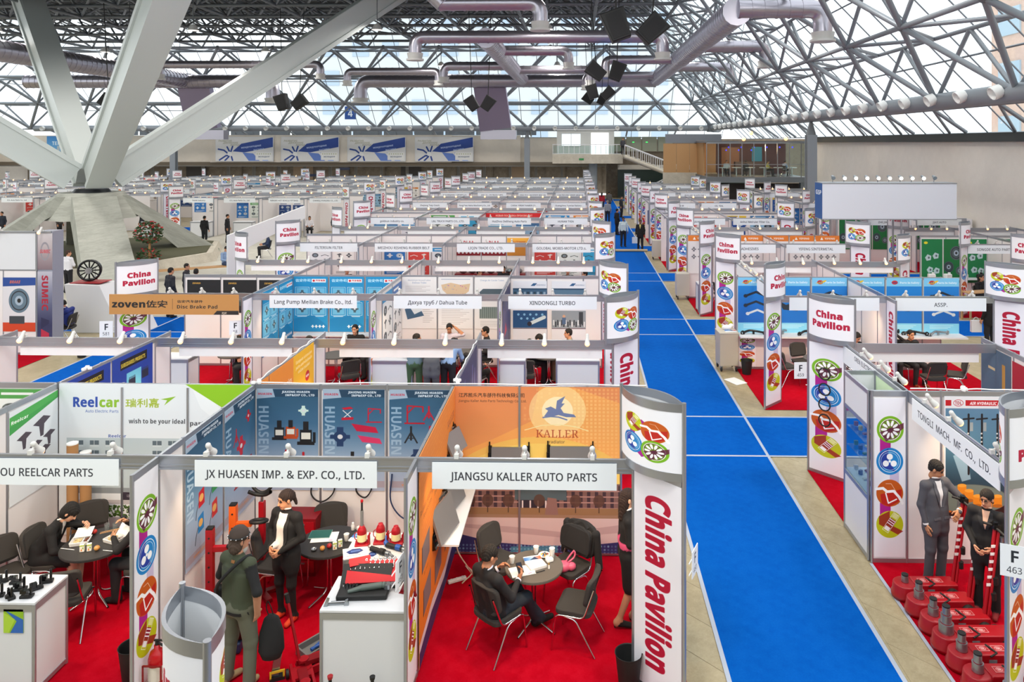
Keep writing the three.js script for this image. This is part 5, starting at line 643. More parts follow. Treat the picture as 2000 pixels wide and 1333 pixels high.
// big sign box of the bearing maker by the beige wall
const gsp = thing('sign_box', 'tall white and blue sign box with ten spotlights on top', 'sign', [12.6, 0, -30.4]);
part(gsp, 'box', box(5.4, 1.45, 0.9, 0, 3.72, 0), mat('#d9dce6', 0.6)); part(gsp, 'frame', mg([box(5.42, 0.05, 0.92, 0, 4.45, 0), box(5.42, 0.04, 0.92, 0, 2.99, 0)]), M.alu); boardAt(gsp, -2.7, 3.72, 0, -Math.PI / 2, 0.9, 1.45, PR.gsp, 'side_print', 0.008);
part(gsp, 'leg', mg([box(0.06, 3, 0.06, -2.1, 1.5, -0.4), box(0.06, 3, 0.06, 0.5, 1.5, -0.4), box(0.06, 3, 0.06, -2.1, 1.5, 0.4), box(0.06, 3, 0.06, 0.5, 1.5, 0.4)]), M.alu);
for (let i = 0; i < 10; i++) { const g = thing('flood_spot', `${ORD[i]} small floodlight along top of the white sign box`, 'spotlight', [10.5 + i * 0.46, 4.48, -30.5], 0, 'floodlights on the sign box'); part(g, 'arm', bar([0, 0, 0], [0, 0.2, 0.05], 0.015, 5), M.steel); part(g, 'head', bar([0, 0.24, -0.06], [0, 0.16, 0.12], 0.05, 10, 0.085), M.steel); if (i > 0 && i < 9) part(g, 'bulb', ball(0.075, 0, 0.155, 0.13), M.glowWhite); }
// white slanting display wall of the filter stand
{ const g = thing('slanted_display', 'white tall slanting board at end of filter stand', 'display board', [-13.3, 0, -27.4]); part(g, 'board', extrude([[0, 0], [0.35, 0], [0.35, 1.9], [3.2, 3.0], [3.2, 3.5], [0, 2.6]], 0.12).rotateY(0.9), M.white); }
// stand with the tall sign column across the side aisle
{ const g = thing('exhibition_stand', 'stand with tall grey sign column across the side aisle', 'trade stand', [-15.05, 0, -20.7]);
  wallRun(g, -3.4, 0, -0.5, 0, [0, 0.97, 1.93, 2.9]); part(g, 'sign_column', BX(0.44, 3.55, 0.44), mat('#8d8f9c', 0.5), [-0.24, 1.78, -0.2]); boardAt(g, -0.24, 1.25, 0.03, 0, 0.43, 2.3, PR.sumec, 'column_print', 0.0); boardAt(g, -0.24, 2.98, 0.03, 0, 0.43, 1.05, PR.sumecLogo, 'column_print', 0.0);
  part(g, 'sign_panel', box(2.6, 1.05, 0.06, -1.8, 2.98, 0), M.white); part(g, 'sign_frame', mg([box(3.1, 0.05, 0.1, -1.6, 3.53, 0), box(0.05, 1.1, 0.1, -0.48, 2.98, 0), box(0.05, 1.1, 0.1, -3.1, 2.98, 0)]), M.alu); boardAt(g, -1.0, 1.45, 0, 0, 0.95, 1.55, PR.brake); boardAt(g, -2.1, 1.5, 0, 0, 0.95, 1.55, PR.brake); part(g, 'red_carpet', box(3.4, 0.006, 1.3, -1.75, 0.006, 0.65), redCarpet);
  for (const x of [-2.3, -1.5, -0.3]) clipLamp(-15.05 + x, 3.56, -20.65, 0, `clip spotlight on top of grey sign column stand, ${x < -2 ? 'outer' : x < -1 ? 'middle' : 'column'} one`, 'clip spotlights on stand beams', true, false); }
// ---------------------------------------------------------------- furniture
function slab(w, h, t, r, bend) {                                        // upholstered pad standing in the xy plane, bent about y
  const s = new THREE.Shape(), a = w / 2, b = h / 2; s.moveTo(-a + r, -b); s.lineTo(a - r, -b); s.quadraticCurveTo(a, -b, a, -b + r); s.lineTo(a, b - r); s.quadraticCurveTo(a, b, a - r, b); for (let i = 1; i < 8; i++) s.lineTo(a - r - (w - 2 * r) * i / 8, b + bend * 0.3 * Math.sin(Math.PI * i / 8)); s.lineTo(-a + r, b); s.quadraticCurveTo(-a, b, -a, b - r); s.lineTo(-a, -b + r); s.quadraticCurveTo(-a, -b, -a + r, -b);
  const g = new THREE.ExtrudeGeometry(s, { depth: t, bevelEnabled: true, bevelSize: 0.012, bevelThickness: 0.012, bevelSegments: 2, curveSegments: 5, steps: 1 }), p = g.attributes.position;
  for (let i = 0; i < p.count; i++) p.setZ(i, p.getZ(i) + bend * (p.getX(i) / a) ** 2); g.computeVertexNormals(); return g;
}
const chairSeat = slab(0.44, 0.42, 0.035, 0.08, 0.012).rotateX(-Math.PI / 2).translate(0, 0.43, 0.0), chairBack = slab(0.44, 0.32, 0.03, 0.08, 0.05).rotateX(-0.2).translate(0, 0.7, -0.245);
const chairLeg = (s, f) => (f ? bent([[s * 0.245, 0, 0.25], [s * 0.235, 0.43, 0.2], [s * 0.235, 0.43, -0.14], [s * 0.21, 0.78, -0.262]], 0.06, 0.012, 6) : bent([[s * 0.25, 0, -0.28], [s * 0.235, 0.4, -0.04], [s * 0.235, 0.425, 0.1]], 0.05, 0.012, 6));
const chairGeo = { frame: mg([bar([-0.235, 0.425, 0.12], [0.235, 0.425, 0.12], 0.01), bar([-0.235, 0.425, -0.1], [0.235, 0.425, -0.1], 0.01)]), legs: [chairLeg(-1, 1), chairLeg(1, 1), chairLeg(-1, 0), chairLeg(1, 0)] };
function chair(x, d, turn, label, cloth = M.chairCloth) { const g = thing('visitor_chair', label, 'chair', [x, 0.012, -d], turn, 'black visitor chairs'); part(g, 'seat', chairSeat, cloth); part(g, 'backrest', chairBack, cloth); part(g, 'seat_frame', chairGeo.frame, M.chrome); chairGeo.legs.forEach((l) => part(g, 'leg', l, M.chrome)); return g; }
function roundTable(x, d, label, r = 0.37, topM = M.tableTop) { const g = thing('round_table', label, 'table', [x, 0.012, -d]); part(g, 'tabletop', mg([cyl(r, r, 0.028, 0, 0.735, 0, 36), cyl(r + 0.006, r + 0.006, 0.02, 0, 0.733, 0, 36)]), topM); for (let i = 0; i < 4; i++) { const a = i * Math.PI / 2 + 0.6, c = Math.cos(a), s = Math.sin(a); part(g, 'leg', bent([[c * 0.03, 0.72, s * 0.03], [c * 0.03, 0.1, s * 0.03], [c * 0.32, 0.015, s * 0.32]], 0.09, 0.013, 6), M.chrome); } return g; }
function counter(x, d, w, dep, h, label, front) { // x, d: middle of the body
  const g = thing('counter_unit', label, 'counter', [x, 0.012, -d]); for (const [a, b] of [[-1, -1], [1, -1], [-1, 1], [1, 1]]) part(g, 'post', cyl(0.022, 0.022, h, a * w / 2, h / 2, b * dep / 2, 8), M.alu);
  part(g, 'front_panel', BX(w - 0.04, h - 0.12, 0.012), M.white, [0, h / 2, dep / 2]); part(g, 'back_panel', BX(w - 0.04, h - 0.12, 0.012), M.white, [0, h / 2, -dep / 2]); for (const a of [-1, 1]) part(g, 'side_panel', BX(0.012, h - 0.12, dep - 0.04), M.white, [a * w / 2, h / 2, 0]);
  part(g, 'rail', mg([box(w, 0.07, 0.03, 0, h - 0.04, dep / 2), box(0.03, 0.07, dep, w / 2, h - 0.04, 0), box(0.03, 0.07, dep, -w / 2, h - 0.04, 0), box(w, 0.05, 0.03, 0, 0.04, dep / 2), box(0.03, 0.05, dep, w / 2, 0.04, 0)]), M.alu); part(g, 'worktop', BX(w + 0.03, 0.022, dep + 0.03), M.white, [0, h + 0.01, 0]); if (front) front(g); return g;
}
const binGeo = lathe([[0.11, 0], [0.15, 0.36], [0.158, 0.37], [0.15, 0.37], [0.145, 0.36], [0.106, 0.02], [0, 0.02]], 22);
const bin = (x, d, label) => single('waste_bin', label, 'bin', binGeo, M.black, [x, 0.014, -d], 0, 'black mesh waste bins');
const cupGeo = lathe([[0.001, 0.004], [0.026, 0.004], [0.036, 0.09], [0.038, 0.092], [0.034, 0.09], [0.024, 0.008], [0.001, 0.008]], 14);
const cup = (x, y, d, label, m = M.plasticWhite) => single('paper_cup', label, 'cup', cupGeo, m, [x, y, -d]);
const leaflet = (x, y, d, w, h, turn, label, t = plainPaper, thick = 0.004, cat = 'leaflet', name = 'leaflet') => single(name, label, cat, sheetBoard(w, h, t, thick).rotateX(-Math.PI / 2), t.mat, [x, y + thick / 2, -d], turn);

// ---------------------------------------------------------------- people: one continuous skin meshed from tapered bones
function surfaceNets(f, lo, hi, cell) {                                   // f(x, y, z) -> [distance, colour]
  const n = [0, 1, 2].map((i) => Math.ceil((hi[i] - lo[i]) / cell) + 1), [nx, ny, nz] = n, D3 = new Float32Array(nx * ny * nz), at = (i, j, k) => i + nx * (j + ny * k);
  for (let k = 0; k < nz; k++) for (let j = 0; j < ny; j++) for (let i = 0; i < nx; i++) D3[at(i, j, k)] = f(lo[0] + i * cell, lo[1] + j * cell, lo[2] + k * cell, false);
  const id = new Int32Array(nx * ny * nz).fill(-1), pos = [], nor = [], col = [], idx = []; const E = 0.004;
  for (let k = 0; k < nz - 1; k++) for (let j = 0; j < ny - 1; j++) for (let i = 0; i < nx - 1; i++) {
    let x = 0, y = 0, z = 0, c = 0; const v = [];
    for (let q = 0; q < 8; q++) v.push(D3[at(i + (q & 1), j + ((q >> 1) & 1), k + (q >> 2))]);
    if (v.every((a) => a < 0) || v.every((a) => a >= 0)) continue;
    for (let q = 0; q < 8; q++) for (const b of [1, 2, 4]) if (!(q & b)) { const a0 = v[q], a1 = v[q | b]; if ((a0 < 0) !== (a1 < 0)) { const t = a0 / (a0 - a1); x += (q & 1) + (b === 1 ? t : 0); y += ((q >> 1) & 1) + (b === 2 ? t : 0); z += (q >> 2) + (b === 4 ? t : 0); c++; } }
    const P = [lo[0] + (i + x / c) * cell, lo[1] + (j + y / c) * cell, lo[2] + (k + z / c) * cell]; id[at(i, j, k)] = pos.length / 3; pos.push(...P);
    const g = [f(P[0] + E, P[1], P[2]) - f(P[0] - E, P[1], P[2]), f(P[0], P[1] + E, P[2]) - f(P[0], P[1] - E, P[2]), f(P[0], P[1], P[2] + E) - f(P[0], P[1], P[2] - E)], l = Math.hypot(...g) || 1; nor.push(g[0] / l, g[1] / l, g[2] / l); col.push(...f(...P, true));
  }
  const quad = (a, b, c, d, flip) => { if (a < 0 || b < 0 || c < 0 || d < 0) return; if (flip) idx.push(a, c, b, a, d, c); else idx.push(a, b, c, a, c, d); };
  for (let k = 1; k < nz - 1; k++) for (let j = 1; j < ny - 1; j++) for (let i = 1; i < nx - 1; i++) { const s = D3[at(i, j, k)] < 0;
    if (s !== D3[at(i + 1, j, k)] < 0) quad(id[at(i, j - 1, k - 1)], id[at(i, j, k - 1)], id[at(i, j, k)], id[at(i, j - 1, k)], !s);
    if (s !== D3[at(i, j + 1, k)] < 0) quad(id[at(i - 1, j, k - 1)], id[at(i - 1, j, k)], id[at(i, j, k)], id[at(i, j, k - 1)], !s);
    if (s !== D3[at(i, j, k + 1)] < 0) quad(id[at(i - 1, j - 1, k)], id[at(i, j - 1, k)], id[at(i, j, k)], id[at(i - 1, j, k)], !s); }
  return { pos, nor, col, idx };
}
const lc = (c) => new THREE.Color(c).toArray();
function field(bones, k = 0.025) {                                        // bones: capsules [ax,ay,az, bx,by,bz, ra, rb, colour] or ellipsoids {c, r, col}
  const B = bones.map((b) => (Array.isArray(b) ? { cap: 1, a: b.slice(0, 3), d: [b[3] - b[0], b[4] - b[1], b[5] - b[2]], ra: b[6], rb: b[7], col: lc(b[8]), L: 1e-9 + (b[3] - b[0]) ** 2 + (b[4] - b[1]) ** 2 + (b[5] - b[2]) ** 2 } : { ...b, col: lc(b.col), m: Math.min(...b.r) }));
  return (x, y, z, wantColour) => { let s = 1e3, best = 1e3, col = null;
    for (const b of B) { let v; if (b.cap) { const px = x - b.a[0], py = y - b.a[1], pz = z - b.a[2]; let t = (px * b.d[0] + py * b.d[1] + pz * b.d[2]) / b.L; t = t < 0 ? 0 : t > 1 ? 1 : t; v = Math.hypot(px - t * b.d[0], py - t * b.d[1], pz - t * b.d[2]) - (b.ra + (b.rb - b.ra) * t); } else { const ex = (x - b.c[0]) / b.r[0], ey = (y - b.c[1]) / b.r[1], ez = (z - b.c[2]) / b.r[2]; v = (Math.hypot(ex, ey, ez) - 1) * b.m; }
      if (b.cut) { s = Math.max(s, -v); continue; }
      if (wantColour) { const w = v - (b.pri || 0); if (w < best) { best = w; col = b.col; } } const kk = b.k ?? k, h = Math.max(kk - Math.abs(s - v), 0) / kk; s = Math.min(s, v) - h * h * kk * 0.25; }
    return wantColour ? col : s; };
}
const toGeo = (parts) => { const g = new THREE.BufferGeometry(), pos = [], nor = [], col = [], idx = []; for (const p of parts) { const o = pos.length / 3; for (const v of p.pos) pos.push(v); for (const v of p.nor) nor.push(v); for (const v of p.col) col.push(v); for (const v of p.idx) idx.push(v + o); } g.setAttribute('position', new THREE.Float32BufferAttribute(pos, 3)); g.setAttribute('normal', new THREE.Float32BufferAttribute(nor, 3)); g.setAttribute('color', new THREE.Float32BufferAttribute(col, 3)); g.setIndex(idx); return g; };
function moved(p, m) { const v = V(0, 0, 0), nm = new THREE.Matrix3().getNormalMatrix(m), q = { pos: [], nor: [], col: p.col, idx: m.determinant() < 0 ? p.idx.map((_, i) => p.idx[i - (i % 3) + [0, 2, 1][i % 3]]) : p.idx }; for (let i = 0; i < p.pos.length; i += 3) { v.set(p.pos[i], p.pos[i + 1], p.pos[i + 2]).applyMatrix4(m); q.pos.push(v.x, v.y, v.z); v.set(p.nor[i], p.nor[i + 1], p.nor[i + 2]).applyMatrix3(nm).normalize(); q.nor.push(v.x, v.y, v.z); } return q; }
const cacheOf = (m, k, f) => { if (!m.has(k)) m.set(k, f()); return m.get(k); };
const heads = new Map(), hairs = new Map(), hands = new Map();
const headMesh = (skin, cell, o) => cacheOf(heads, skin + cell + (o.beard || ''), () => { const S = skin, d = cell < 0.007 ? '#2a1c18' : '#6b4a3c'; return surfaceNets(field([{ c: [0, 0.03, -0.012], r: [0.074, 0.088, 0.094], col: S }, { c: [0, -0.05, 0.018], r: [0.056, 0.07, 0.068], col: S }, { c: [0, -0.1, 0.045], r: [0.03, 0.022, 0.03], col: o.beard || S }, [0, 0.0, 0.082, 0, -0.034, 0.1, 0.009, 0.013, S], { c: [0.031, 0.006, 0.08], r: [0.014, 0.007, 0.01], col: d, k: 0.004, pri: 0.004 }, { c: [-0.031, 0.006, 0.08], r: [0.014, 0.007, 0.01], col: d, k: 0.004, pri: 0.004 }, { c: [0.031, 0.026, 0.081], r: [0.018, 0.004, 0.008], col: d, k: 0.004, pri: 0.003 }, { c: [-0.031, 0.026, 0.081], r: [0.018, 0.004, 0.008], col: d, k: 0.004, pri: 0.003 }, { c: [0, -0.066, 0.08], r: [0.022, 0.007, 0.012], col: '#a65a4e', k: 0.005, pri: 0.003 }, { c: [0.078, -0.01, -0.008], r: [0.012, 0.03, 0.018], col: S, k: 0.01 }, { c: [-0.078, -0.01, -0.008], r: [0.012, 0.03, 0.018], col: S, k: 0.01 }, [0, -0.08, -0.012, 0, -0.125, -0.02, 0.047, 0.046, S], ...(o.beard ? [{ c: [0, -0.11, 0.04], r: [0.05, 0.06, 0.045], col: o.beard }] : [])], 0.02), [-0.1, -0.2, -0.12], [0.1, 0.13, 0.13], cell); });
const hairMesh = (style, colour, cell) => cacheOf(hairs, style + colour + cell, () => { const c = colour, b = [{ c: [0, 0.04, -0.018], r: [0.083, 0.09, 0.102], col: c }];
  if (style === 'bob') b.push({ c: [0, -0.02, -0.035], r: [0.092, 0.115, 0.088], col: c }, { c: [0, 0.05, 0.045], r: [0.07, 0.045, 0.05], col: c }); if (style === 'ponytail') b.push([0, 0.02, -0.11, 0.02, -0.12, -0.13, 0.035, 0.02, c], { c: [0, 0.02, -0.04], r: [0.083, 0.08, 0.085], col: c }); if (style === 'long') b.push([0, -0.02, -0.06, 0, -0.24, -0.09, 0.085, 0.055, c]); if (style === 'short') b.push({ c: [0, -0.01, -0.05], r: [0.078, 0.07, 0.062], col: c }); if (style === 'shaggy') b.push({ c: [0, -0.04, -0.045], r: [0.095, 0.12, 0.08], col: c });
  if (style === 'none') return null;
  b.push({ c: [0, style === 'bob' ? -0.055 : -0.03, 0.115], r: [style === 'bob' ? 0.062 : 0.084, style === 'bob' ? 0.085 : 0.1, 0.088], col: c, cut: 1 }); if (style === 'short') b.push({ c: [0, -0.12, 0.0], r: [0.2, 0.085, 0.12], col: c, cut: 1 }); const hf = field(b, 0.02); return surfaceNets((x, y, z, w) => (w ? hf(x, y, z, true) : hf(x, y, z) + 0.0035 * Math.sin(x * 210 + y * 60) * Math.sin(z * 190 + y * 90) + 0.002), [-0.12, -0.32, -0.19], [0.12, 0.15, 0.13], cell); });
const handMesh = (skin, grip, cell) => cacheOf(hands, skin + grip + cell, () => { const S = skin, b = [[-0.018, 0.0, 0, -0.022, 0.075, 0, 0.017, 0.016, S], [0.018, 0.0, 0, 0.022, 0.075, 0, 0.017, 0.016, S], [0, 0.01, 0, 0, 0.07, 0, 0.019, 0.017, S]], curl = [0.35, 1.0, 1.7][grip];
  [[-0.03, 0.06, 0.02], [-0.01, 0.072, 0.024], [0.01, 0.07, 0.023], [0.03, 0.062, 0.018]].reverse().forEach(([x, l0], i) => { const L1 = [0.04, 0.045, 0.042, 0.033][3 - i], a1 = curl * 0.6, a2 = curl * 1.3, y0 = 0.078, p1 = [x * 1.1, y0 + L1 * Math.cos(a1), L1 * Math.sin(a1)], p2 = [x * 1.12, p1[1] + L1 * 0.85 * Math.cos(a2), p1[2] + L1 * 0.85 * Math.sin(a2)]; b.push([x, y0 - 0.01, 0, ...p1, 0.0095, 0.009, S], [...p1, ...p2, 0.009, 0.0075, S]); });
  b.push([0.03, 0.015, 0.005, 0.058, 0.05, 0.02, 0.013, 0.0105, S], [0.058, 0.05, 0.02, 0.06 - grip * 0.01, 0.082, 0.03 + grip * 0.008, 0.0105, 0.0085, S], [0, -0.04, 0, 0, 0.01, 0, 0.026, 0.022, S]); return surfaceNets(field(b, 0.008), [-0.06, -0.07, -0.04], [0.09, 0.19, 0.1], cell); });
const drapes = new Map(); const drapeMat = (c) => cacheOf(drapes, c, () => new THREE.MeshStandardMaterial({ color: c, roughness: 0.8, side: THREE.DoubleSide }));
const POSE = {
  stand: { pelvis: [0, 0.95, 0], chest: [0, 1.28, 0], neck: [0, 1.47, -0.01], head: [0, 1.62, 0.02], sL: [0.175, 1.4, -0.01], sR: [-0.175, 1.4, -0.01], eL: [0.24, 1.13, -0.03], eR: [-0.24, 1.13, -0.03], wL: [0.25, 0.9, 0.05], wR: [-0.25, 0.9, 0.05], hL: [0.095, 0.92, 0], hR: [-0.095, 0.92, 0], kL: [0.105, 0.5, 0.02], kR: [-0.105, 0.5, 0.02], aL: [0.11, 0.09, -0.02], aR: [-0.11, 0.09, -0.02], tL: [0.125, 0.035, 0.13], tR: [-0.125, 0.035, 0.13] },
  sit: { pelvis: [0, 0.55, -0.08], chest: [0, 0.86, -0.1], neck: [0, 1.05, -0.08], head: [0, 1.2, -0.03], sL: [0.175, 0.98, -0.09], sR: [-0.175, 0.98, -0.09], eL: [0.24, 0.73, -0.02], eR: [-0.24, 0.73, -0.02], wL: [0.17, 0.7, 0.2], wR: [-0.17, 0.7, 0.2], hL: [0.095, 0.53, -0.04], hR: [-0.095, 0.53, -0.04], kL: [0.12, 0.52, 0.36], kR: [-0.12, 0.52, 0.36], aL: [0.12, 0.09, 0.34], aR: [-0.12, 0.09, 0.34], tL: [0.13, 0.035, 0.48], tR: [-0.13, 0.035, 0.48] },
};
const bodyMat = new THREE.MeshStandardMaterial({ vertexColors: true, roughness: 0.85 });
function person(label, [x, y, d], turn, base, o = {}) {
  const J = { ...POSE[base], ...(o.J || {}) }, cell = o.cell || 0.026, hero = cell < 0.02, skin = o.skin || '#c08a6a', top = o.top || '#17171a', bot = o.bottom || '#1b1c20', shoe = o.shoe || '#141414', g = thing('person', label, 'person', [x, y, -d], turn), b = [], f = o.build || 1;
  const seg = (p, q, r0, r1, c, k) => { const a = [...J[p], ...J[q], r0, r1, c]; b.push(a); }; const cs = [0.075, -0.075];
  for (const s of cs) b.push([J.pelvis[0] + s * 0.9, J.pelvis[1], J.pelvis[2], J.chest[0] + s, J.chest[1], J.chest[2], 0.112 * f, 0.108 * f, top]);
  b.push([...J.chest, ...J.neck, 0.1 * f, 0.055, top], [...J.sL, ...J.sR, 0.066, 0.066, top], [...J.neck, J.head[0], J.head[1] - 0.05, J.head[2] - 0.02, 0.05, 0.048, skin], [J.pelvis[0] + 0.06, J.pelvis[1] - 0.04, J.pelvis[2], J.pelvis[0] - 0.06, J.pelvis[1] - 0.04, J.pelvis[2], 0.118 * f, 0.118 * f, o.skirt ? (o.skirtColour || bot) : bot]);
  if (o.jacket) for (const s of [1, -1]) b.push([J.pelvis[0] + s * 0.06, J.pelvis[1] + 0.1, J.pelvis[2], J.pelvis[0] + s * 0.075, J.pelvis[1] - (base === 'sit' ? 0.03 : 0.16), J.pelvis[2], 0.12 * f, 0.124 * f, top]);
  for (const s of ['L', 'R']) {
    const sl = o.sleeves === 'short' ? skin : top, up = o.armColour || top; seg('s' + s, 'e' + s, 0.062, 0.05, up); seg('e' + s, 'w' + s, 0.048, 0.034, o.sleeves === 'short' ? skin : up);
    const leg = o.legs || bot, wide = o.wide || (o.slim ? 1 : 1.14); seg('h' + s, 'k' + s, 0.088 * wide, 0.064 * wide, leg); seg('k' + s, 'a' + s, (o.slim ? 0.055 : 0.06) * wide, (o.slim ? 0.036 : 0.054) * wide, leg);
    const a = J['a' + s], t = J['t' + s]; b.push([a[0], a[1] - 0.045, a[2], ...t, 0.043, 0.034, shoe], [a[0], a[1] - 0.035, a[2] - 0.03, a[0], a[1], a[2], 0.042, 0.04, o.slim ? leg : shoe]); if (o.heel) b.push([a[0], a[1] - 0.03, a[2] - 0.05, a[0], 0.012, a[2] - 0.055, 0.02, 0.012, shoe]);
  }
  if (o.skirt) for (const s of ['L', 'R']) { const h = J['h' + s], k = J['k' + s], t = o.skirt; b.push({ c: [0, -9, 0], r: [0.01, 0.01, 0.01], col: bot }); b.push([...h, h[0] + (k[0] - h[0]) * t, h[1] + (k[1] - h[1]) * t, h[2] + (k[2] - h[2]) * t, 0.108, 0.098, o.skirtColour || bot]); }
  if (o.belt) b.push([J.pelvis[0] + 0.07, J.pelvis[1] + 0.13, J.pelvis[2], J.pelvis[0] - 0.07, J.pelvis[1] + 0.13, J.pelvis[2], 0.117, 0.117, o.belt]);
  if (o.extra) b.push(...o.extra(J));
  const all = Object.values(J), lo = [0, 1, 2].map((i) => Math.min(...all.map((p) => p[i])) - 0.19), hi = [0, 1, 2].map((i) => Math.max(...all.map((p) => p[i])) + 0.19); lo[1] = Math.max(lo[1], -0.03); hi[1] = Math.min(hi[1], J.head[1] + 0.02 > J.sL[1] ? Math.max(J.head[1] - 0.02, ...['wL', 'wR', 'eL', 'eR'].map((k) => J[k][1] + 0.08)) : hi[1]);
  const skinF = field(b, 0.03), parts = [surfaceNets(skinF, lo, hi, cell)], hc = hero ? 0.006 : 0.0085;
  const look = o.look || [0, 0, 0], hm = new THREE.Matrix4().makeRotationFromEuler(new THREE.Euler(look[1], look[0], look[2] || 0, 'YXZ')).setPosition(...J.head); parts.push(moved(headMesh(skin, hc, o), hm));
  for (const s of ['L', 'R']) { const w = V(...J['w' + s]), e = V(...J['e' + s]), yv = (o['dir' + s] ? V(...o['dir' + s]) : w.clone().sub(e)).normalize(), pn = o['palm' + s] ? V(...o['palm' + s]) : V(s === 'L' ? -1 : 1, 0, 0.2); let xv = yv.clone().cross(pn).normalize(); const zv = xv.clone().cross(yv).normalize(); const m = new THREE.Matrix4().makeBasis(s === 'L' ? xv.clone().negate() : xv, yv, zv).setPosition(w); if (s === 'L') m.makeBasis(xv.clone().multiplyScalar(-1), yv, zv).setPosition(w); parts.push(moved(handMesh(skin, (o.grip || [0, 0])[s === 'L' ? 0 : 1], hero ? 0.006 : 0.011), m)); }
  part(g, 'body', toGeo(parts), bodyMat);
  const hs = hairMesh(o.hair || 'short', o.hairColour || '#17120f', hero ? 0.007 : 0.013); if (hs) { const h = part(g, 'hair', toGeo([moved(hs, hm)]), bodyMat); }
  // garments laid on the body: rows of [y, x from, x to] draped onto the chest or back
  const drape = (name, rows, colour, lift, dir = 1) => { const U = 6, N2 = 20, pos = [], uv = [], idx = []; for (let i = 0; i <= N2; i++) { const t = i / N2 * (rows.length - 1), k = Math.min(Math.floor(t), rows.length - 2), q = t - k, r = [0, 1, 2].map((c) => rows[k][c] + (rows[k + 1][c] - rows[k][c]) * q); for (let j = 0; j <= U; j++) { const px = r[1] + (r[2] - r[1]) * j / U; let z = J.chest[2] + dir * 0.42; for (let s = 0; s < 60; s++) { const dd = skinF(px, r[0], z); if (dd < 0.001 || z * dir < (J.chest[2] * dir - 0.3)) break; z -= dir * Math.max(dd, 0.002); } pos.push(px, r[0], z + dir * lift); uv.push(j / U, i / N2); } } for (let i = 0; i < N2; i++) for (let j = 0; j < U; j++) { const k = i * (U + 1) + j; if (dir > 0) idx.push(k, k + U + 1, k + 1, k + 1, k + U + 1, k + U + 2); else idx.push(k, k + 1, k + U + 1, k + 1, k + U + 2, k + U + 1); } const q = new THREE.BufferGeometry(); q.setAttribute('position', new THREE.Float32BufferAttribute(pos, 3)); q.setAttribute('uv', new THREE.Float32BufferAttribute(uv, 2)); q.setIndex(idx); q.computeVertexNormals(); part(g, name, q, drapeMat(colour)); };
  if (hero || o.shirt) { const n = J.neck, c = J.chest, ny = n[1], cx = c[0]; if (o.shirt) { const w = o.shirtW || 0.05, low = c[1] - (o.shirtLow ?? 0.06); drape('shirt_front', o.shirtW ? [[ny - 0.02, -w * 0.9 + cx, w * 0.9 + cx], [c[1], -w * 1.05 + cx, w * 1.05 + cx], [low, -w + cx, w + cx]] : [[ny - 0.005, -w + cx, w + cx], [(ny + low) / 2, -w * 0.6 + cx, w * 0.6 + cx], [low, -0.004 + cx, 0.004 + cx]], o.shirt, 0.006);
      if (o.jacket && hero) for (const s of [-1, 1]) drape('lapel', [[ny - 0.02, s * w + cx, s * (w + 0.035) + cx], [(ny + low) / 2 + 0.02, s * w * 0.75 + cx, s * (w * 0.75 + 0.06) + cx], [low, s * (o.shirtW ? w : 0.004) + cx, s * ((o.shirtW ? w : 0.004) + 0.03) + cx]].map(([y, a, b2]) => [y, Math.min(a, b2), Math.max(a, b2)]), o.lapel || top, 0.011);
      part(g, 'collar', new THREE.TorusGeometry(0.056, 0.011, 6, 20).rotateX(Math.PI / 2 - 0.25).translate(n[0], n[1] + 0.028, n[2] + 0.012), drapeMat(o.shirt)); }
    if (o.cuff) for (const s of ['L', 'R']) { const w = J['w' + s], e = J['e' + s], at = (t) => [0, 1, 2].map((i) => w[i] + (e[i] - w[i]) * t); part(g, 'cuff', bar(at(0.02), at(0.1), 0.037, 12, 0.038), drapeMat(o.cuff)); }
    if (o.jacket && hero && base === 'stand') for (const s of [-1, 1]) part(g, 'pocket_flap', new THREE.BoxGeometry(0.11, 0.03, 0.008).rotateX(-0.1).translate(s * 0.085, J.pelvis[1] + 0.02, J.pelvis[2] + 0.13 * f), drapeMat(o.lapel || top));
    (o.drapes || []).forEach((q) => drape(...q)); }
  if (o.glasses) { const gl = mg([torus(0.02, 0.002, 0.031, 0.005, 0.096, 14), torus(0.02, 0.002, -0.031, 0.005, 0.096, 14), bar([-0.011, 0.007, 0.098], [0.011, 0.007, 0.098], 0.002, 5), bar([0.05, 0.008, 0.094], [0.08, 0.01, 0.0], 0.002, 5), bar([-0.05, 0.008, 0.094], [-0.08, 0.01, 0.0], 0.002, 5)]).applyMatrix4(hm); part(g, 'glasses', gl, M.black); }
  if (o.scale) g.scale.setScalar(o.scale);
  return g;
}
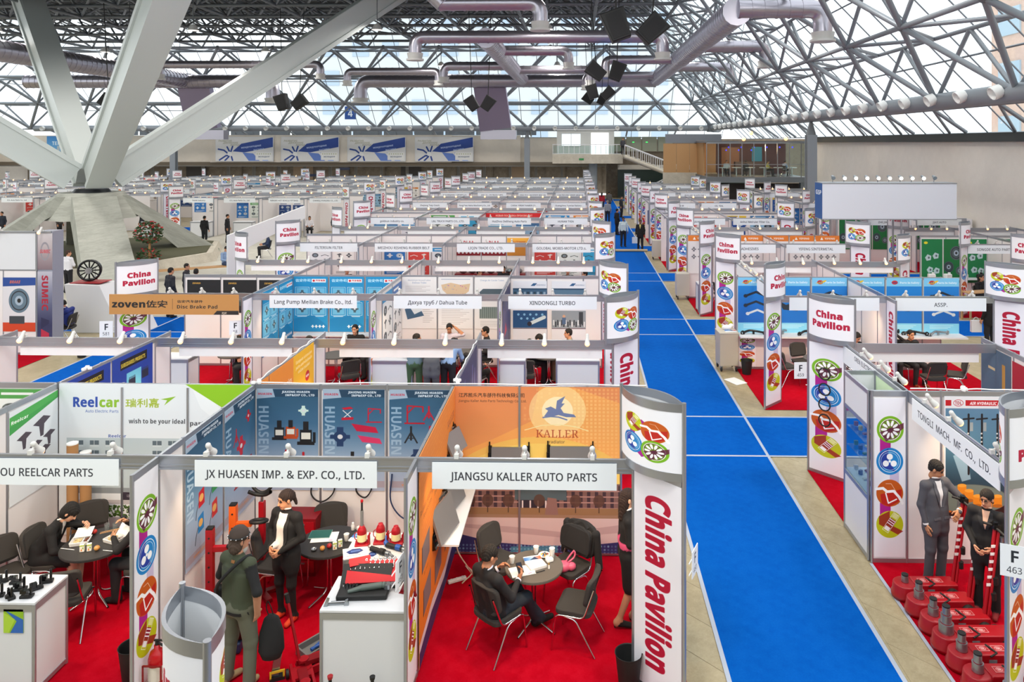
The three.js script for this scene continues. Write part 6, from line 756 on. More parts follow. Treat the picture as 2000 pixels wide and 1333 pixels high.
// ---------------------------------------------------------------- orange stand
const rad = Math.PI / 180;
roundTable(-0.56, 9.2, 'round grey café table with papers and cups in orange-walled stand', 0.36, mat('#5c5751', 0.6));
chair(-1.05, 9.78, 60 * rad, 'empty black chair with chrome legs against the skyline backdrop');
const coatChair = chair(-0.12, 9.72, -40 * rad, 'black chair with a coat hung over its back');
chair(-0.02, 8.93, -105 * rad, 'empty black chair turned sideways beside the round café table');
chair(-0.97, 8.78, 138 * rad, 'black chair carrying the man with the phone');
{ const g = thing('coat', 'black coat draped over chair back near pink bag', 'coat', [-0.12, 0.012, -9.72], -40 * rad); const a = slab(0.5, 0.36, 0.05, 0.1, 0.06).rotateX(-0.2).translate(0, 0.72, -0.3); part(g, 'body', mg([a, slab(0.48, 0.3, 0.03, 0.1, 0.05).rotateX(-0.15).translate(0, 0.73, -0.19)]), M.cloth); part(g, 'sleeve', mg([bar([-0.25, 0.84, -0.25], [-0.3, 0.45, -0.24], 0.06, 8, 0.05), ball(0.06, -0.25, 0.85, -0.25)]), M.cloth); part(g, 'sleeve', mg([bar([0.25, 0.84, -0.25], [0.3, 0.42, -0.26], 0.06, 8, 0.05), ball(0.06, 0.25, 0.85, -0.25)]), M.cloth); part(g, 'collar', tube([[-0.12, 0.87, -0.25], [0, 0.92, -0.29], [0.12, 0.87, -0.25]], 0.035, 12), M.cloth); }
{ const g = thing('plastic_bag', 'pink knotted plastic bag on the coat chair seat', 'bag', [-0.2, 0.5, -9.56], 0.3); part(g, 'sack', mg([ball(0.09, 0, 0.05, 0, 1.2, 0.75, 0.9, 12), ball(0.06, 0.1, 0.05, 0.03, 1.1, 0.9, 0.9, 10), ball(0.05, -0.07, 0.06, 0.05)]), mat('#d45c79', 0.35)); part(g, 'handle', tube([[0.03, 0.1, 0], [0.1, 0.17, -0.02], [0.16, 0.22, -0.02], [0.15, 0.15, 0], [0.07, 0.1, 0.01]], 0.012, 16, 6), mat('#d45c79', 0.35)); }
const TT = 0.765;
cup(-0.55, TT, 9.47, 'white paper cup at back edge of the round café table'); { const c = thing('paper_cup', 'two nested white paper cups beside the sweets plate', 'cup', [-0.34, TT, -9.38]); part(c, 'cup', cupGeo, M.plasticWhite); part(c, 'cup', cupGeo, M.plasticWhite, [0, 0.03, 0]); } cup(-0.84, TT, 9.24, 'white paper cup at edge nearest the phone man');
{ const g = thing('sweets_plate', 'white plate of wrapped sweets on the round café table', 'plate', [-0.44, TT, -9.42]); part(g, 'plate', lathe([[0, 0.003], [0.05, 0.003], [0.075, 0.015], [0.078, 0.017], [0.05, 0.008], [0, 0.008]], 20), M.plasticWhite); const cols = ['#d9b92e', '#2f6fb0', '#b8352e', '#e4e0d6', '#3d4a50', '#c98a2c']; for (let i = 0; i < 22; i++) { const a = rnd(0, 6.28), r = rnd(0, 0.05); part(g, 'sweet', ball(0.011, 0, 0, 0, 1.5, 0.8, 1, 6), SWEET(cols[i % 6]), [Math.cos(a) * r, 0.016 + rnd(0, 0.014), Math.sin(a) * r], a); } }
function SWEET(c) { SWEET.m ||= {}; return (SWEET.m[c] ||= mat(c, 0.35)); }
const textSheet = print(150, 210, (g, w, h) => { R(g, 0, 0, w, h, '#f0f0ee'); for (let i = 0; i < 13; i++) R(g, 16, 24 + i * 13, rnd(60, 118), 3, '#b9b9bd'); R(g, 104, 176, 22, 14, '#d87a9a'); }), coverSheet = print(200, 140, (g, w, h) => { R(g, 0, 0, w, h, '#dfe4ec'); R(g, 0, 20, w, 70, lin(g, 0, 0, w, 0, '#2d66ad', '#9fc3e6', '#d4572f')); Y(g, [[60, 80], [130, 30], [170, 84]], '#1d3458'); }), blueBroch = print(160, 200, (g, w, h) => { R(g, 0, 0, w, h, '#d9dce0'); Y(g, [[20, 70], [60, 30], [110, 40], [130, 90], [90, 130], [40, 120]], '#243a78'); R(g, 50, 60, 60, 30, '#5a78b8'); R(g, 20, 150, 90, 6, '#666'); });
leaflet(-0.7, TT, 9.07, 0.3, 0.21, 0.35, 'open printed price list on the round café table', textSheet, 0.008, 'paper', 'price_list'); leaflet(-0.54, TT, 9.2, 0.22, 0.2, 0.5, 'white catalogue at the middle of the round café table', plainPaper, 0.03, 'book', 'catalogue'); leaflet(-0.58, TT + 0.031, 9.27, 0.22, 0.15, 0.3, 'glossy brochure with blue and orange cover on the catalogue', coverSheet, 0.01, 'brochure', 'brochure'); single('tissue_pack', 'white tissue pack beside the sweets plate', 'tissues', rbox(0.09, 0.04, 0.07, 0.01, 0, 0.02, 0), M.paper, [-0.37, TT, -9.3], 0.5);
single('ballpoint_pen', 'dark ballpoint pen on the round café table', 'pen', bar([-0.06, 0.006, 0.03], [0.06, 0.006, -0.03], 0.005, 6), M.black, [-0.48, TT, -9.06]); { const g = thing('small_bottle', 'tiny glass bottle with gold cap on the café table', 'bottle', [-0.37, TT, -9.14]); part(g, 'body', cyl(0.013, 0.014, 0.045, 0, 0.023, 0, 10), M.plasticWhite); part(g, 'cap', cyl(0.01, 0.01, 0.02, 0, 0.056, 0, 8), mat('#c8a45a', 0.3, 0.6)); }
single('power_strip', 'white power strip on the red carpet by the shelf', 'power strip', mg([rbox(0.26, 0.04, 0.055, 0.01, 0, 0.02, 0), ...[0, 1, 2].map((i) => cyl(0.018, 0.018, 0.008, -0.08 + i * 0.08, 0.042, 0, 10))]), M.plasticWhite, [-1.68, 0.014, -10.1], 0.5); single('power_cable', 'cream power cable curling up to the white shelf', 'cable', tube([[-1.6, 0.02, -10.05], [-1.5, 0.02, -10.3], [-1.62, 0.03, -10.45], [-1.45, 0.02, -10.2], [-1.5, 0.25, -10.0], [-1.62, 0.6, -9.8], [-1.6, 0.96, -9.6]], 0.009, 60, 6), mat('#d8cdb8', 0.6));
{ const g = thing('wall_shelf', 'long white shelf along orange partition', 'shelf', [-1.83, 0, -10.0]); part(g, 'board', BX(0.3, 0.025, 1.6), M.white, [0.17, 1.0, -0.0]); part(g, 'bracket', mg([box(0.25, 0.02, 0.02, 0.15, 0.97, 0.6), box(0.25, 0.02, 0.02, 0.15, 0.97, -0.6)]), M.alu); }
function radiator(label, pos, turn, lean, w = 0.55, h = 0.4) { const g = thing('car_radiator', label, 'radiator', pos, turn); const r = new THREE.Group(); const core = part(g, 'core', box(w, h, 0.03, 0, h / 2 + 0.02, 0, 0, lean), mat('#8b8c8e', 0.5, 0.5)); const rim = part(g, 'rim', mg([box(w, 0.014, 0.045, 0, h + 0.02, 0), box(w, 0.014, 0.045, 0, 0.02, 0)]).rotateX(lean), M.steel); for (const s of [-1, 1]) { part(g, 'end_tank', mg([box(0.05, h + 0.05, 0.05, s * (w / 2 + 0.02), h / 2 + 0.02, 0), cyl(0.02, 0.02, 0.07, s * (w / 2 + 0.03), h * 0.8, 0.04, 8).rotateX(0), box(0.02, 0.06, 0.02, s * (w / 2 + 0.03), h + 0.07, 0)]).rotateX(lean), M.blackGloss); } for (let i = 0; i < 9; i++) part(core, 'fin_bar', box(w, 0.004, 0.034, 0, 0.04 + i * h / 9, 0, 0, 0).rotateX(lean), M.grey); return g; }
radiator('aluminium radiator leaning at near end of white shelf', [-1.72, 1.015, -9.4], 1.35, -0.32, 0.6, 0.42); radiator('aluminium radiator leaning at far end of white shelf', [-1.74, 1.015, -10.15], 1.35, -0.3, 0.55, 0.42); radiator('wall radiator hung behind the lettered board, beside partition', [-1.02, 1.16, -10.74], 0, -0.05, 0.52, 0.42); radiator('wall radiator hung behind the lettered board, beside sign tower', [-0.12, 1.18, -10.74], 0, -0.05, 0.6, 0.42); radiator('small radiator tilted high in orange partition corner', [-1.74, 1.7, -10.3], 1.2, -0.5, 0.4, 0.3);
for (const [x, y] of [[-1.02, 1.1], [-0.12, 1.12]]) single('wall_ledge', x < -0.5 ? 'small ledge under radiator beside partition' : 'small ledge under radiator beside sign tower', 'shelf', BX(0.7, 0.02, 0.14), M.white, [x, y + 0.035, -10.7]); single('wall_ledge', 'small ledge under tilted radiator on orange partition', 'shelf', BX(0.16, 0.02, 0.5), M.white, [-1.74, 1.685, -10.3]);
bin(0.56, 8.2, 'black waste bin at foot of the lettered sign tower');
counter(1.02, 9.05, 0.3, 0.9, 1.0, 'narrow white counter at aisle edge behind the sign tower');
person('man in black jacket and dark jeans sitting, looking at a phone', [-0.97, 0.012, 8.78], 138 * rad, 'sit', { cell: 0.014, jacket: 1, bottom: '#1f2833', shoe: '#0f0f10', shirt: '#c9cede', skin: '#b98263', J: { chest: [0, 0.84, -0.16], neck: [0, 1.02, -0.17], head: [0.0, 1.16, -0.12], sL: [0.175, 0.95, -0.16], sR: [-0.175, 0.95, -0.16], eL: [0.27, 0.7, -0.1], eR: [-0.26, 0.72, -0.02], wL: [0.12, 0.86, 0.12], wR: [-0.13, 0.78, 0.22], kL: [0.06, 0.53, 0.36], kR: [-0.12, 0.5, 0.36], aL: [-0.1, 0.13, 0.62], aR: [-0.05, 0.09, 0.6], tL: [-0.16, 0.1, 0.76], tR: [-0.02, 0.035, 0.74] }, cuff: '#d8d4e4', look: [-0.3, 0.35], grip: [1, 1], dirR: [0.2, 0.5, 0.6], palmR: [0.4, 0.6, -0.6] });
{ const g = thing('smartphone', 'dark smartphone in the hand of the seated man', 'phone', [-0.72, 0.88, -8.95], 0.4); part(g, 'case', box(0.07, 0.012, 0.13, 0, 0, 0, 0, 0.5), M.black); part(g, 'screen', box(0.06, 0.003, 0.11, 0, 0.008, 0.003, 0, 0.5), mat('#2a3140', 0.1)); }
person('woman in black dress with pink belt and heels behind sign tower', [0.62, 0.012, 9.25], 95 * rad, 'stand', { cell: 0.014, top: '#0f0f11', bottom: '#0f0f11', skirt: 0.9, legs: '#b98868', slim: 1, shoe: '#0d0d0d', heel: 1, belt: '#d4507c', hair: 'long', hairColour: '#2a1a14', skin: '#c99a7c', sleeves: 'short', armColour: '#0f0f11', shirt: '#e8e4e4', scale: 0.98, J: { aL: [0.06, 0.11, 0.1], kL: [0.07, 0.5, 0.09], tL: [0.07, 0.035, 0.24], aR: [-0.07, 0.11, -0.12], kR: [-0.08, 0.5, 0.02], tR: [-0.08, 0.035, 0.03], eL: [0.22, 1.14, 0.0], wL: [0.14, 1.05, 0.2], wR: [-0.12, 1.05, 0.2], eR: [-0.22, 1.14, 0] } });

// ---------------------------------------------------------------- stand with the slate-blue posters
roundTable(-3.33, 9.72, 'round black table with folder and fruit behind woman in black', 0.4, mat('#2e2c2b', 0.5)); chair(-3.52, 10.25, 10 * rad, 'black chair with high rounded back at folder table'); chair(-4.05, 9.72, 80 * rad, 'dark chair half hidden behind man in green vest');
counter(-2.36, 9.14, 0.98, 0.56, 1.0, 'white counter with three red bottle jacks'); counter(-2.32, 8.16, 0.92, 0.6, 1.0, 'white counter with tool case and red wrench roll');
const CT = 1.035;
function bottleJack(x, d, h, label, ext) { const g = thing('bottle_jack', label, 'jack', [x, CT, -d], rnd(-0.3, 0.3)); part(g, 'base', rbox(0.17, 0.03, 0.14, 0.01, 0, 0.015, 0), M.red); part(g, 'cylinder', lathe([[0.055, 0.03], [0.058, h * 0.72], [0.045, h * 0.86], [0.03, h * 0.95], [0.03, h], [0, h]], 18), M.red); part(g, 'label_print', cyl(0.0595, 0.0595, h * 0.36, 0, h * 0.42, 0, 14, true), mat('#e8d9a0', 0.5)); part(g, 'pump', mg([cyl(0.018, 0.018, h * 0.45, 0.085, h * 0.25, 0.01, 10), bar([0.085, h * 0.45, 0.01], [0.1, h * 0.62, 0.02], 0.012, 6)]), M.red); part(g, 'carry_handle', tube([[-0.05, h * 0.25, 0], [-0.085, h * 0.35, 0], [-0.085, h * 0.6, 0], [-0.05, h * 0.7, 0]], 0.006, 12, 5), M.red); if (ext) { part(g, 'ram', cyl(0.02, 0.02, 0.2, 0, h + 0.09, 0, 12), M.grey); part(g, 'screw', mg([cyl(0.013, 0.013, 0.12, 0, h + 0.24, 0, 10)]), M.black); part(g, 'saddle', cyl(0.018, 0.018, 0.025, 0, h + 0.31, 0, 10), M.red); } }
bottleJack(-2.72, 9.14, 0.24, 'red bottle jack with raised black ram', true); bottleJack(-2.5, 9.2, 0.24, 'squat red bottle jack between the other two jacks'); bottleJack(-2.3, 9.18, 0.22, 'small red bottle jack beside the red clamp');
leaflet(-2.74, CT, 8.95, 0.3, 0.24, 0.35, 'grey brochure with blue hexagon cover on upper counter', blueBroch, 0.012, 'brochure', 'brochure'); leaflet(-2.52, CT, 8.9, 0.16, 0.22, 0.2, 'slim leaflet beside the grey brochure', blueBroch, 0.005); leaflet(-2.83, CT, 9.3, 0.14, 0.2, -0.2, 'white notepad with blue stripe by the raised jack', coverSheet, 0.012, 'notepad', 'notepad');
function greaseGun(x, d, turn, c, label) { const g = thing('grease_gun', label, 'tool', [x, CT + 0.035, -d], turn); part(g, 'barrel', bar([-0.16, 0, 0], [0.08, 0, 0], 0.03, 14), M.black); part(g, 'head', mg([bar([0.08, 0, 0], [0.13, 0, 0], 0.032, 12), bar([0.13, 0.01, 0], [0.2, 0.0, 0.02], 0.016, 8)]), M.steel); part(g, 'grip', mg([bar([-0.02, 0.005, 0], [0.05, 0.005, 0], 0.034, 14), ...(c ? [bar([-0.16, 0, 0], [-0.2, 0.02, -0.02], 0.03, 10), bar([-0.19, 0.02, -0.01], [-0.22, 0.07, -0.06], 0.012, 6)] : [])]), c ? M.blue : M.black); part(g, 'rod', bar([-0.2, 0, 0], [-0.16, 0, 0], 0.01, 8), M.chrome); }
greaseGun(-2.42, 8.93, -0.45, false, 'black grease gun lying at counter edge'); greaseGun(-2.24, 9.02, -0.4, true, 'black grease gun with blue grips');
function strapClamp(x, d, label, s) { const g = thing('ratchet_clamp', label, 'tool', [x, CT, -d], s); part(g, 'arm', extrude([[0, 0], [0.05, 0], [0.16, 0.2], [0.1, 0.22]], 0.03), M.redDeep); part(g, 'arm', extrude([[0, 0], [0.04, 0], [0.22, -0.0], [0.2, 0.05]], 0.03).translate(0, 0, 0.03), M.redDeep); part(g, 'strap', tube([[-0.1, 0.03, 0.02], [-0.02, 0.06, 0.02], [0.06, 0.18, 0.02]], 0.018, 12, 5), M.black); part(g, 'tag', box(0.06, 0.002, 0.05, 0.14, 0.09, 0.06, 0, 0.6), M.paper); }
strapClamp(-2.06, 9.1, 'red strap clamp at end of upper counter', 0.2); strapClamp(-2.0, 8.22, 'red and black clamp beside the wrench roll', -0.3);
{ const g = thing('tool_case', 'open black tool case with green grinder', 'tool case', [-2.4, CT, -8.12], 0.06); part(g, 'tray', mg([rbox(0.56, 0.06, 0.22, 0.02, 0, 0.03, 0)]), M.black); part(g, 'lid', box(0.56, 0.03, 0.24, 0, 0.12, -0.17, 0, 0.75), M.black); const t = part(g, 'grinder', mg([bar([-0.02, 0.08, 0], [0.2, 0.09, -0.03], 0.035, 10), bar([-0.16, 0.07, 0.05], [-0.02, 0.08, 0], 0.02, 8, 0.03), ball(0.035, 0.22, 0.09, -0.03)]), mat('#56635c', 0.45)); part(t, 'gear_head', cyl(0.04, 0.04, 0.05, 0.26, 0.08, -0.03, 12), M.steel); for (let i = 0; i < 5; i++) part(g, 'socket', cyl(0.016, 0.016, 0.05, -0.22 + i * 0.035, 0.08, -0.04, 10), M.chrome); }
{ const g = thing('wrench_roll', 'red tool roll holding a row of spanners', 'tool roll', [-2.36, CT + 0.09, -8.32], 0.12); part(g, 'cloth', mg([box(0.56, 0.012, 0.26, 0, 0.06, 0, 0, 0.5), box(0.24, 0.01, 0.1, -0.15, 0.13, -0.1, 0.3, 0.4)]), mat('#c2101f', 0.6)); for (let i = 0; i < 10; i++) { const big = i > 4; part(g, 'spanner', mg([bar([0, 0, 0.02], [0, 0.03, -0.06], big ? 0.01 : 0.007, 6), torus(big ? 0.017 : 0.012, big ? 0.008 : 0.006, 0, 0, 0, 10).rotateX(-1.0).translate(0, 0.045, -0.085)]), M.chrome, [-0.24 + i * 0.053, 0.085, -0.03]); } }
{ const g = thing('clamp_set', 'grey steel clamp lying at counter edge', 'tool', [-2.64, CT, -7.95], 0.1); part(g, 'bar', box(0.24, 0.012, 0.03, 0, 0.01, 0), M.steel); part(g, 'jaw', extrude([[-0.14, 0], [-0.1, 0], [-0.07, 0.09], [-0.1, 0.1]], 0.03), M.steel); part(g, 'jaw', extrude([[0.08, 0], [0.13, 0], [0.12, 0.06], [0.09, 0.05]], 0.03), M.steel); part(g, 'screw', bar([-0.06, 0.04, 0.015], [0.1, 0.04, 0.015], 0.008, 6), M.chrome); }
{ const g = thing('digital_gauge', 'black handheld gauge leaning on the counter panel', 'gauge', [-2.08, CT, -8.43], 0); part(g, 'body', rbox(0.1, 0.17, 0.03, 0.03, 0, 0.09, 0), M.black); part(g, 'dial', box(0.06, 0.05, 0.006, 0, 0.1, 0.017), M.paper); }
leaflet(-3.5, TT, 9.86, 0.28, 0.2, 0.1, 'dark green folder on the round black table', print(20, 20, (g, w, h) => R(g, 0, 0, w, h, '#1f5a52')), 0.012, 'folder', 'folder'); leaflet(-3.42, TT, 9.8, 0.34, 0.24, 0.15, 'white sheets beneath the green folder', textSheet, 0.003, 'paper', 'paper_sheets'); 
const fruit = (x, y, d, c, label, s = 0.034) => { const g = thing('fruit', label, 'fruit', [x, y, -d]); part(g, 'flesh', ball(s, 0, s * 0.9, 0, 1, 0.9, 1, 12), mat(c, 0.4)); part(g, 'stalk', bar([0, s * 1.6, 0], [0.004, s * 2.1, 0], 0.003, 5), M.card); };
fruit(-3.34, TT, 9.48, '#c98b45', 'golden apple on the round black table'); fruit(-3.27, TT, 9.54, '#a8242a', 'red apple on the round black table');
const juiceTile = print(60, 90, (g, w, h) => { R(g, 0, 0, w, h, '#e8e6dc'); R(g, 0, 0, w, 18, '#a8bf4a'); Y(g, [[12, 80], [24, 40], [36, 80]], '#d9822b'); R(g, 36, 30, 16, 26, '#7fae4a'); }); const juice = (x, y, d, r, label) => { const g = thing('juice_carton', label, 'carton', [x, y, -d], r); part(g, 'carton', toPrint(new THREE.BoxGeometry(0.052, 0.085, 0.04), juiceTile), juiceTile.mat, [0, 0.043, 0]); part(g, 'fold', box(0.052, 0.012, 0.016, 0, 0.09, 0), M.paper); };
juice(-3.19, TT, 9.52, 0.4, 'small juice carton in front of red apple'); juice(-3.14, TT, 9.58, 0.5, 'small juice carton beside its twin near upper counter'); cup(-3.1, TT, 9.72, 'white paper cup behind the juice cartons'); cup(-2.98, TT, 9.9, 'white paper cup beside the raised red jack'); single('lotion_bottle', 'small white bottle on table against wall', 'bottle', lathe([[0, 0], [0.024, 0], [0.026, 0.06], [0.012, 0.075], [0.016, 0.08], [0.016, 0.1], [0, 0.1]], 12), M.plasticWhite, [-3.1, TT, -10.0]); single('chewing_tin', 'small glass ashtray on round black table', 'ashtray', lathe([[0, 0.004], [0.035, 0.004], [0.04, 0.025], [0.034, 0.025], [0.03, 0.01], [0, 0.01]], 14), M.steel, [-3.45, TT, -9.48]);
// wall cables
for (const [x, pts, label] of [[0, [[-3.9, 1.20, -10.76], [-3.95, 0.90, -10.74], [-3.8, 0.78, -10.74], [-3.62, 0.92, -10.74], [-3.6, 1.20, -10.76]], 'black cable loop under the first blue poster'], [1, [[-3.25, 1.20, -10.76], [-3.28, 0.95, -10.74], [-3.15, 0.85, -10.74], [-3.05, 1.00, -10.74], [-3.12, 1.20, -10.76]], 'small black cable loop under middle blue poster'], [2, [[-2.75, 1.20, -10.74], [-2.76, 0.80, -10.72], [-2.55, 0.56, -10.7], [-2.25, 0.62, -10.7], [-2.2, 1.20, -10.74]], 'blue cable loop hanging below the blue posters']]) single('hanging_cable', label, 'cable', tube(pts, 0.011, 40, 6), x === 2 ? M.navy : M.black);
// stands, tool boxes and jacks on the carpet
{ const g = thing('lift_stand', 'tall red stand with black curved saddle', 'jack stand', [-4.25, 0.012, -9.75]); part(g, 'column', BX(0.07, 1.25, 0.07), M.red, [0, 0.63, 0]); part(g, 'base', mg([box(0.5, 0.04, 0.08, 0, 0.03, 0, 0.6), box(0.5, 0.04, 0.08, 0, 0.03, 0, -0.8)]), M.redDeep); part(g, 'ram', cyl(0.02, 0.025, 0.12, 0, 1.3, 0, 10), M.chrome); part(g, 'saddle', mg([tube([[-0.17, 1.55, 0], [-0.1, 1.42, 0], [0, 1.37, 0], [0.1, 1.42, 0], [0.17, 1.55, 0]], 0.022, 20, 7), tube([[-0.15, 1.42, 0.08], [-0.06, 1.36, 0.03], [0.06, 1.36, 0.03], [0.15, 1.42, 0.08]], 0.025, 16, 7)]), M.black); }
for (const [x, d, h, m, label] of [[-4.45, 9.35, 1.4, M.orange, 'orange square-tube strut stand with chain hook'], [-4.6, 9.05, 1.25, M.red, 'red square-tube strut stand behind green vest man']]) { const g = thing('strut_stand', label, 'jack stand', [x, 0.012, -d], 0.1); part(g, 'column', BX(0.085, h, 0.085), m, [0, h / 2, 0]); part(g, 'cap', BX(0.08, 0.02, 0.08), M.black, [0, h + 0.01, 0]); part(g, 'arm', mg([box(0.2, 0.06, 0.06, 0.13, h - 0.25, 0)]), m); part(g, 'holder', torus(0.1, 0.022, 0, 0, 0, 18).rotateX(1.3).translate(0.32, h - 0.22, 0), M.black); part(g, 'foot', BX(0.4, 0.04, 0.3), m, [0.05, 0.02, 0]); for (let i = 0; i < 5; i++) part(g, 'pin_hole', cyl(0.012, 0.012, 0.004, 0, 0, 0, 8).rotateX(1.57), M.black, [0, h - 0.1 - i * 0.18, 0.044]); }
{ const g = thing('red_cabinet', 'low red tool cabinet beside the tall red stand', 'cabinet', [-3.98, 0.012, -10.35]); part(g, 'body', BX(0.6, 0.8, 0.35), M.redDeep, [0, 0.4, 0]); for (let i = 0; i < 4; i++) { const dr = part(g, 'drawer', BX(0.56, 0.16, 0.02), M.red, [0, 0.14 + i * 0.18, 0.18]); part(dr, 'handle', BX(0.3, 0.015, 0.02), M.steel, [0, 0.05, 0.016]); } }
for (const [x, d, y, r, label] of [[-4.28, 8.75, 0.014, 0.1, 'blue blow-moulded tool case at bottom of pile'], [-4.26, 8.77, 0.154, 0.16, 'dark tool case in middle of pile'], [-4.28, 8.74, 0.294, 0.05, 'blue tool case on top of pile by green vest man']]) { const g = thing('tool_box', label, 'tool case', [x, y, -d], r); part(g, 'shell', rbox(0.5, 0.13, 0.36, 0.025, 0, 0.065, 0), y > 0.1 && y < 0.2 ? M.blackGloss : M.navy); for (const s of [-0.14, 0.14]) part(g, 'latch', box(0.06, 0.05, 0.015, s, 0.065, 0.185), M.steel); part(g, 'handle', tube([[-0.08, 0.06, 0.18], [-0.06, 0.06, 0.22], [0.06, 0.06, 0.22], [0.08, 0.06, 0.18]], 0.011, 12, 6), M.black); }
function floorJack(x, d, turn, label, handleTo) { const g = thing('trolley_jack', label, 'jack', [x, 0.012, -d], turn); part(g, 'chassis', mg([box(0.03, 0.08, 0.5, -0.1, 0.08, 0), box(0.03, 0.08, 0.5, 0.1, 0.08, 0), box(0.2, 0.03, 0.2, 0, 0.1, -0.08)]), M.red); part(g, 'arm', box(0.1, 0.05, 0.3, 0, 0.13, 0.05, 0, -0.1), M.redDeep); part(g, 'saddle', cyl(0.055, 0.05, 0.03, 0, 0.17, 0.2, 14), M.red); for (const [a, b] of [[-0.13, 0.2], [0.13, 0.2], [-0.14, -0.2], [0.14, -0.2]]) part(g, 'wheel', cyl(0.05, 0.05, 0.03, 0, 0, 0, 12).rotateZ(1.57), M.black, [a, 0.05, b]); if (handleTo) { part(g, 'handle', bar([0, 0.12, -0.2], handleTo, 0.017, 8), M.red); const q = V(...handleTo), p = V(0, 0.12, -0.2), e = q.clone().add(q.clone().sub(p).normalize().multiplyScalar(0.1)); part(g, 'grip', bar(handleTo, e.toArray(), 0.026, 10), M.black); } return g; }
floorJack(-3.08, 8.12, 0.5, 'red trolley jack with upright handle on the carpet', [-0.12, 0.8, -0.3]); floorJack(-2.98, 8.42, -0.9, 'red trolley jack between handle jack and counter', null);
{ const g = thing('bottle_jack', 'silver and black long ram jack standing on carpet', 'jack', [-3.42, 0.012, -8.24], 0.4); part(g, 'base', box(0.16, 0.04, 0.12, 0, 0.02, 0), M.black); part(g, 'body', box(0.08, 0.32, 0.06, 0, 0.2, 0, 0, 0, -0.15), M.steel); part(g, 'head', mg([cyl(0.03, 0.035, 0.1, 0.035, 0.42, 0, 10)]), M.black); part(g, 'yoke', mg([box(0.14, 0.02, 0.02, 0, 0.1, 0.05), box(0.02, 0.08, 0.02, -0.07, 0.07, 0.05), box(0.02, 0.08, 0.02, 0.07, 0.07, 0.05)]), mat('#d8b02a', 0.4)); }
for (const [x, c, label] of [[-2.63, M.red, 'red and black ram jack before the lower counter'], [-2.18, M.black, 'black ram jack before the lower counter']]) { const g = thing('bottle_jack', label, 'jack', [x, 0.012, -7.7], 0.2); part(g, 'base', box(0.14, 0.03, 0.12, 0, 0.015, 0), c); part(g, 'body', cyl(0.04, 0.045, 0.24, 0, 0.15, 0, 14), c); part(g, 'label_print', cyl(0.046, 0.046, 0.1, 0, 0.13, 0, 12, true), M.paper); part(g, 'ram', cyl(0.018, 0.018, 0.14, 0, 0.33, 0, 10), M.black); part(g, 'saddle', cyl(0.03, 0.026, 0.03, 0, 0.41, 0, 12), c); }
{ const g = thing('tool_tray', 'grey open tool tray with blue pliers', 'tool tray', [-3.1, 0.012, -8.75], 0.9); part(g, 'tray', mg([box(0.5, 0.02, 0.24, 0, 0.01, 0), box(0.5, 0.09, 0.02, 0, 0.045, 0.12), box(0.5, 0.09, 0.02, 0, 0.045, -0.12), box(0.02, 0.09, 0.24, 0.25, 0.045, 0), box(0.02, 0.09, 0.24, -0.25, 0.045, 0)]), M.grey); part(g, 'pliers', mg([bar([-0.15, 0.06, 0.02], [0.1, 0.07, 0.06], 0.018, 8), bar([-0.15, 0.06, 0.04], [0.12, 0.07, -0.04], 0.018, 8)]), M.blue); part(g, 'handle_sleeve', mg([bar([0.05, 0.075, 0.05], [0.14, 0.075, 0.07], 0.022, 8), bar([0.05, 0.075, -0.02], [0.14, 0.075, -0.05], 0.022, 8)]), mat('#d9c02e', 0.5)); part(g, 'tool_head', box(0.12, 0.03, 0.1, 0.18, 0.05, 0), M.steel); }
person('woman in black blazer, tights and orange shoes among the tools', [-3.72, 0.012, 9.25], -22 * rad, 'stand', { cell: 0.014, jacket: 1, top: '#0e0e10', bottom: '#0e0e10', skirt: 0.5, legs: '#121214', slim: 1, shoe: '#d1411f', shirt: '#e2dbd4', hair: 'ponytail', hairColour: '#241612', skin: '#c98f6c', scale: 0.95, look: [-0.35, 0.15], grip: [1, 1], J: { eL: [0.27, 1.15, 0.0], eR: [-0.27, 1.15, 0.0], wL: [0.08, 1.02, 0.19], wR: [-0.08, 1.04, 0.2] }, palmL: [-0.3, 0.3, -0.9], palmR: [0.3, 0.3, -0.9], shirtW: 0.075, shirtLow: 0.3, lapel: '#1a1a1c' });
person('bearded man in green vest and cargo trousers seen from behind', [-3.8, 0.012, 8.12], 158 * rad, 'stand', { cell: 0.014, build: 1.18, top: '#3c4230', armColour: '#131314', bottom: '#5f6152', wide: 1.25, shoe: '#a08a66', hair: 'shaggy', hairColour: '#4a3a30', beard: '#b9b2aa', skin: '#b98468', sleeves: 'short', look: [-0.5, 0.1], drapes: [['back_seam', [[1.36, -0.16, 0.16], [1.33, -0.17, 0.17]], '#333829', 0.004, -1], ['hem_band', [[0.9, -0.2, 0.2], [0.86, -0.2, 0.2]], '#15161a', 0.006, -1], ['leather_tab', [[1.44, -0.025, 0.025], [1.41, -0.025, 0.025]], '#8a5a30', 0.006, -1]], J: { eL: [0.3, 1.16, 0.02], wL: [0.3, 0.94, 0.14], eR: [-0.33, 1.15, -0.06], wR: [-0.27, 0.9, 0.0], aR: [-0.13, 0.09, 0.02], aL: [0.16, 0.09, -0.02], kL: [0.14, 0.5, 0.02], kR: [-0.12, 0.5, 0.05] } });
{ const g = thing('shoulder_bag', 'black shoulder bag at hip of green vest man', 'bag', [-3.8, 0.012, -8.12], 158 * rad); part(g, 'pouch', rbox(0.1, 0.26, 0.2, 0.03, 0.3, 0.9, 0.05), M.cloth); part(g, 'strap', tube([[0.27, 1.0, -0.06], [0.12, 1.2, -0.175], [-0.06, 1.4, -0.15], [-0.12, 1.47, -0.02], [-0.08, 1.4, 0.1], [0.1, 1.2, 0.19], [0.26, 1.02, 0.12]], 0.02, 40, 5), M.cloth); }
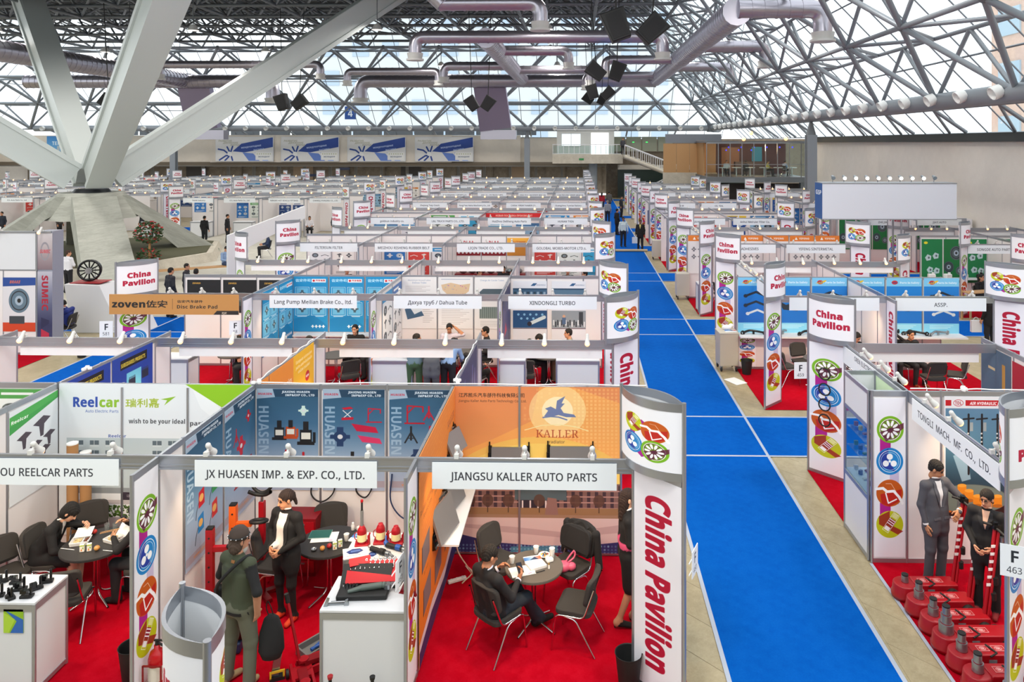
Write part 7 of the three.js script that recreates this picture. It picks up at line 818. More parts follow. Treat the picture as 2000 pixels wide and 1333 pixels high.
{ const g = thing('drawstring_bag', 'black drawstring bag hanging from hand of green vest man', 'bag', [-3.46, 0.012, -8.18], 0.2); part(g, 'sack', lathe([[0, 0.26], [0.1, 0.27], [0.14, 0.36], [0.13, 0.56], [0.08, 0.72], [0.03, 0.76], [0, 0.76]], 18).scale(1, 1, 0.6), M.cloth); part(g, 'cord', mg([tube([[-0.03, 0.75, 0], [-0.05, 0.85, 0.02], [-0.04, 0.92, 0.02]], 0.006, 10, 5), tube([[0.02, 0.75, 0], [0.0, 0.85, 0.02], [-0.03, 0.92, 0.02]], 0.006, 10, 5)]), M.black); }
{ const g = thing('studded_hat', 'brown leather hat with studded band on the bearded man', 'hat', [-3.8, 0.012, -8.12], 158 * rad); part(g, 'crown', lathe([[0, 1.775], [0.06, 1.765], [0.1, 1.72], [0.105, 1.67], [0.1, 1.665]], 20).translate(-0.0, 0.005, 0.0), mat('#40332c', 0.85)); part(g, 'band', torus(0.106, 0.01, 0, 0, 0, 28).rotateX(Math.PI / 2).translate(0, 1.68, 0), M.black); for (let i = 0; i < 12; i++) part(g, 'stud', ball(0.008, 0, 0, 0, 1, 1, 1, 6), M.chrome, [Math.cos(i * 0.52) * 0.116, 1.68, Math.sin(i * 0.52) * 0.116]); }

// ---------------------------------------------------------------- stand with the printed white walls
roundTable(-6.4, 9.6, 'round black table with open lunch boxes', 0.42, mat('#2c2b2b', 0.5)); chair(-6.95, 10.25, 30 * rad, 'black chair against printed factory wall, behind the lunch table'); chair(-6.35, 8.95, 195 * rad, 'black chair with its back to the white counter'); chair(-7.45, 9.35, 60 * rad, 'black chair beside the plain white partition'); chair(-7.15, 9.72, 92 * rad, 'black chair under the woman eating lunch'); chair(-5.72, 9.62, -95 * rad, 'black chair under the man with chopsticks');
counter(-6.48, 8.17, 1.0, 0.5, 1.0, 'white counter with black sensors and leaflets', (g) => { boardAt(g, 0.28, 0.82, 0.25, 0, 0.22, 0.26, print(120, 140, (q, w, h) => { R(q, 0, 0, w, h, '#8cb522'); Y(q, [[0, 0], [w, 60], [w, h], [40, h], [80, 70]], '#2a62b0'); Y(q, [[0, 20], [70, 60], [30, h], [0, h]], '#a9cc3a'); }), 'poster', 0.012); boardAt(g, -0.02, 0.84, 0.25, 0, 0.26, 0.24, textSheet, 'poster', 0.012); });
for (let i = 0; i < 9; i++) { const g = thing('sensor_part', `black moulded car sensor, ${ORD[i]} of the group on white counter`, 'car part', [-6.1 - (i % 4) * 0.17 - rnd(0, 0.04), CT, -(7.98 + Math.floor(i / 3) * 0.14 + rnd(0, 0.03))], rnd(-1, 1)); part(g, 'base', rbox(0.13, 0.03, 0.07, 0.008, 0, 0.015, 0), M.black); part(g, 'housing', mg([box(0.05, 0.06, 0.05, -0.02, 0.05, 0), cyl(0.014, 0.014, 0.09 + (i % 3) * 0.03, 0.04, 0.07, 0, 8), box(0.03, 0.05, 0.02, -0.05, 0.07, 0.01)]), M.blackGloss); part(g, 'plug', box(0.04, 0.03, 0.03, 0.02, 0.04, 0.04), M.black); }
leaflet(-6.85, CT, 8.15, 0.16, 0.24, 0.3, 'white leaflet with green strip on white counter', coverSheet); leaflet(-6.82, CT, 8.3, 0.13, 0.08, 0.1, 'clear card holder with cards on white counter', plainPaper, 0.03, 'card holder', 'card_holder');
function lunchBox(x, d, turn, label, open) { const g = thing('lunch_box', label, 'food box', [x, TT, -d], turn); part(g, 'tray', mg([box(0.2, 0.008, 0.17, 0, 0.004, 0), box(0.2, 0.045, 0.008, 0, 0.024, 0.087, 0, 0.25), box(0.2, 0.045, 0.008, 0, 0.024, -0.087, 0, -0.25), box(0.008, 0.045, 0.17, 0.103, 0.024, 0, 0, 0, -0.25), box(0.008, 0.045, 0.17, -0.103, 0.024, 0, 0, 0, 0.25), box(0.008, 0.03, 0.17, 0.03, 0.018, 0)]), M.plasticWhite); part(g, 'lid', mg([box(0.2, 0.008, 0.18, 0, 0.07, -0.14, 0, open), box(0.14, 0.02, 0.12, 0, 0.075, -0.145, 0, open)]), M.plasticWhite); part(g, 'noodles', mg(Array.from({ length: 16 }, () => torus(rnd(0.012, 0.03), 0.004, rnd(-0.06, 0.0), 0.0, 0, 10).rotateX(rnd(1.2, 1.9)).translate(0, 0.03 + rnd(0, 0.012), rnd(-0.05, 0.05)))), mat('#cdb98a', 0.7)); part(g, 'meat', mg(Array.from({ length: 6 }, () => ball(0.016, rnd(0.045, 0.085), 0.022, rnd(-0.06, 0.06), 1.3, 0.8, 1, 7))), mat('#5a2f1c', 0.5)); }
lunchBox(-6.62, 9.6, 0.3, 'open foam lunch box in front of the eating woman', 0.25); lunchBox(-6.2, 9.66, -0.35, 'open foam lunch box with raised lid before the man', 0.95);
juice(-6.46, TT, 9.4, 0.3, 'small juice carton at lunch table edge, nearer the woman'); juice(-6.38, TT, 9.42, 0.4, 'small juice carton at lunch table edge, beside the fruit'); fruit(-6.28, TT, 9.42, '#c08a4a', 'golden fruit at lunch table edge', 0.036); fruit(-6.58, TT, 9.82, '#b5302a', 'red apple behind the lunch boxes');
for (const [x, d, label] of [[-6.46, 9.9, 'clear tumbler behind the lunch boxes, by the chair'], [-6.36, 9.92, 'clear tumbler behind the lunch boxes, by the flask']]) single('tumbler', label, 'glass', lathe([[0.02, 0.003], [0.026, 0.003], [0.034, 0.1], [0.031, 0.1], [0.023, 0.008], [0.02, 0.008]], 14), new THREE.MeshPhysicalMaterial({ color: '#e6eaea', transmission: 0.9, roughness: 0.05, thickness: 0 }), [x, TT, -d]);
{ const g = thing('flask', 'dark steel flask at far side of lunch table', 'flask', [-6.24, TT, -9.92]); part(g, 'body', cyl(0.036, 0.036, 0.16, 0, 0.08, 0, 14), mat('#4a4442', 0.3, 0.6)); part(g, 'lid', cyl(0.03, 0.036, 0.03, 0, 0.175, 0, 14), M.black); }
for (const [x, d, l, label] of [[-6.68, 9.45, 0.1, 'pair of chopsticks lying near the juice cartons'], [-6.1, 9.42, 0.1, 'plastic spoon lying near the golden fruit']]) single('cutlery', label, 'cutlery', bar([-l, 0.005, 0], [l, 0.005, 0.03], 0.004, 5), M.paper, [x, TT, -d]);
for (const [x, d, h, label] of [[-7.36, 10.5, 1.7, 'brown cardboard tube standing in corner, taller one'], [-7.2, 10.55, 1.55, 'brown cardboard tube standing in corner, shorter one']]) { const g = thing('cardboard_tube', label, 'tube', [x, 0.012, -d]); part(g, 'tube', cyl(0.075, 0.075, h, 0, h / 2, 0, 16), M.card); part(g, 'cap', cyl(0.076, 0.076, 0.02, 0, h, 0, 16), M.plasticWhite); }
bin(-5.05, 8.2, 'black waste bin beside the disc-printed partition end');
{ const g = thing('fire_extinguisher', 'red fire extinguisher at foot of partition end', 'extinguisher', [-4.66, 0.012, -8.0]); part(g, 'bottle', lathe([[0, 0], [0.085, 0], [0.09, 0.03], [0.09, 0.38], [0.07, 0.45], [0.03, 0.48], [0.03, 0.52], [0, 0.52]], 20), mat('#c0121c', 0.3)); part(g, 'label_print', cyl(0.0915, 0.0915, 0.16, 0, 0.24, 0, 18, true), mat('#e6dfd0', 0.5)); part(g, 'valve', mg([cyl(0.02, 0.02, 0.05, 0, 0.54, 0, 10), box(0.12, 0.015, 0.02, 0.03, 0.57, 0)]), M.black); part(g, 'hose', tube([[0.02, 0.54, 0], [0.1, 0.5, 0.02], [0.11, 0.35, 0.03], [0.1, 0.2, 0.02]], 0.012, 16, 6), M.black); part(g, 'cage', mg([box(0.2, 0.015, 0.015, 0, 0.35, 0.1), box(0.015, 0.35, 0.015, -0.1, 0.18, 0.1), box(0.015, 0.35, 0.015, 0.1, 0.18, 0.1)]), mat('#8c1018', 0.4)); }
person('woman in black suit with bobbed hair eating lunch', [-7.12, 0.012, 9.7], 95 * rad, 'sit', { cell: 0.014, jacket: 1, top: '#0f0f11', bottom: '#0f0f11', skirt: 0.8, legs: '#c29a82', slim: 1, hair: 'bob', hairColour: '#0d0b0b', skin: '#d3a184', shirt: '#e3e0dc', cuff: '#d9d2c8', look: [0, 0.75], grip: [1, 0], J: { chest: [0, 0.84, 0.06], neck: [0, 1.0, 0.16], head: [0, 1.1, 0.28], sL: [0.175, 0.94, 0.12], sR: [-0.175, 0.94, 0.12], eL: [0.24, 0.78, 0.26], wL: [0.1, 0.88, 0.42], eR: [-0.24, 0.7, 0.2], wR: [-0.14, 0.6, 0.36], kL: [0.06, 0.53, 0.38], kR: [-0.08, 0.5, 0.36], aL: [-0.06, 0.16, 0.42], aR: [-0.1, 0.09, 0.3], tL: [-0.06, 0.09, 0.55], tR: [-0.11, 0.035, 0.44] } });
person('man in black jacket with chopsticks behind the printed partition end', [-5.74, 0.012, 9.62], -95 * rad, 'sit', { cell: 0.014, jacket: 1, hair: 'short', skin: '#c08e6c', look: [0, 0.5], grip: [1, 1], J: { chest: [0, 0.84, 0.02], neck: [0, 1.02, 0.08], head: [0, 1.15, 0.15], sL: [0.175, 0.95, 0.06], sR: [-0.175, 0.95, 0.06], eL: [0.26, 0.78, 0.22], wL: [0.1, 0.85, 0.4], eR: [-0.26, 0.78, 0.22], wR: [-0.1, 0.96, 0.36] } });
single('chopsticks', 'pair of chopsticks held by man at lunch table', 'cutlery', mg([bar([-0.14, 0, 0], [0.12, 0.06, 0.0], 0.004, 5), bar([-0.14, -0.01, 0.01], [0.12, 0.05, 0.012], 0.004, 5)]), M.wood, [-6.18, 0.93, -9.55]);

// ---------------------------------------------------------------- red trolley jacks and showcase by the main aisle
const jackLogo = print(120, 60, (g, w, h) => { R(g, 0, 0, w, h, '#9c0d18'); g.strokeStyle = '#e2b8b8'; g.lineWidth = 3; g.strokeRect(4, 4, w - 8, h - 8); g.beginPath(); g.ellipse(60, 30, 34, 16, 0, 0, 7); g.stroke(); T(g, 'TDL', 60, 31, 24, '#ecd8d8', { weight: 'bold' }); });
function airJack(x, d, stages, label, len = 0.56) {
  const g = thing('air_jack', label, 'jack', [x, 0.014, -d], 0.02); part(g, 'foot', lathe([[0, 0], [0.17, 0], [0.175, 0.05], [0.16, 0.07], [0.15, 0.17], [0.13, 0.19], [0, 0.19]], 24), M.red);
  let y = 0.19; [[0.085, 0.11], [0.062, 0.1], [0.045, 0.09]].slice(3 - stages).forEach(([r, h], i, a) => { part(g, 'piston', cyl(r, r, h, 0, y + h / 2, 0, 20), M.steel); y += h; part(g, 'collar', cyl(r * 1.02, r * 1.12, 0.015, 0, y - h, 0, 20), M.redDeep); if (i === a.length - 1) part(g, 'saddle', cyl(r * 0.98, r * 0.98, 0.02, 0, y + 0.005, 0, 18), M.black); });
  const ch = part(g, 'chassis', mg([rbox(len, 0.17, 0.22, 0.015, 0.1 + len / 2, 0.12, 0)]), M.red); for (const [ox, w] of [[0.24, 0.13], [0.42, 0.15]]) part(ch, 'label_print', sheetBoard(w, 0.1, jackLogo, 0.003).rotateX(-Math.PI / 2), jackLogo.mat, [ox, 0.208, 0]); part(ch, 'plate', box(0.09, 0.06, 0.004, 0.3, 0.12, 0.112), M.grey);
  for (const s of [-1, 1]) part(g, 'wheel', cyl(0.085, 0.085, 0.06, 0, 0, 0, 18).rotateX(1.57), M.black, [0.08 + len * 0.88, 0.085, s * 0.14]); part(g, 'lever', mg([bar([0.3, 0.22, -0.05], [0.36, 0.21, 0.08], 0.01, 6), bar([0.36, 0.21, 0.08], [0.26, 0.2, 0.13], 0.01, 6)]), M.black);
  const top = [0.1 + len + 0.18, 1.2, -0.12], bot = [0.1 + len - 0.02, 0.2, 0]; const h = part(g, 'handle', mg([bar(bot, top, 0.024, 8), bar([bot[0] + 0.03, bot[1], 0.03], [top[0] + 0.03, top[1], top[2] + 0.03], 0.018, 6)]), M.red); for (let i = 0; i < 6; i++) { const t = 0.35 + i * 0.09; part(h, 'stripe', box(0.055, 0.035, 0.004, bot[0] + (top[0] - bot[0]) * t - 0.01, bot[1] + (top[1] - bot[1]) * t, bot[2] + (top[2] - bot[2]) * t + 0.027), M.paper); }
  for (const t of [0.22, 0.4]) part(h, 'spare_saddle', cyl(0.035, 0.035, 0.09, bot[0] + (top[0] - bot[0]) * t + 0.06, bot[1] + (top[1] - bot[1]) * t, bot[2] + (top[2] - bot[2]) * t + 0.03, 12), M.black); part(h, 'oil_cup', mg([cyl(0.03, 0.03, 0.08, top[0] + 0.06, top[1] - 0.2, top[2] + 0.04, 10), cyl(0.024, 0.024, 0.06, top[0] + 0.06, top[1] - 0.12, top[2] + 0.04, 10)]), M.steel); part(h, 'control_head', mg([box(0.09, 0.06, 0.09, top[0] + 0.01, top[1] + 0.03, top[2]), cyl(0.035, 0.03, 0.03, top[0], top[1] + 0.07, top[2], 12)]), M.blackGloss); part(h, 'crossbar', mg([bar([top[0] - 0.02, top[1] + 0.03, top[2] - 0.02], [top[0] + 0.05, top[1] - 0.03, top[2] + 0.2], 0.018, 8), bar([top[0], top[1] + 0.03, top[2]], [top[0] - 0.12, top[1] + 0.05, top[2] - 0.05], 0.016, 8)]), M.black);
}
[[4.37, 9.9, 1], [4.4, 9.56, 2], [4.42, 9.22, 2], [4.42, 8.9, 3], [4.44, 8.58, 2], [4.44, 8.24, 2], [4.6, 7.92, 2]].forEach(([x, d, s], i) => airJack(x, d, s, ['red air jack with single fat piston by the standing man', 'red air jack second in line from the back wall', 'red air jack third in line from the back wall', 'red air jack with three-stage piston', 'red air jack beyond three-stage one, fifth from back wall', 'red air jack sixth from back wall with lettered top', 'red air jack partly behind the numbered sign tower'][i], i > 2 ? 0.68 : 0.56));
person('man in grey suit leaning an arm on a jack handle', [4.93, 0.014, 10.22], 18 * rad, 'stand', { cell: 0.014, jacket: 1, top: '#4b4a50', bottom: '#47464c', shoe: '#1a1a1c', shirt: '#d9d5d6', lapel: '#55545a', shirtLow: 0.16, skin: '#b07a58', hair: 'short', scale: 0.97, look: [0.55, 0.35], cuff: '#d9d5d6', J: { eL: [0.34, 1.2, 0.12], wL: [0.12, 1.13, 0.3], eR: [-0.24, 1.13, -0.02], wR: [-0.22, 0.88, 0.06] }, dirL: [-0.7, -0.7, 0.2], palmL: [0, -0.3, -0.9] });
person('woman in black suit with glasses beside the red jacks', [5.26, 0.014, 9.55], -40 * rad, 'stand', { cell: 0.014, jacket: 1, top: '#111114', bottom: '#101013', shoe: '#7a1a1c', skin: '#c98f70', hair: 'ponytail', hairColour: '#120e0d', glasses: 1, scale: 0.92, shirt: '#c9a08a', lapel: '#1b1b1f', look: [-0.2, 0.2], J: { eL: [0.25, 1.15, 0.02], wL: [0.1, 1.02, 0.2], eR: [-0.25, 1.15, 0.02], wR: [-0.1, 1.0, 0.22] }, grip: [1, 1] });
{ // corner showcase
  const g = thing('showcase', 'glazed showcase cabinet with white panels at the aisle', 'showcase', [4.46, 0.012, -11.22]); const w = 0.48, L2 = 0.94; for (const [a, b] of [[-1, -1], [1, -1], [-1, 1], [1, 1]]) part(g, 'post', cyl(0.022, 0.022, 2.46, a * w / 2, 1.23, b * L2 / 2, 8), M.alu);
  for (const [y, h] of [[0.46, 0.84], [2.2, 0.46]]) { part(g, 'side_panel', BX(0.012, h, L2 - 0.05), M.white, [-w / 2, y, 0]); part(g, 'front_panel', BX(w - 0.05, h, 0.012), M.white, [0, y, L2 / 2]); part(g, 'back_panel', BX(w - 0.05, h, 0.012), M.white, [0, y, -L2 / 2]); } part(g, 'inner_panel', BX(0.012, 0.46, L2 - 0.05), mat('#cfe6bd', 0.6), [w / 2, 2.2, 0]);
  for (const y of [0.04, 0.9, 1.94, 2.44]) part(g, 'rail', mg([box(0.03, 0.06, L2, -w / 2, y, 0), box(0.03, 0.06, L2, w / 2, y, 0), box(w, 0.06, 0.03, 0, y, L2 / 2), box(w, 0.06, 0.03, 0, y, -L2 / 2)]), M.alu);
  part(g, 'base_shelf', BX(w - 0.03, 0.02, L2 - 0.03), M.white, [0, 0.93, 0]); part(g, 'glass_shelf', BX(w - 0.05, 0.01, L2 - 0.05), M.glass, [0, 1.32, 0]); part(g, 'glass_shelf', BX(w - 0.05, 0.01, L2 - 0.05), M.glass, [0, 1.62, 0]); part(g, 'pane', BX(0.006, 0.98, L2 - 0.05), M.glass, [-w / 2, 1.42, 0]); part(g, 'pane', BX(w - 0.05, 0.98, 0.006), M.glass, [0, 1.42, L2 / 2]);
  const cols = ['#c9c3b4', '#3f6f3c', '#8a4a2a', '#d8d2b0', '#5a5a60', '#2c4a78', '#b8a83a', '#202024']; let n = 0; for (const y of [0.945, 1.33, 1.63]) for (let i = 0; i < 9; i++) { const lv = y < 1 ? 'bottom' : y < 1.5 ? 'middle' : 'top'; const q = single('relay_module', `small electronic module, ${ORD[i]} on ${lv} shelf of showcase`, 'module', i % 3 === 1 ? rbox(0.07, 0.03, 0.05, 0.006, 0, 0.015, 0) : mg([box(0.06, 0.06 + (i % 2) * 0.03, 0.035, 0, 0.035, 0), box(0.04, 0.012, 0.05, 0, 0.006, 0)]), SWEET(cols[(i + n) % 8]), [4.36 + (i % 2) * 0.14, 0.012 + y, -11.22 - 0.38 + i * 0.092], 0.3 * (i % 3)); n++; }
}
for (let i = 0; i < 4; i++) single('hose_ring', `black rubber ring hung on disc-printed tower fin, ${ORD[i]} from top`, 'ring', torus(0.105, 0.013, 0, 0, 0, 24), M.black, [4.45, 1.9 - i * 0.28, -13.35], -Math.PI / 4 + 0.05);
// ---------------------------------------------------------------- far gallery: banners, control room, stairs, café
[[-38.5, 'blue star exhibition banner on gallery, beside the inclined leg'], [-30.9, 'blue star exhibition banner on gallery, second along'], [-23.2, 'blue star exhibition banner on gallery, third along'], [-15.4, 'blue star exhibition banner on gallery, by the steel column']].forEach(([x, l]) => { const g = thing('wall_banner', l, 'banner', [x, 5.4, -83.66]); part(g, 'print', sheetBoard(6.6, 2.75, PR.banner, 0.05), PR.banner.mat); part(g, 'frame', mg([box(6.7, 0.06, 0.08, 0, 1.38, 0), box(6.7, 0.06, 0.08, 0, -1.38, 0), box(0.06, 2.8, 0.08, 3.33, 0, 0), box(0.06, 2.8, 0.08, -3.33, 0, 0)]), M.white); });
single('wall_banner', 'blue skyline banner behind the splayed legs', 'banner', sheetBoard(6.6, 2.8, PR.bannerBlue, 0.05), PR.bannerBlue.mat, [-58.4, 5.5, -83.72]);
single('hall_number', 'small blue board with white figure behind the glass', 'sign', sheetBoard(1.3, 1.5, PR.fourS, 0.05), PR.fourS.mat, [-26.4, 9.6, -84.2]);
for (const [x, l] of [[-26.9, 'dark lit sign under the gallery ledge'], [-30.5, 'small dark sign in the gallery passage']]) single('passage_sign', l, 'sign', box(1.2, 0.3, 0.08, x, l.includes('lit') ? 3.15 : 2.4, -83.6), mat('#1c2440', 0.4));
const room = thing('control_room', 'white control room on balcony with two bright windows', 'room', [0, 0, -77]);
part(room, 'slab', worldUV(box(7.4, 0.95, 4.5, 0.95, 4.42, -2.2), 2), stonePale); part(room, 'wall', worldUV(box(6.2, 2.6, 2, 0.75, 6.2, -3.2), 2), mat('#c8cac6', 0.7)); part(room, 'roof', box(6.6, 0.12, 2.4, 0.75, 7.55, -3.2), M.white);
part(room, 'window', box(2.0, 1.3, 0.06, -0.8, 6.45, -2.17), mat('#eef6f8', 0.2, 0, { emissive: '#dff0f6', emissiveIntensity: 0.9 })); part(room, 'window_frame', mg([box(2.1, 0.06, 0.1, -0.8, 7.12, -2.14), box(2.1, 0.06, 0.1, -0.8, 5.78, -2.14), box(0.06, 1.4, 0.1, -0.8, 6.45, -2.14)]), M.white); part(room, 'lit_window', box(1.9, 2.5, 0.06, 2.3, 5.95, -2.17), mat('#ffffff', 0.2, 0, { emissive: '#ffffff', emissiveIntensity: 1.2 }));
part(room, 'railing', mg([box(7.4, 0.06, 0.06, 0.95, 5.95, 0), box(7.4, 0.04, 0.04, 0.95, 5.0, 0), ...Array.from({ length: 14 }, (_, i) => box(0.05, 1.0, 0.05, -2.7 + i * 0.56, 5.45, 0))]), M.white); part(room, 'railing_glass', box(7.3, 0.8, 0.02, 0.95, 5.42, 0.0), M.glass); part(room, 'pillar', cyl(0.45, 0.45, 3.95, 1.55, 1.97, -1.5, 20), mat('#8d9394', 0.6)); part(room, 'exit_sign', box(0.5, 0.2, 0.03, 0.3, 4.4, 0.07), mat('#2f8a4a', 0.4));
function flight(g, x0, y0, x1, y1, z, w) { const n = 12, L2 = []; for (let i = 0; i < n; i++) part(g, 'step', BX(Math.abs(x1 - x0) / n + 0.05, 0.16, w), stonePale, [x0 + (x1 - x0) * (i + 0.5) / n, y0 + (y1 - y0) * (i + 0.5) / n, z - w / 2]); for (const zz of [z, z - w]) { part(g, 'stringer', mg([bar([x0, y0 - 0.2, zz], [x1, y1 - 0.2, zz], 0.22, 4)]), stonePale); part(g, 'handrail', bar([x0, y0 + 1.0, zz], [x1, y1 + 1.0, zz], 0.07, 6), M.white); for (let i = 0; i <= 14; i++) { const t = i / 14; part(g, 'baluster', BX(0.05, 1.0, 0.05), M.white, [x0 + (x1 - x0) * t, y0 + (y1 - y0) * t + 0.5, zz]); } } }
const stair = thing('staircase', 'pale double-flight staircase beside the control room', 'staircase', [0, 0, -74.6]); flight(stair, 4.7, 4.9, 10.9, 2.5, 0, 2.2); flight(stair, 10.9, 2.5, 6.2, 0.1, 1.4, 2); part(stair, 'landing', box(2.9, 0.3, 4.4, 12.3, 2.4, -0.4), stonePale); part(stair, 'landing_rail', mg([box(2.9, 0.07, 0.06, 12.3, 3.5, 1.5), ...Array.from({ length: 6 }, (_, i) => box(0.05, 1, 0.05, 11 + i * 0.52, 3.0, 1.5))]), M.white); part(stair, 'wall', worldUV(box(2.7, 2.3, 3.6, 12.4, 1.15, -0.5), 2), stonePale);
const cafe = thing('cafe', 'glazed first-floor café with dark red back wall', 'café', [14.6, 0, -60]);
part(cafe, 'slab', box(8.2, 0.45, 7, 0, 3.1, -3.4), M.frameDark); part(cafe, 'back_wall', box(8.2, 3, 0.2, 0, 4.8, -6.6), mat('#4a1f22', 0.7)); part(cafe, 'side_wall', box(0.15, 3, 4, -3.9, 4.8, -4.7), M.wood); part(cafe, 'ceiling_panel', box(8.2, 0.15, 7, 0, 6.2, -3.4), M.grey); for (let i = 0; i < 9; i++) { part(cafe, 'pane', BX(0.92, 2.7, 0.02), M.glass, [-3.7 + i * 0.96, 4.72, 0]); part(cafe, 'mullion', BX(0.06, 2.8, 0.08), M.steel, [-4.16 + i * 0.96, 4.72, 0.02]); } part(cafe, 'handrail', mg([box(8.2, 0.05, 0.05, 0, 4.35, 0.06), box(8.3, 0.1, 0.12, 0, 6.1, 0.05)]), M.steel); part(cafe, 'bar_counter', box(3, 1.1, 0.6, 0.6, 3.9, -4.6), mat('#3a2a26', 0.5)); part(cafe, 'picture', box(0.9, 1.3, 0.05, 1.5, 5.1, -6.46), mat('#2f8fb4', 0.5)); part(cafe, 'doorway', box(1.6, 2.2, 0.06, -0.9, 4.6, -6.46), mat('#8a5a3a', 0.6)); for (let i = 0; i < 6; i++) part(cafe, 'table', mg([cyl(0.4, 0.4, 0.05, -2.6 + i * 1.15, 4.05, -1.3, 12), cyl(0.05, 0.05, 0.75, -2.6 + i * 1.15, 3.68, -1.3, 6)]), M.plasticWhite);
for (let i = 0; i < 9; i++) part(cafe, 'blue_lamp', ball(0.06, -2.2 + (i % 6) * 1.05, 5.75 - Math.floor(i / 6) * 0.25, -0.8 - Math.floor(i / 6), 1, 1, 1, 8), mat('#3440ff', 0.3, 0, { emissive: '#2a30ff', emissiveIntensity: 3 })); for (const [x, y] of [[-1.2, 6.42], [-0.6, 6.9], [2.2, 6.45]]) part(cafe, 'warm_lamp', ball(0.16, x, y, 0.3, 1, 1, 1, 8), M.glow); { const l = new THREE.PointLight('#ffd0a0', 40); l.position.set(0, 5.7, -2.6); l.shadow.radius = 10; cafe.add(l); }
part(cafe, 'lower_front', box(8.2, 2.7, 0.2, 0, 1.4, -1.2), mat('#241a18', 0.6)); part(cafe, 'pillar', mg([box(0.4, 2.9, 0.4, -3.8, 1.45, -0.6), box(0.4, 2.9, 0.4, 3.8, 1.45, -0.6)]), M.frameDark);
{ const g = thing('wood_partition', 'orange-brown wooden partition beside the café', 'partition', [10, 0, -66]); for (let i = 0; i < 4; i++) part(g, 'board', BX(1.15, 2.6, 0.08), M.wood, [-1.8 + i * 1.18, 4.75, 0]); part(g, 'base', box(4.8, 3.4, 0.3, 0, 1.75, -0.1), stonePale); part(g, 'vent_band', box(5, 0.8, 0.2, 0.3, 6.5, 0), M.aluDark); }
{ const g = thing('plant_cabinets', 'grey-green plant cabinets behind staircase', 'cabinet', [7, 0, -82]); for (let i = 0; i < 4; i++) part(g, 'cabinet', BX(1.6, 1.6, 0.6), mat('#8c8f7c', 0.6), [-2.6 + i * 1.75, 6.0, 0]); part(g, 'plinth', worldUV(box(9, 5.1, 0.8, 0.6, 2.6, -0.5), 2), stone); for (const x of [-0.9, 0.6]) part(g, 'green_lamp', box(0.2, 0.1, 0.02, x, 6.2, 0.31), mat('#3cff70', 0.3, 0, { emissive: '#35e860', emissiveIntensity: 2 })); }

// ---------------------------------------------------------------- around the concrete base
{ const g = thing('flower_tree', 'potted tree with red flowers beside the concrete base', 'tree', [-19.6, 0, -33]); part(g, 'pot', lathe([[0, 0], [0.3, 0], [0.42, 0.5], [0.38, 0.5], [0, 0.42]], 18), stonePale); part(g, 'trunk', bar([0, 0.45, 0], [0.05, 1.7, 0], 0.05, 7), M.card); const lf = [], fl2 = []; for (let i = 0; i < 900; i++) { const top = i % 3, R1 = top ? 0.62 : 0.5, a = rnd(0, 6.28), b = Math.acos(rnd(-1, 1)), r = R1 * Math.cbrt(rnd(0.25, 1)), q = new THREE.PlaneGeometry(0.11, 0.06).rotateX(rnd(0, 3)).rotateY(rnd(0, 6)).translate(r * Math.sin(b) * Math.cos(a), (top ? 2.0 : 0.95) + r * Math.cos(b) * 0.85, r * Math.sin(b) * Math.sin(a)); (i % 5 === 0 ? fl2 : lf).push(q); } part(g, 'foliage', mg(lf), mat('#2d4a22', 0.7, 0, { side: THREE.DoubleSide })); part(g, 'blossom', mg(fl2), mat('#b0242a', 0.7, 0, { side: THREE.DoubleSide })); }
{ const g = thing('bench', 'long wooden bench in front of the concrete base', 'bench', [-17.3, 0, -32.6], 0.5); for (let i = 0; i < 3; i++) part(g, 'slat', BX(3.6, 0.05, 0.13), M.wood, [0, 0.45, -0.16 + i * 0.16]); for (const x of [-1.5, 1.5]) part(g, 'leg', BX(0.08, 0.43, 0.4), M.concreteD, [x, 0.215, 0]); }
{ const g = thing('wheeled_suitcase', 'black wheeled suitcase with raised handle', 'suitcase', [-19.6, 0.006, -29.05], 0.3); part(g, 'body', rbox(0.4, 0.56, 0.25, 0.04, 0, 0.35, 0), M.cloth); part(g, 'handle', mg([bar([-0.12, 0.6, -0.08], [-0.12, 1.05, -0.1], 0.012, 6), bar([0.12, 0.6, -0.08], [0.12, 1.05, -0.1], 0.012, 6), bar([-0.13, 1.05, -0.1], [0.13, 1.05, -0.1], 0.016, 6)]), M.grey); for (const x of [-0.15, 0.15]) part(g, 'wheel', cyl(0.05, 0.05, 0.04, 0, 0, 0, 10).rotateZ(1.57), M.black, [x, 0.05, -0.08]); }
const rimGeo = mg([torus(0.42, 0.05, 0, 0, 0, 30), cyl(0.44, 0.44, 0.22, 0, 0, 0, 30, true).rotateX(1.57).translate(0, 0, -0.1), cyl(0.09, 0.09, 0.1, 0, 0, 0, 14).rotateX(1.57), ...Array.from({ length: 12 }, (_, i) => box(0.05, 0.36, 0.04, 0, 0.22, 0).rotateZ(i * Math.PI / 6))]);
{ const g = thing('wheel_plinth', 'white slanting plinth with black alloy wheel on top', 'display', [-15.55, 0, -23.6]); part(g, 'plinth', extrude([[-0.7, 0], [0.9, 0], [0.2, 1.5], [-0.95, 1.55]], 0.9).translate(0, 0, -0.45), M.white); part(g, 'step', extrude([[0.7, 0], [1.6, 0], [1.25, 0.75], [0.75, 0.75]], 0.8).translate(0, 0, -0.4), M.white); part(g, 'red_mat', box(1.0, 0.02, 0.6, -0.38, 1.56, 0), M.red); part(g, 'wheel', rimGeo.clone().scale(0.76, 0.76, 0.76), M.blackGloss, [-0.4, 1.93, 0.05], 0.35); part(g, 'hub_cap', cyl(0.1, 0.1, 0.03, 0, 0, 0, 14).rotateX(1.57), M.chrome, [-0.38, 1.93, 0.12], 0.35); part(g, 'tyre', torus(0.36, 0.1, 0, 0, 0, 26).rotateY(0.8), M.black, [0.75, 0.9, -0.5]); }
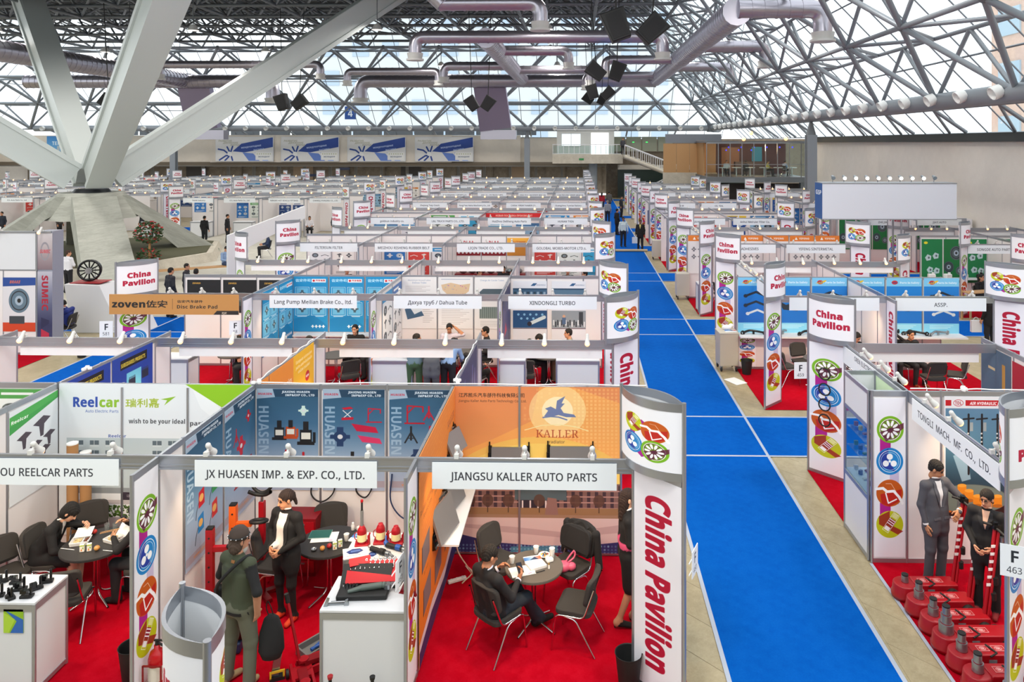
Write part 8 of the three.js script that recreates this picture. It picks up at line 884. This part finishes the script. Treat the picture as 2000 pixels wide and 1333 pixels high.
bin(-14.1, 20.5, 'black waste bin at foot of the grey sign column'); roundTable(-16.15, 22.05, 'small white table of man in blue sweater', 0.4, M.white);
const folk = (label, x, d, turn, pose, o = {}) => { if (pose === 'sit' && !o.seat) { const c = chair(x, d, turn * rad, 'chair under ' + label); if (o.y) c.position.y = o.y; } return person(label, [x, o.y || 0.012, d], turn * rad, pose, o); };
 folk('man in blue sweater sitting with hand to his chin', -15.62, 22.0, -80, 'sit', { cell: 0.02, top: '#1f2f7a', bottom: '#18181c', shirt: '#d8d8e0', skin: '#b98468', look: [0, 0.4], J: { eL: [0.22, 0.78, 0.2], wL: [0.06, 1.02, 0.12], neck: [0, 1.04, 0.02], head: [0, 1.17, 0.1], chest: [0, 0.85, -0.04] } }); folk('man in dark jacket across table from blue sweater man', -16.7, 22.1, 90, 'sit', { top: '#2c2b2d' });
folk('man in white shirt standing before the concrete base', -20.65, 29.2, 165, 'stand', { cell: 0.02, top: '#d8d6da', bottom: '#16161a', hairColour: '#3a261c', J: { eL: [0.24, 1.14, 0.06], wL: [0.1, 1.08, 0.2], eR: [-0.24, 1.14, 0.06], wR: [-0.08, 1.06, 0.2] }, look: [-0.6, 0] });
folk('man in light blue shirt sitting on the bench', -16.2, 33.4, 60, 'sit', { cell: 0.02, seat: 1, top: '#7f97b8', bottom: '#2c3c58', look: [0, 0.5] }); folk('man with dark hair behind side aisle partition', -14.4, 26.6, 100, 'stand', { top: '#26242a', scale: 0.95 });
folk('man in black suit holding a green leaflet near far stands', -22.3, 43.2, 170, 'stand', { top: '#131316' }); folk('taller man in black coat with briefcase near far stands', -21.4, 44.2, 95, 'stand', { top: '#17171b', jacket: 1 }); folk('man in pale blue shirt leaning at far counter', -27.2, 46.4, 40, 'stand', { top: '#93a9c6' }); folk('man in dark suit at far counter beside pale shirt man', -28.2, 46.8, -20, 'stand', { top: '#1d1d22' }); folk('woman with long hair in white blouse at far stand', -17.5, 47.3, 20, 'sit', { top: '#d8d4d6', hair: 'long' }); folk('man with white badge walking between far stands', -15.2, 45.5, 30, 'stand', { top: '#1e2430', shirt: '#dcdcdc' }); folk('seated person in dark clothes by bicycles at far aisle', -16.6, 38.6, -60, 'sit', { top: '#243350' });
[[-36.5, 45.6, '#1d2430'], [-35.2, 46.2, '#2b2622'], [-34.2, 45.0, '#20242c'], [-33.1, 46.0, '#4a4440'], [-37.6, 46.6, '#26303c']].forEach(([x, d, c], i) => folk(`visitor in dark clothes beyond the concrete base, ${ORD[i]} of five`, x, d, 30 * i, 'stand', { top: c }));
// visitors in the main aisle
folk('woman in red sweater walking far down the main aisle', 2.05, 64.5, 170, 'stand', { top: '#a8182a', hair: 'long' }); folk('man in grey coat far down the main aisle', 2.75, 66, 190, 'stand', { top: '#5a5854', jacket: 1 }); folk('man in grey shirt with yellow bag walking away', 2.2, 55.5, 178, 'stand', { cell: 0.02, top: '#8a8f98', bottom: '#1a1e2a', hairColour: '#7a7672' }); folk('man in black coat turned to the wall-side stands', 2.55, 48.5, 120, 'stand', { cell: 0.02, top: '#121214', jacket: 1 }); folk('man in pale shirt with lanyard facing the gallery', 2.62, 43.0, 10, 'stand', { cell: 0.02, top: '#b9c8cc', bottom: '#17181c', skin: '#7d543e', J: { eL: [0.26, 1.13, -0.03], wL: [0.27, 0.9, 0.0] } }); folk('man in black jacket and yellow shirt with white bag', 3.5, 41.6, -10, 'stand', { cell: 0.02, top: '#141416', jacket: 1, shirt: '#d8c878', skin: '#7d543e' }); folk('dark-suited man at far aisle end by shop', 3.5, 60, 60, 'stand', { top: '#22252c' });
{ const bag = (x, y, d, c, l) => { const g = thing('carrier_bag', l, 'bag', [x, y, -d]); part(g, 'sack', mg([box(0.3, 0.34, 0.1, 0, 0.17, 0)]), SWEET(c)); part(g, 'handle', torus(0.07, 0.008, 0, 0.36, 0, 14), SWEET(c)); }; bag(3.18, 0.42, 41.5, '#c8d2dc', 'pale carrier bag held by man in yellow shirt'); bag(1.85, 0.5, 55.4, '#d9c21e', 'yellow bag held by man in grey shirt'); bag(11.75, 0.5, 21.9, '#d8d8dc', 'white carrier bag held by black-clothed man at cross aisle'); }
// third row of the long block
counter(-1.55, 17.25, 0.6, 0.5, 1.0, 'white counter with grille front in turbo poster stand'); counter(-0.02, 17.3, 0.98, 0.55, 1.0, 'wide white counter in turbo poster stand'); chair(-1.28, 17.7, 180 * rad, 'black chair with its back to the gallery in turbo poster stand'); roundTable(-0.75, 18.35, 'round table in turbo poster stand'); folk('man in olive jacket bent over table, turbo poster stand', -1.2, 18.6, 80, 'sit', { cell: 0.02, top: '#3a3a2c', bottom: '#15151a', J: { neck: [0, 1.0, 0.1], head: [0, 1.1, 0.2], chest: [0, 0.84, 0.0] }, look: [0, 0.8] }); folk('man with dark hair sitting before workshop poster', -0.3, 18.75, -80, 'sit', { cell: 0.02, top: '#8c8778', bottom: '#5c5442' });
counter(-4.35, 17.2, 0.95, 0.5, 1.0, 'white counter in text sheet stand'); roundTable(-3.0, 18.6, 'round table in text sheet stand'); folk('man in pale shirt with a hand behind his head', -3.4, 19.2, 5, 'sit', { cell: 0.02, top: '#cfc8d4', sleeves: 'short', skin: '#b98260', look: [0, 0.3], J: { eL: [0.36, 1.02, -0.02], wL: [0.14, 1.2, -0.08], head: [0, 1.2, -0.0] } }); folk('man with glasses turned towards table, text sheet stand', -2.45, 18.9, -75, 'sit', { cell: 0.02, top: '#1c1b1e', glasses: 1 }); folk('seated man seen from behind at text sheet table', -4.0, 18.2, 120, 'sit', { cell: 0.02, top: '#26262a' });
const bentJ = { chest: [0, 1.15, 0.12], neck: [0, 1.24, 0.28], head: [0, 1.3, 0.4], sL: [0.175, 1.2, 0.24], sR: [-0.175, 1.2, 0.24], eL: [0.24, 0.98, 0.3], eR: [-0.24, 0.98, 0.3], wL: [0.18, 0.85, 0.42], wR: [-0.18, 0.85, 0.42] }; folk('bent man in blue-grey shirt and green trousers at counter', -3.82, 17.0, 190, 'stand', { cell: 0.02, top: '#5f7480', bottom: '#3f5a3c', J: bentJ }); folk('bent man in long grey coat at counter', -3.38, 16.75, 178, 'stand', { cell: 0.02, top: '#58595d', jacket: 1, J: bentJ, bottom: '#4a4a4e', wide: 1.2 }); folk('bent man in light blue shirt at counter', -3.05, 17.05, 170, 'stand', { cell: 0.02, top: '#8fabd0', bottom: '#1c1c22', J: bentJ }); folk('person in dark hooded jacket sitting in text sheet stand', -2.5, 17.5, 150, 'sit', { cell: 0.02, top: '#2c2a2a', jacket: 1, bottom: '#1a1a1c' });
roundTable(-6.1, 18.3, 'round table in cyan poster stand'); folk('man in dark suit sitting with crossed legs', -6.6, 17.9, 60, 'sit', { cell: 0.02, top: '#17171a', J: { kL: [0.0, 0.56, 0.36], aL: [-0.25, 0.34, 0.5], tL: [-0.32, 0.3, 0.62] } }); chair(-5.55, 17.6, -150 * rad, 'empty black chair in cyan poster stand'); folk('woman with long black hair eating in cyan poster stand', -5.85, 19.0, 0, 'sit', { cell: 0.02, top: '#151517', hair: 'long', hairColour: '#0d0b0b', skin: '#d0a084' }); folk('man with black hair beside long-haired woman', -5.2, 18.9, -40, 'sit', { top: '#1a1a1d' }); folk('seated person by dark wall in tan banner stand', -8.8, 18.9, 20, 'sit', { top: '#1f1c1c' }); folk('person with reddish face in tan banner stand', -8.2, 18.2, -60, 'sit', { top: '#4a3c34' }); roundTable(-8.7, 18.3, 'round table in tan banner stand'); counter(-9.6, 17.2, 0.9, 0.5, 1.0, 'white counter under tan banner');
folk('visitor in dark trousers beyond tan banner, beside aisle crossing', -14.2, 25.2, 150, 'stand', { top: '#23232a' }); folk('visitor in navy clothes beyond tan banner, at aisle crossing', -13.2, 25.0, 200, 'stand', { top: '#1f2638' });
for (let i = 0; i < 6; i++) { const g = thing('brake_pad_box', `brake pad set on tan banner stand shelf, ${ORD[i]} along`, 'car part', [-9.1 + i * 0.2, 1.115, -19.6]); part(g, 'pad', extrude([[-0.08, 0], [0.08, 0], [0.06, 0.07], [-0.06, 0.07]], 0.03), M.black); part(g, 'plate', box(0.17, 0.01, 0.05, 0, 0.005, 0.01), M.steel); }
// fifth row
roundTable(-3.2, 27.6, 'round table in red lamp stand'); [[-3.7, 27.5, 80, '#3a2c34'], [-2.9, 28.2, 0, '#1a1a1c'], [-2.5, 27.4, -90, '#2a2a2c'], [-0.4, 27.8, 10, '#262428'], [0.2, 27.2, -80, '#3f5f86'], [-6.4, 27.9, 20, '#202024'], [-8.8, 27.7, 40, '#2c2c30']].forEach(([x, d, t, c], i) => folk(`seated visitor in fifth row stands, ${ORD[i]} from red lamps`, x, d, t, 'sit', { top: c })); for (let i = 0; i < 7; i++) { const g = thing('headlamp', `chrome headlamp on red lamp stand, ${ORD[i]} along`, 'car part', [-4.5 + i * 0.36, 1.0, -28.5]); part(g, 'housing', ball(0.13, 0, 0.1, 0, 1.2, 0.8, 0.8, 10), M.steel); part(g, 'lens', ball(0.1, 0, 0.1, 0.05, 1.1, 0.8, 0.7, 10), M.glass); } { const g = thing('display_shelf', 'red-fronted shelf with headlamps in lamp stand', 'shelf', [-3.4, 0, -28.5]); part(g, 'top', BX(2.8, 0.04, 0.4), M.redDeep, [0, 0.98, 0]); part(g, 'front', BX(2.8, 0.9, 0.03), M.redDeep, [0, 0.5, 0.18]); part(g, 'side', mg([box(0.03, 0.95, 0.38, -1.38, 0.49, 0), box(0.03, 0.95, 0.38, 1.38, 0.49, 0)]), M.redDeep); }
// corner stand by the main aisle with the wheeled cart
{ const g = thing('wheeled_cart', 'cream metal cart on castors at the corner stand', 'cart', [3.98, 0.012, -19.75], 0.06); part(g, 'body', rbox(0.5, 0.86, 0.5, 0.015, 0, 0.58, 0), mat('#b9b09c', 0.5)); part(g, 'top', box(0.52, 0.03, 0.52, 0, 1.02, 0), mat('#c6bfae', 0.5)); part(g, 'magazine', sheetBoard(0.3, 0.22, coverSheet, 0.01).rotateX(-Math.PI / 2), coverSheet.mat, [0.08, 1.04, 0.05]); for (const [a, b] of [[-0.2, 0.2], [0.2, 0.2], [-0.2, -0.2], [0.2, -0.2]]) { part(g, 'castor', cyl(0.065, 0.065, 0.035, 0, 0, 0, 12).rotateZ(1.57), M.black, [a, 0.065, b]); part(g, 'fork', BX(0.06, 0.08, 0.05), M.steel, [a, 0.13, b]); } }
single('crumpled_bag', 'crumpled white bag on the cream cart', 'bag', mg([ball(0.1, 0, 0.06, 0, 1.4, 0.7, 1, 8), ball(0.07, 0.12, 0.1, -0.03, 1, 0.8, 1, 8)]), M.paper, [4.0, 1.05, -19.85]); bin(4.42, 19.35, 'black waste bin beside the cream cart'); single('paper_board', 'white board lying on floor by the cream cart', 'board', box(0.34, 0.012, 0.5, 0, 0.006, 0, 0.5), M.paper, [4.0, 0.004, -18.75]); chair(5.2, 18.55, 110 * rad, 'black chair sideways to control-arm shelf'); chair(5.75, 18.95, 20 * rad, 'black chair facing gallery in control-arm stand'); roundTable(5.95, 18.25, 'round grey table in control-arm stand'); cup(5.9, TT, 18.15, 'tall white cup on table of control-arm stand');
const armGeo = mg([tube([[-0.28, 0, 0], [-0.1, 0.06, 0], [0.1, 0.04, 0.02], [0.28, 0.02, 0.1]], 0.03, 24, 7), torus(0.045, 0.02, -0.28, 0, 0, 12), torus(0.04, 0.02, 0.28, 0.02, 0.1, 12), cyl(0.03, 0.03, 0.09, 0, 0.02, 0.03, 8)]); [[4.65, 0.05], [5.4, 1.2], [6.1, 0.4], [6.9, -0.3], [7.6, 0.2], [8.3, 0.9], [8.9, 0], [9.5, 0.5]].forEach(([x, r], i) => single('control_arm', `${i === 0 ? 'large black' : i % 3 === 1 ? 'silver' : 'black'} suspension arm on white shelf, ${ORD[i]} from main aisle`, 'car part', armGeo, i % 3 === 1 ? M.steel : M.blackGloss, [x, 1.03, -19.6], r));
folk('man with dark hair bowed behind vertical lettering', 7.0, 18.5, 30, 'sit', { cell: 0.02, top: '#17171a', look: [0, 0.6] }); folk('woman with hands at her ears in blue poster stand', 7.95, 18.9, 0, 'sit', { cell: 0.02, top: '#151518', hair: 'ponytail', skin: '#d0a084', J: { eL: [0.4, 0.98, 0.1], wL: [0.13, 1.2, 0.05], eR: [-0.4, 0.98, 0.1], wR: [-0.13, 1.2, 0.05] } }); roundTable(7.5, 18.2, 'round table in farther blue poster stand'); folk('man in black carrying white bags at the cross aisle', 12.1, 21.8, 200, 'stand', { cell: 0.02, top: '#121215', jacket: 1 });
boardAt(st('R2_0'), -1.485, 1.25, 2.75, Math.PI / 2, 0.44, 2.3, finText, 'fin_print', 0.012); boardAt(st('R2_0'), -1.485, 1.25, 2.75, -Math.PI / 2, 0.44, 2.3, finText, 'fin_print', 0.012);
// more seats in the farther blue poster stand
chair(8.5, 17.75, 185 * rad, 'black chair with its back to gallery, farther blue poster stand'); chair(9.15, 17.95, 250 * rad, 'black chair turned sideways, farther blue poster stand'); folk('person in dark clothes with brown shoes, blue poster stand', 8.45, 18.75, 10, 'sit', { cell: 0.02, top: '#1a1a1e', shoe: '#8a4a20' });
// green stands by the beige wall
[[14.6, 26.8, 30, '#151517', 'long'], [15.8, 26.9, -60, '#1a1a1c', 'short']].forEach(([x, d, t, c, h], i) => folk(i ? 'man in black at table among green posters' : 'woman in black reading among green posters', x, d, t, 'sit', { top: c, hair: h })); roundTable(15.2, 26.6, 'round table among green posters');
for (let i = 0; i < 8; i++) single('plastic_tank', `white plastic tank on green stand shelf, ${ORD[i]} along`, 'car part', mg([rbox(0.26, 0.18, 0.2, 0.04, 0, 0.09, 0), cyl(0.05, 0.05, 0.06, 0.06, 0.2, 0, 10)]), i % 4 === 3 ? M.black : M.plasticWhite, [13.6 + (i % 4) * 0.62 + (i > 3 ? 2.5 : 0), 0.87, i > 3 ? -28.5 : -28.5], 0.2 * i);
for (const [x, l] of [[13.9, 'wooden display rack in green stand, nearer the aisle'], [16.5, 'wooden display rack in green stand, nearer the wall']]) { const g = thing('display_rack', l, 'rack', [x, 0, -25.6], 0.3); for (const y of [0.5, 0.95]) part(g, 'shelf', BX(1.3, 0.03, 0.4), y > 0.6 ? M.wood : M.white, [0, y, 0]); for (const [a, b] of [[-0.62, -0.18], [0.62, -0.18], [-0.62, 0.18], [0.62, 0.18]]) part(g, 'upright', BX(0.05, 1.0, 0.05), M.wood, [a, 0.5, b]); for (let i = 0; i < 3; i++) part(g, 'pump_body', mg([ball(0.1, -0.4 + i * 0.4, 0.6, 0, 1.2, 0.8, 1, 8), cyl(0.04, 0.04, 0.12, -0.4 + i * 0.4, 0.68, 0, 8)]), M.plasticWhite); }
// balcony, stair and café visitors
folk('man in dark jacket on the balcony beside stairs', 4.6, 76, 0, 'stand', { top: '#3a3a3e', y: 4.9 }); folk('man with grey shirt on upper stair landing', 11.0, 75, 20, 'stand', { top: '#77777c', y: 2.56 }); folk('man with dark jacket on upper stair landing', 11.9, 75.2, -10, 'stand', { top: '#1f2430', y: 2.56 }); [[12.4, '#d8d8d8'], [15.9, '#c8b84a'], [17.3, '#a9b9d8'], [14.0, '#2a2a2e']].forEach(([x, c], i) => folk(`seated café guest, ${ORD[i]} behind the glass`, x, 61.6, 60 * i, 'sit', { top: c, y: 3.33 }));
// wheeled carts and counters along the main aisle of the wall-side block
for (const [x, d, l] of [[4.05, 28.7, 'cream cart on castors at end of the adhesives stand'], [4.1, 38.4, 'cream cart on castors before the far blue stand']]) { const g = thing('wheeled_cart', l, 'cart', [x, 0.012, -d]); part(g, 'body', rbox(0.5, 0.86, 0.5, 0.015, 0, 0.58, 0), mat('#c3bcae', 0.5)); for (const [a, b] of [[-0.2, 0.2], [0.2, 0.2], [-0.2, -0.2], [0.2, -0.2]]) part(g, 'castor', cyl(0.065, 0.065, 0.035, 0, 0, 0, 10).rotateZ(1.57), M.black, [a, 0.065, b]); }
counter(4.55, 26.6, 0.5, 0.5, 1.0, 'slim white counter at aisle corner of adhesives stand'); counter(4.55, 35.6, 0.5, 0.5, 1.0, 'slim white counter at aisle corner of tappet stand'); chair(5.3, 27.4, 100 * rad, 'black chair at aisle side of adhesives stand'); roundTable(5.2, 44.6, 'table with white bags in far blue stand'); folk('woman in black sitting in far blue stand', 5.7, 44.9, -80, 'sit', { top: '#161618', hair: 'long' });
single('carpet_roll', 'roll of carpet lying across the main aisle', 'carpet roll', cyl(0.07, 0.07, 2.3, 0, 0, 0, 12).rotateZ(1.57), mat('#b9a888', 0.8), [2.7, 0.085, -41.0], 0.03);
// cables clipped along the partition tops
for (const [a, b, l] of [[[-4.82, 10.8], [1.0, 10.8], 'white cable along top of the first back wall'], [[-1.85, 10.9], [-1.85, 13.2], 'white cable along partition top beside amber posters'], [[-4.82, 10.9], [-4.82, 13.2], 'white cable along partition top beside blue posters'], [[-4.82, 19.9], [-4.82, 22.2], 'white cable along partition top behind cyan stand'], [[4.8, 10.72], [8.1, 10.72], 'white cable along wall top above red jacks']]) { const n = 14, pts = []; for (let i = 0; i <= n; i++) pts.push([a[0] + (b[0] - a[0]) * i / n + rnd(-0.015, 0.015), 2.505 + rnd(0, 0.02), -(a[1] + (b[1] - a[1]) * i / n) + rnd(-0.012, 0.012)]); single('wall_cable', l, 'cable', tube(pts, 0.01, 70, 5), M.plasticWhite); }
for (const [x, d, l] of [[-4.78, 10.85, 'white plug cluster at corner of slate-blue stand'], [-1.83, 10.9, 'white plug cluster above orange partition corner'], [-7.75, 11.4, 'white plug cluster on blue poster partition'], [5.6, 10.72, 'white plug cluster on wall above red jacks']]) { const g = thing('plug_cluster', l, 'plugs', [x, 2.5, -d]); for (let i = 0; i < 4; i++) part(g, 'plug', rbox(0.06, 0.045, 0.045, 0.012, 0, 0.022, 0), M.plasticWhite, [rnd(-0.06, 0.06), 0.0, rnd(-0.09, 0.09)], rnd(0, 3)); }

[[-27.6, 46.9], [-24.4, 46.9], [-18.6, 46.9], [-21.6, 46.9]].forEach(([x, d], i) => counter(x, d, 1.2, 0.5, 1.0, `white counter of far stands behind concrete base, ${ORD[i]} along`));
scene.traverse((o) => { if (o.isLight) o.castShadow = true; });
renderer.render(scene, camera);
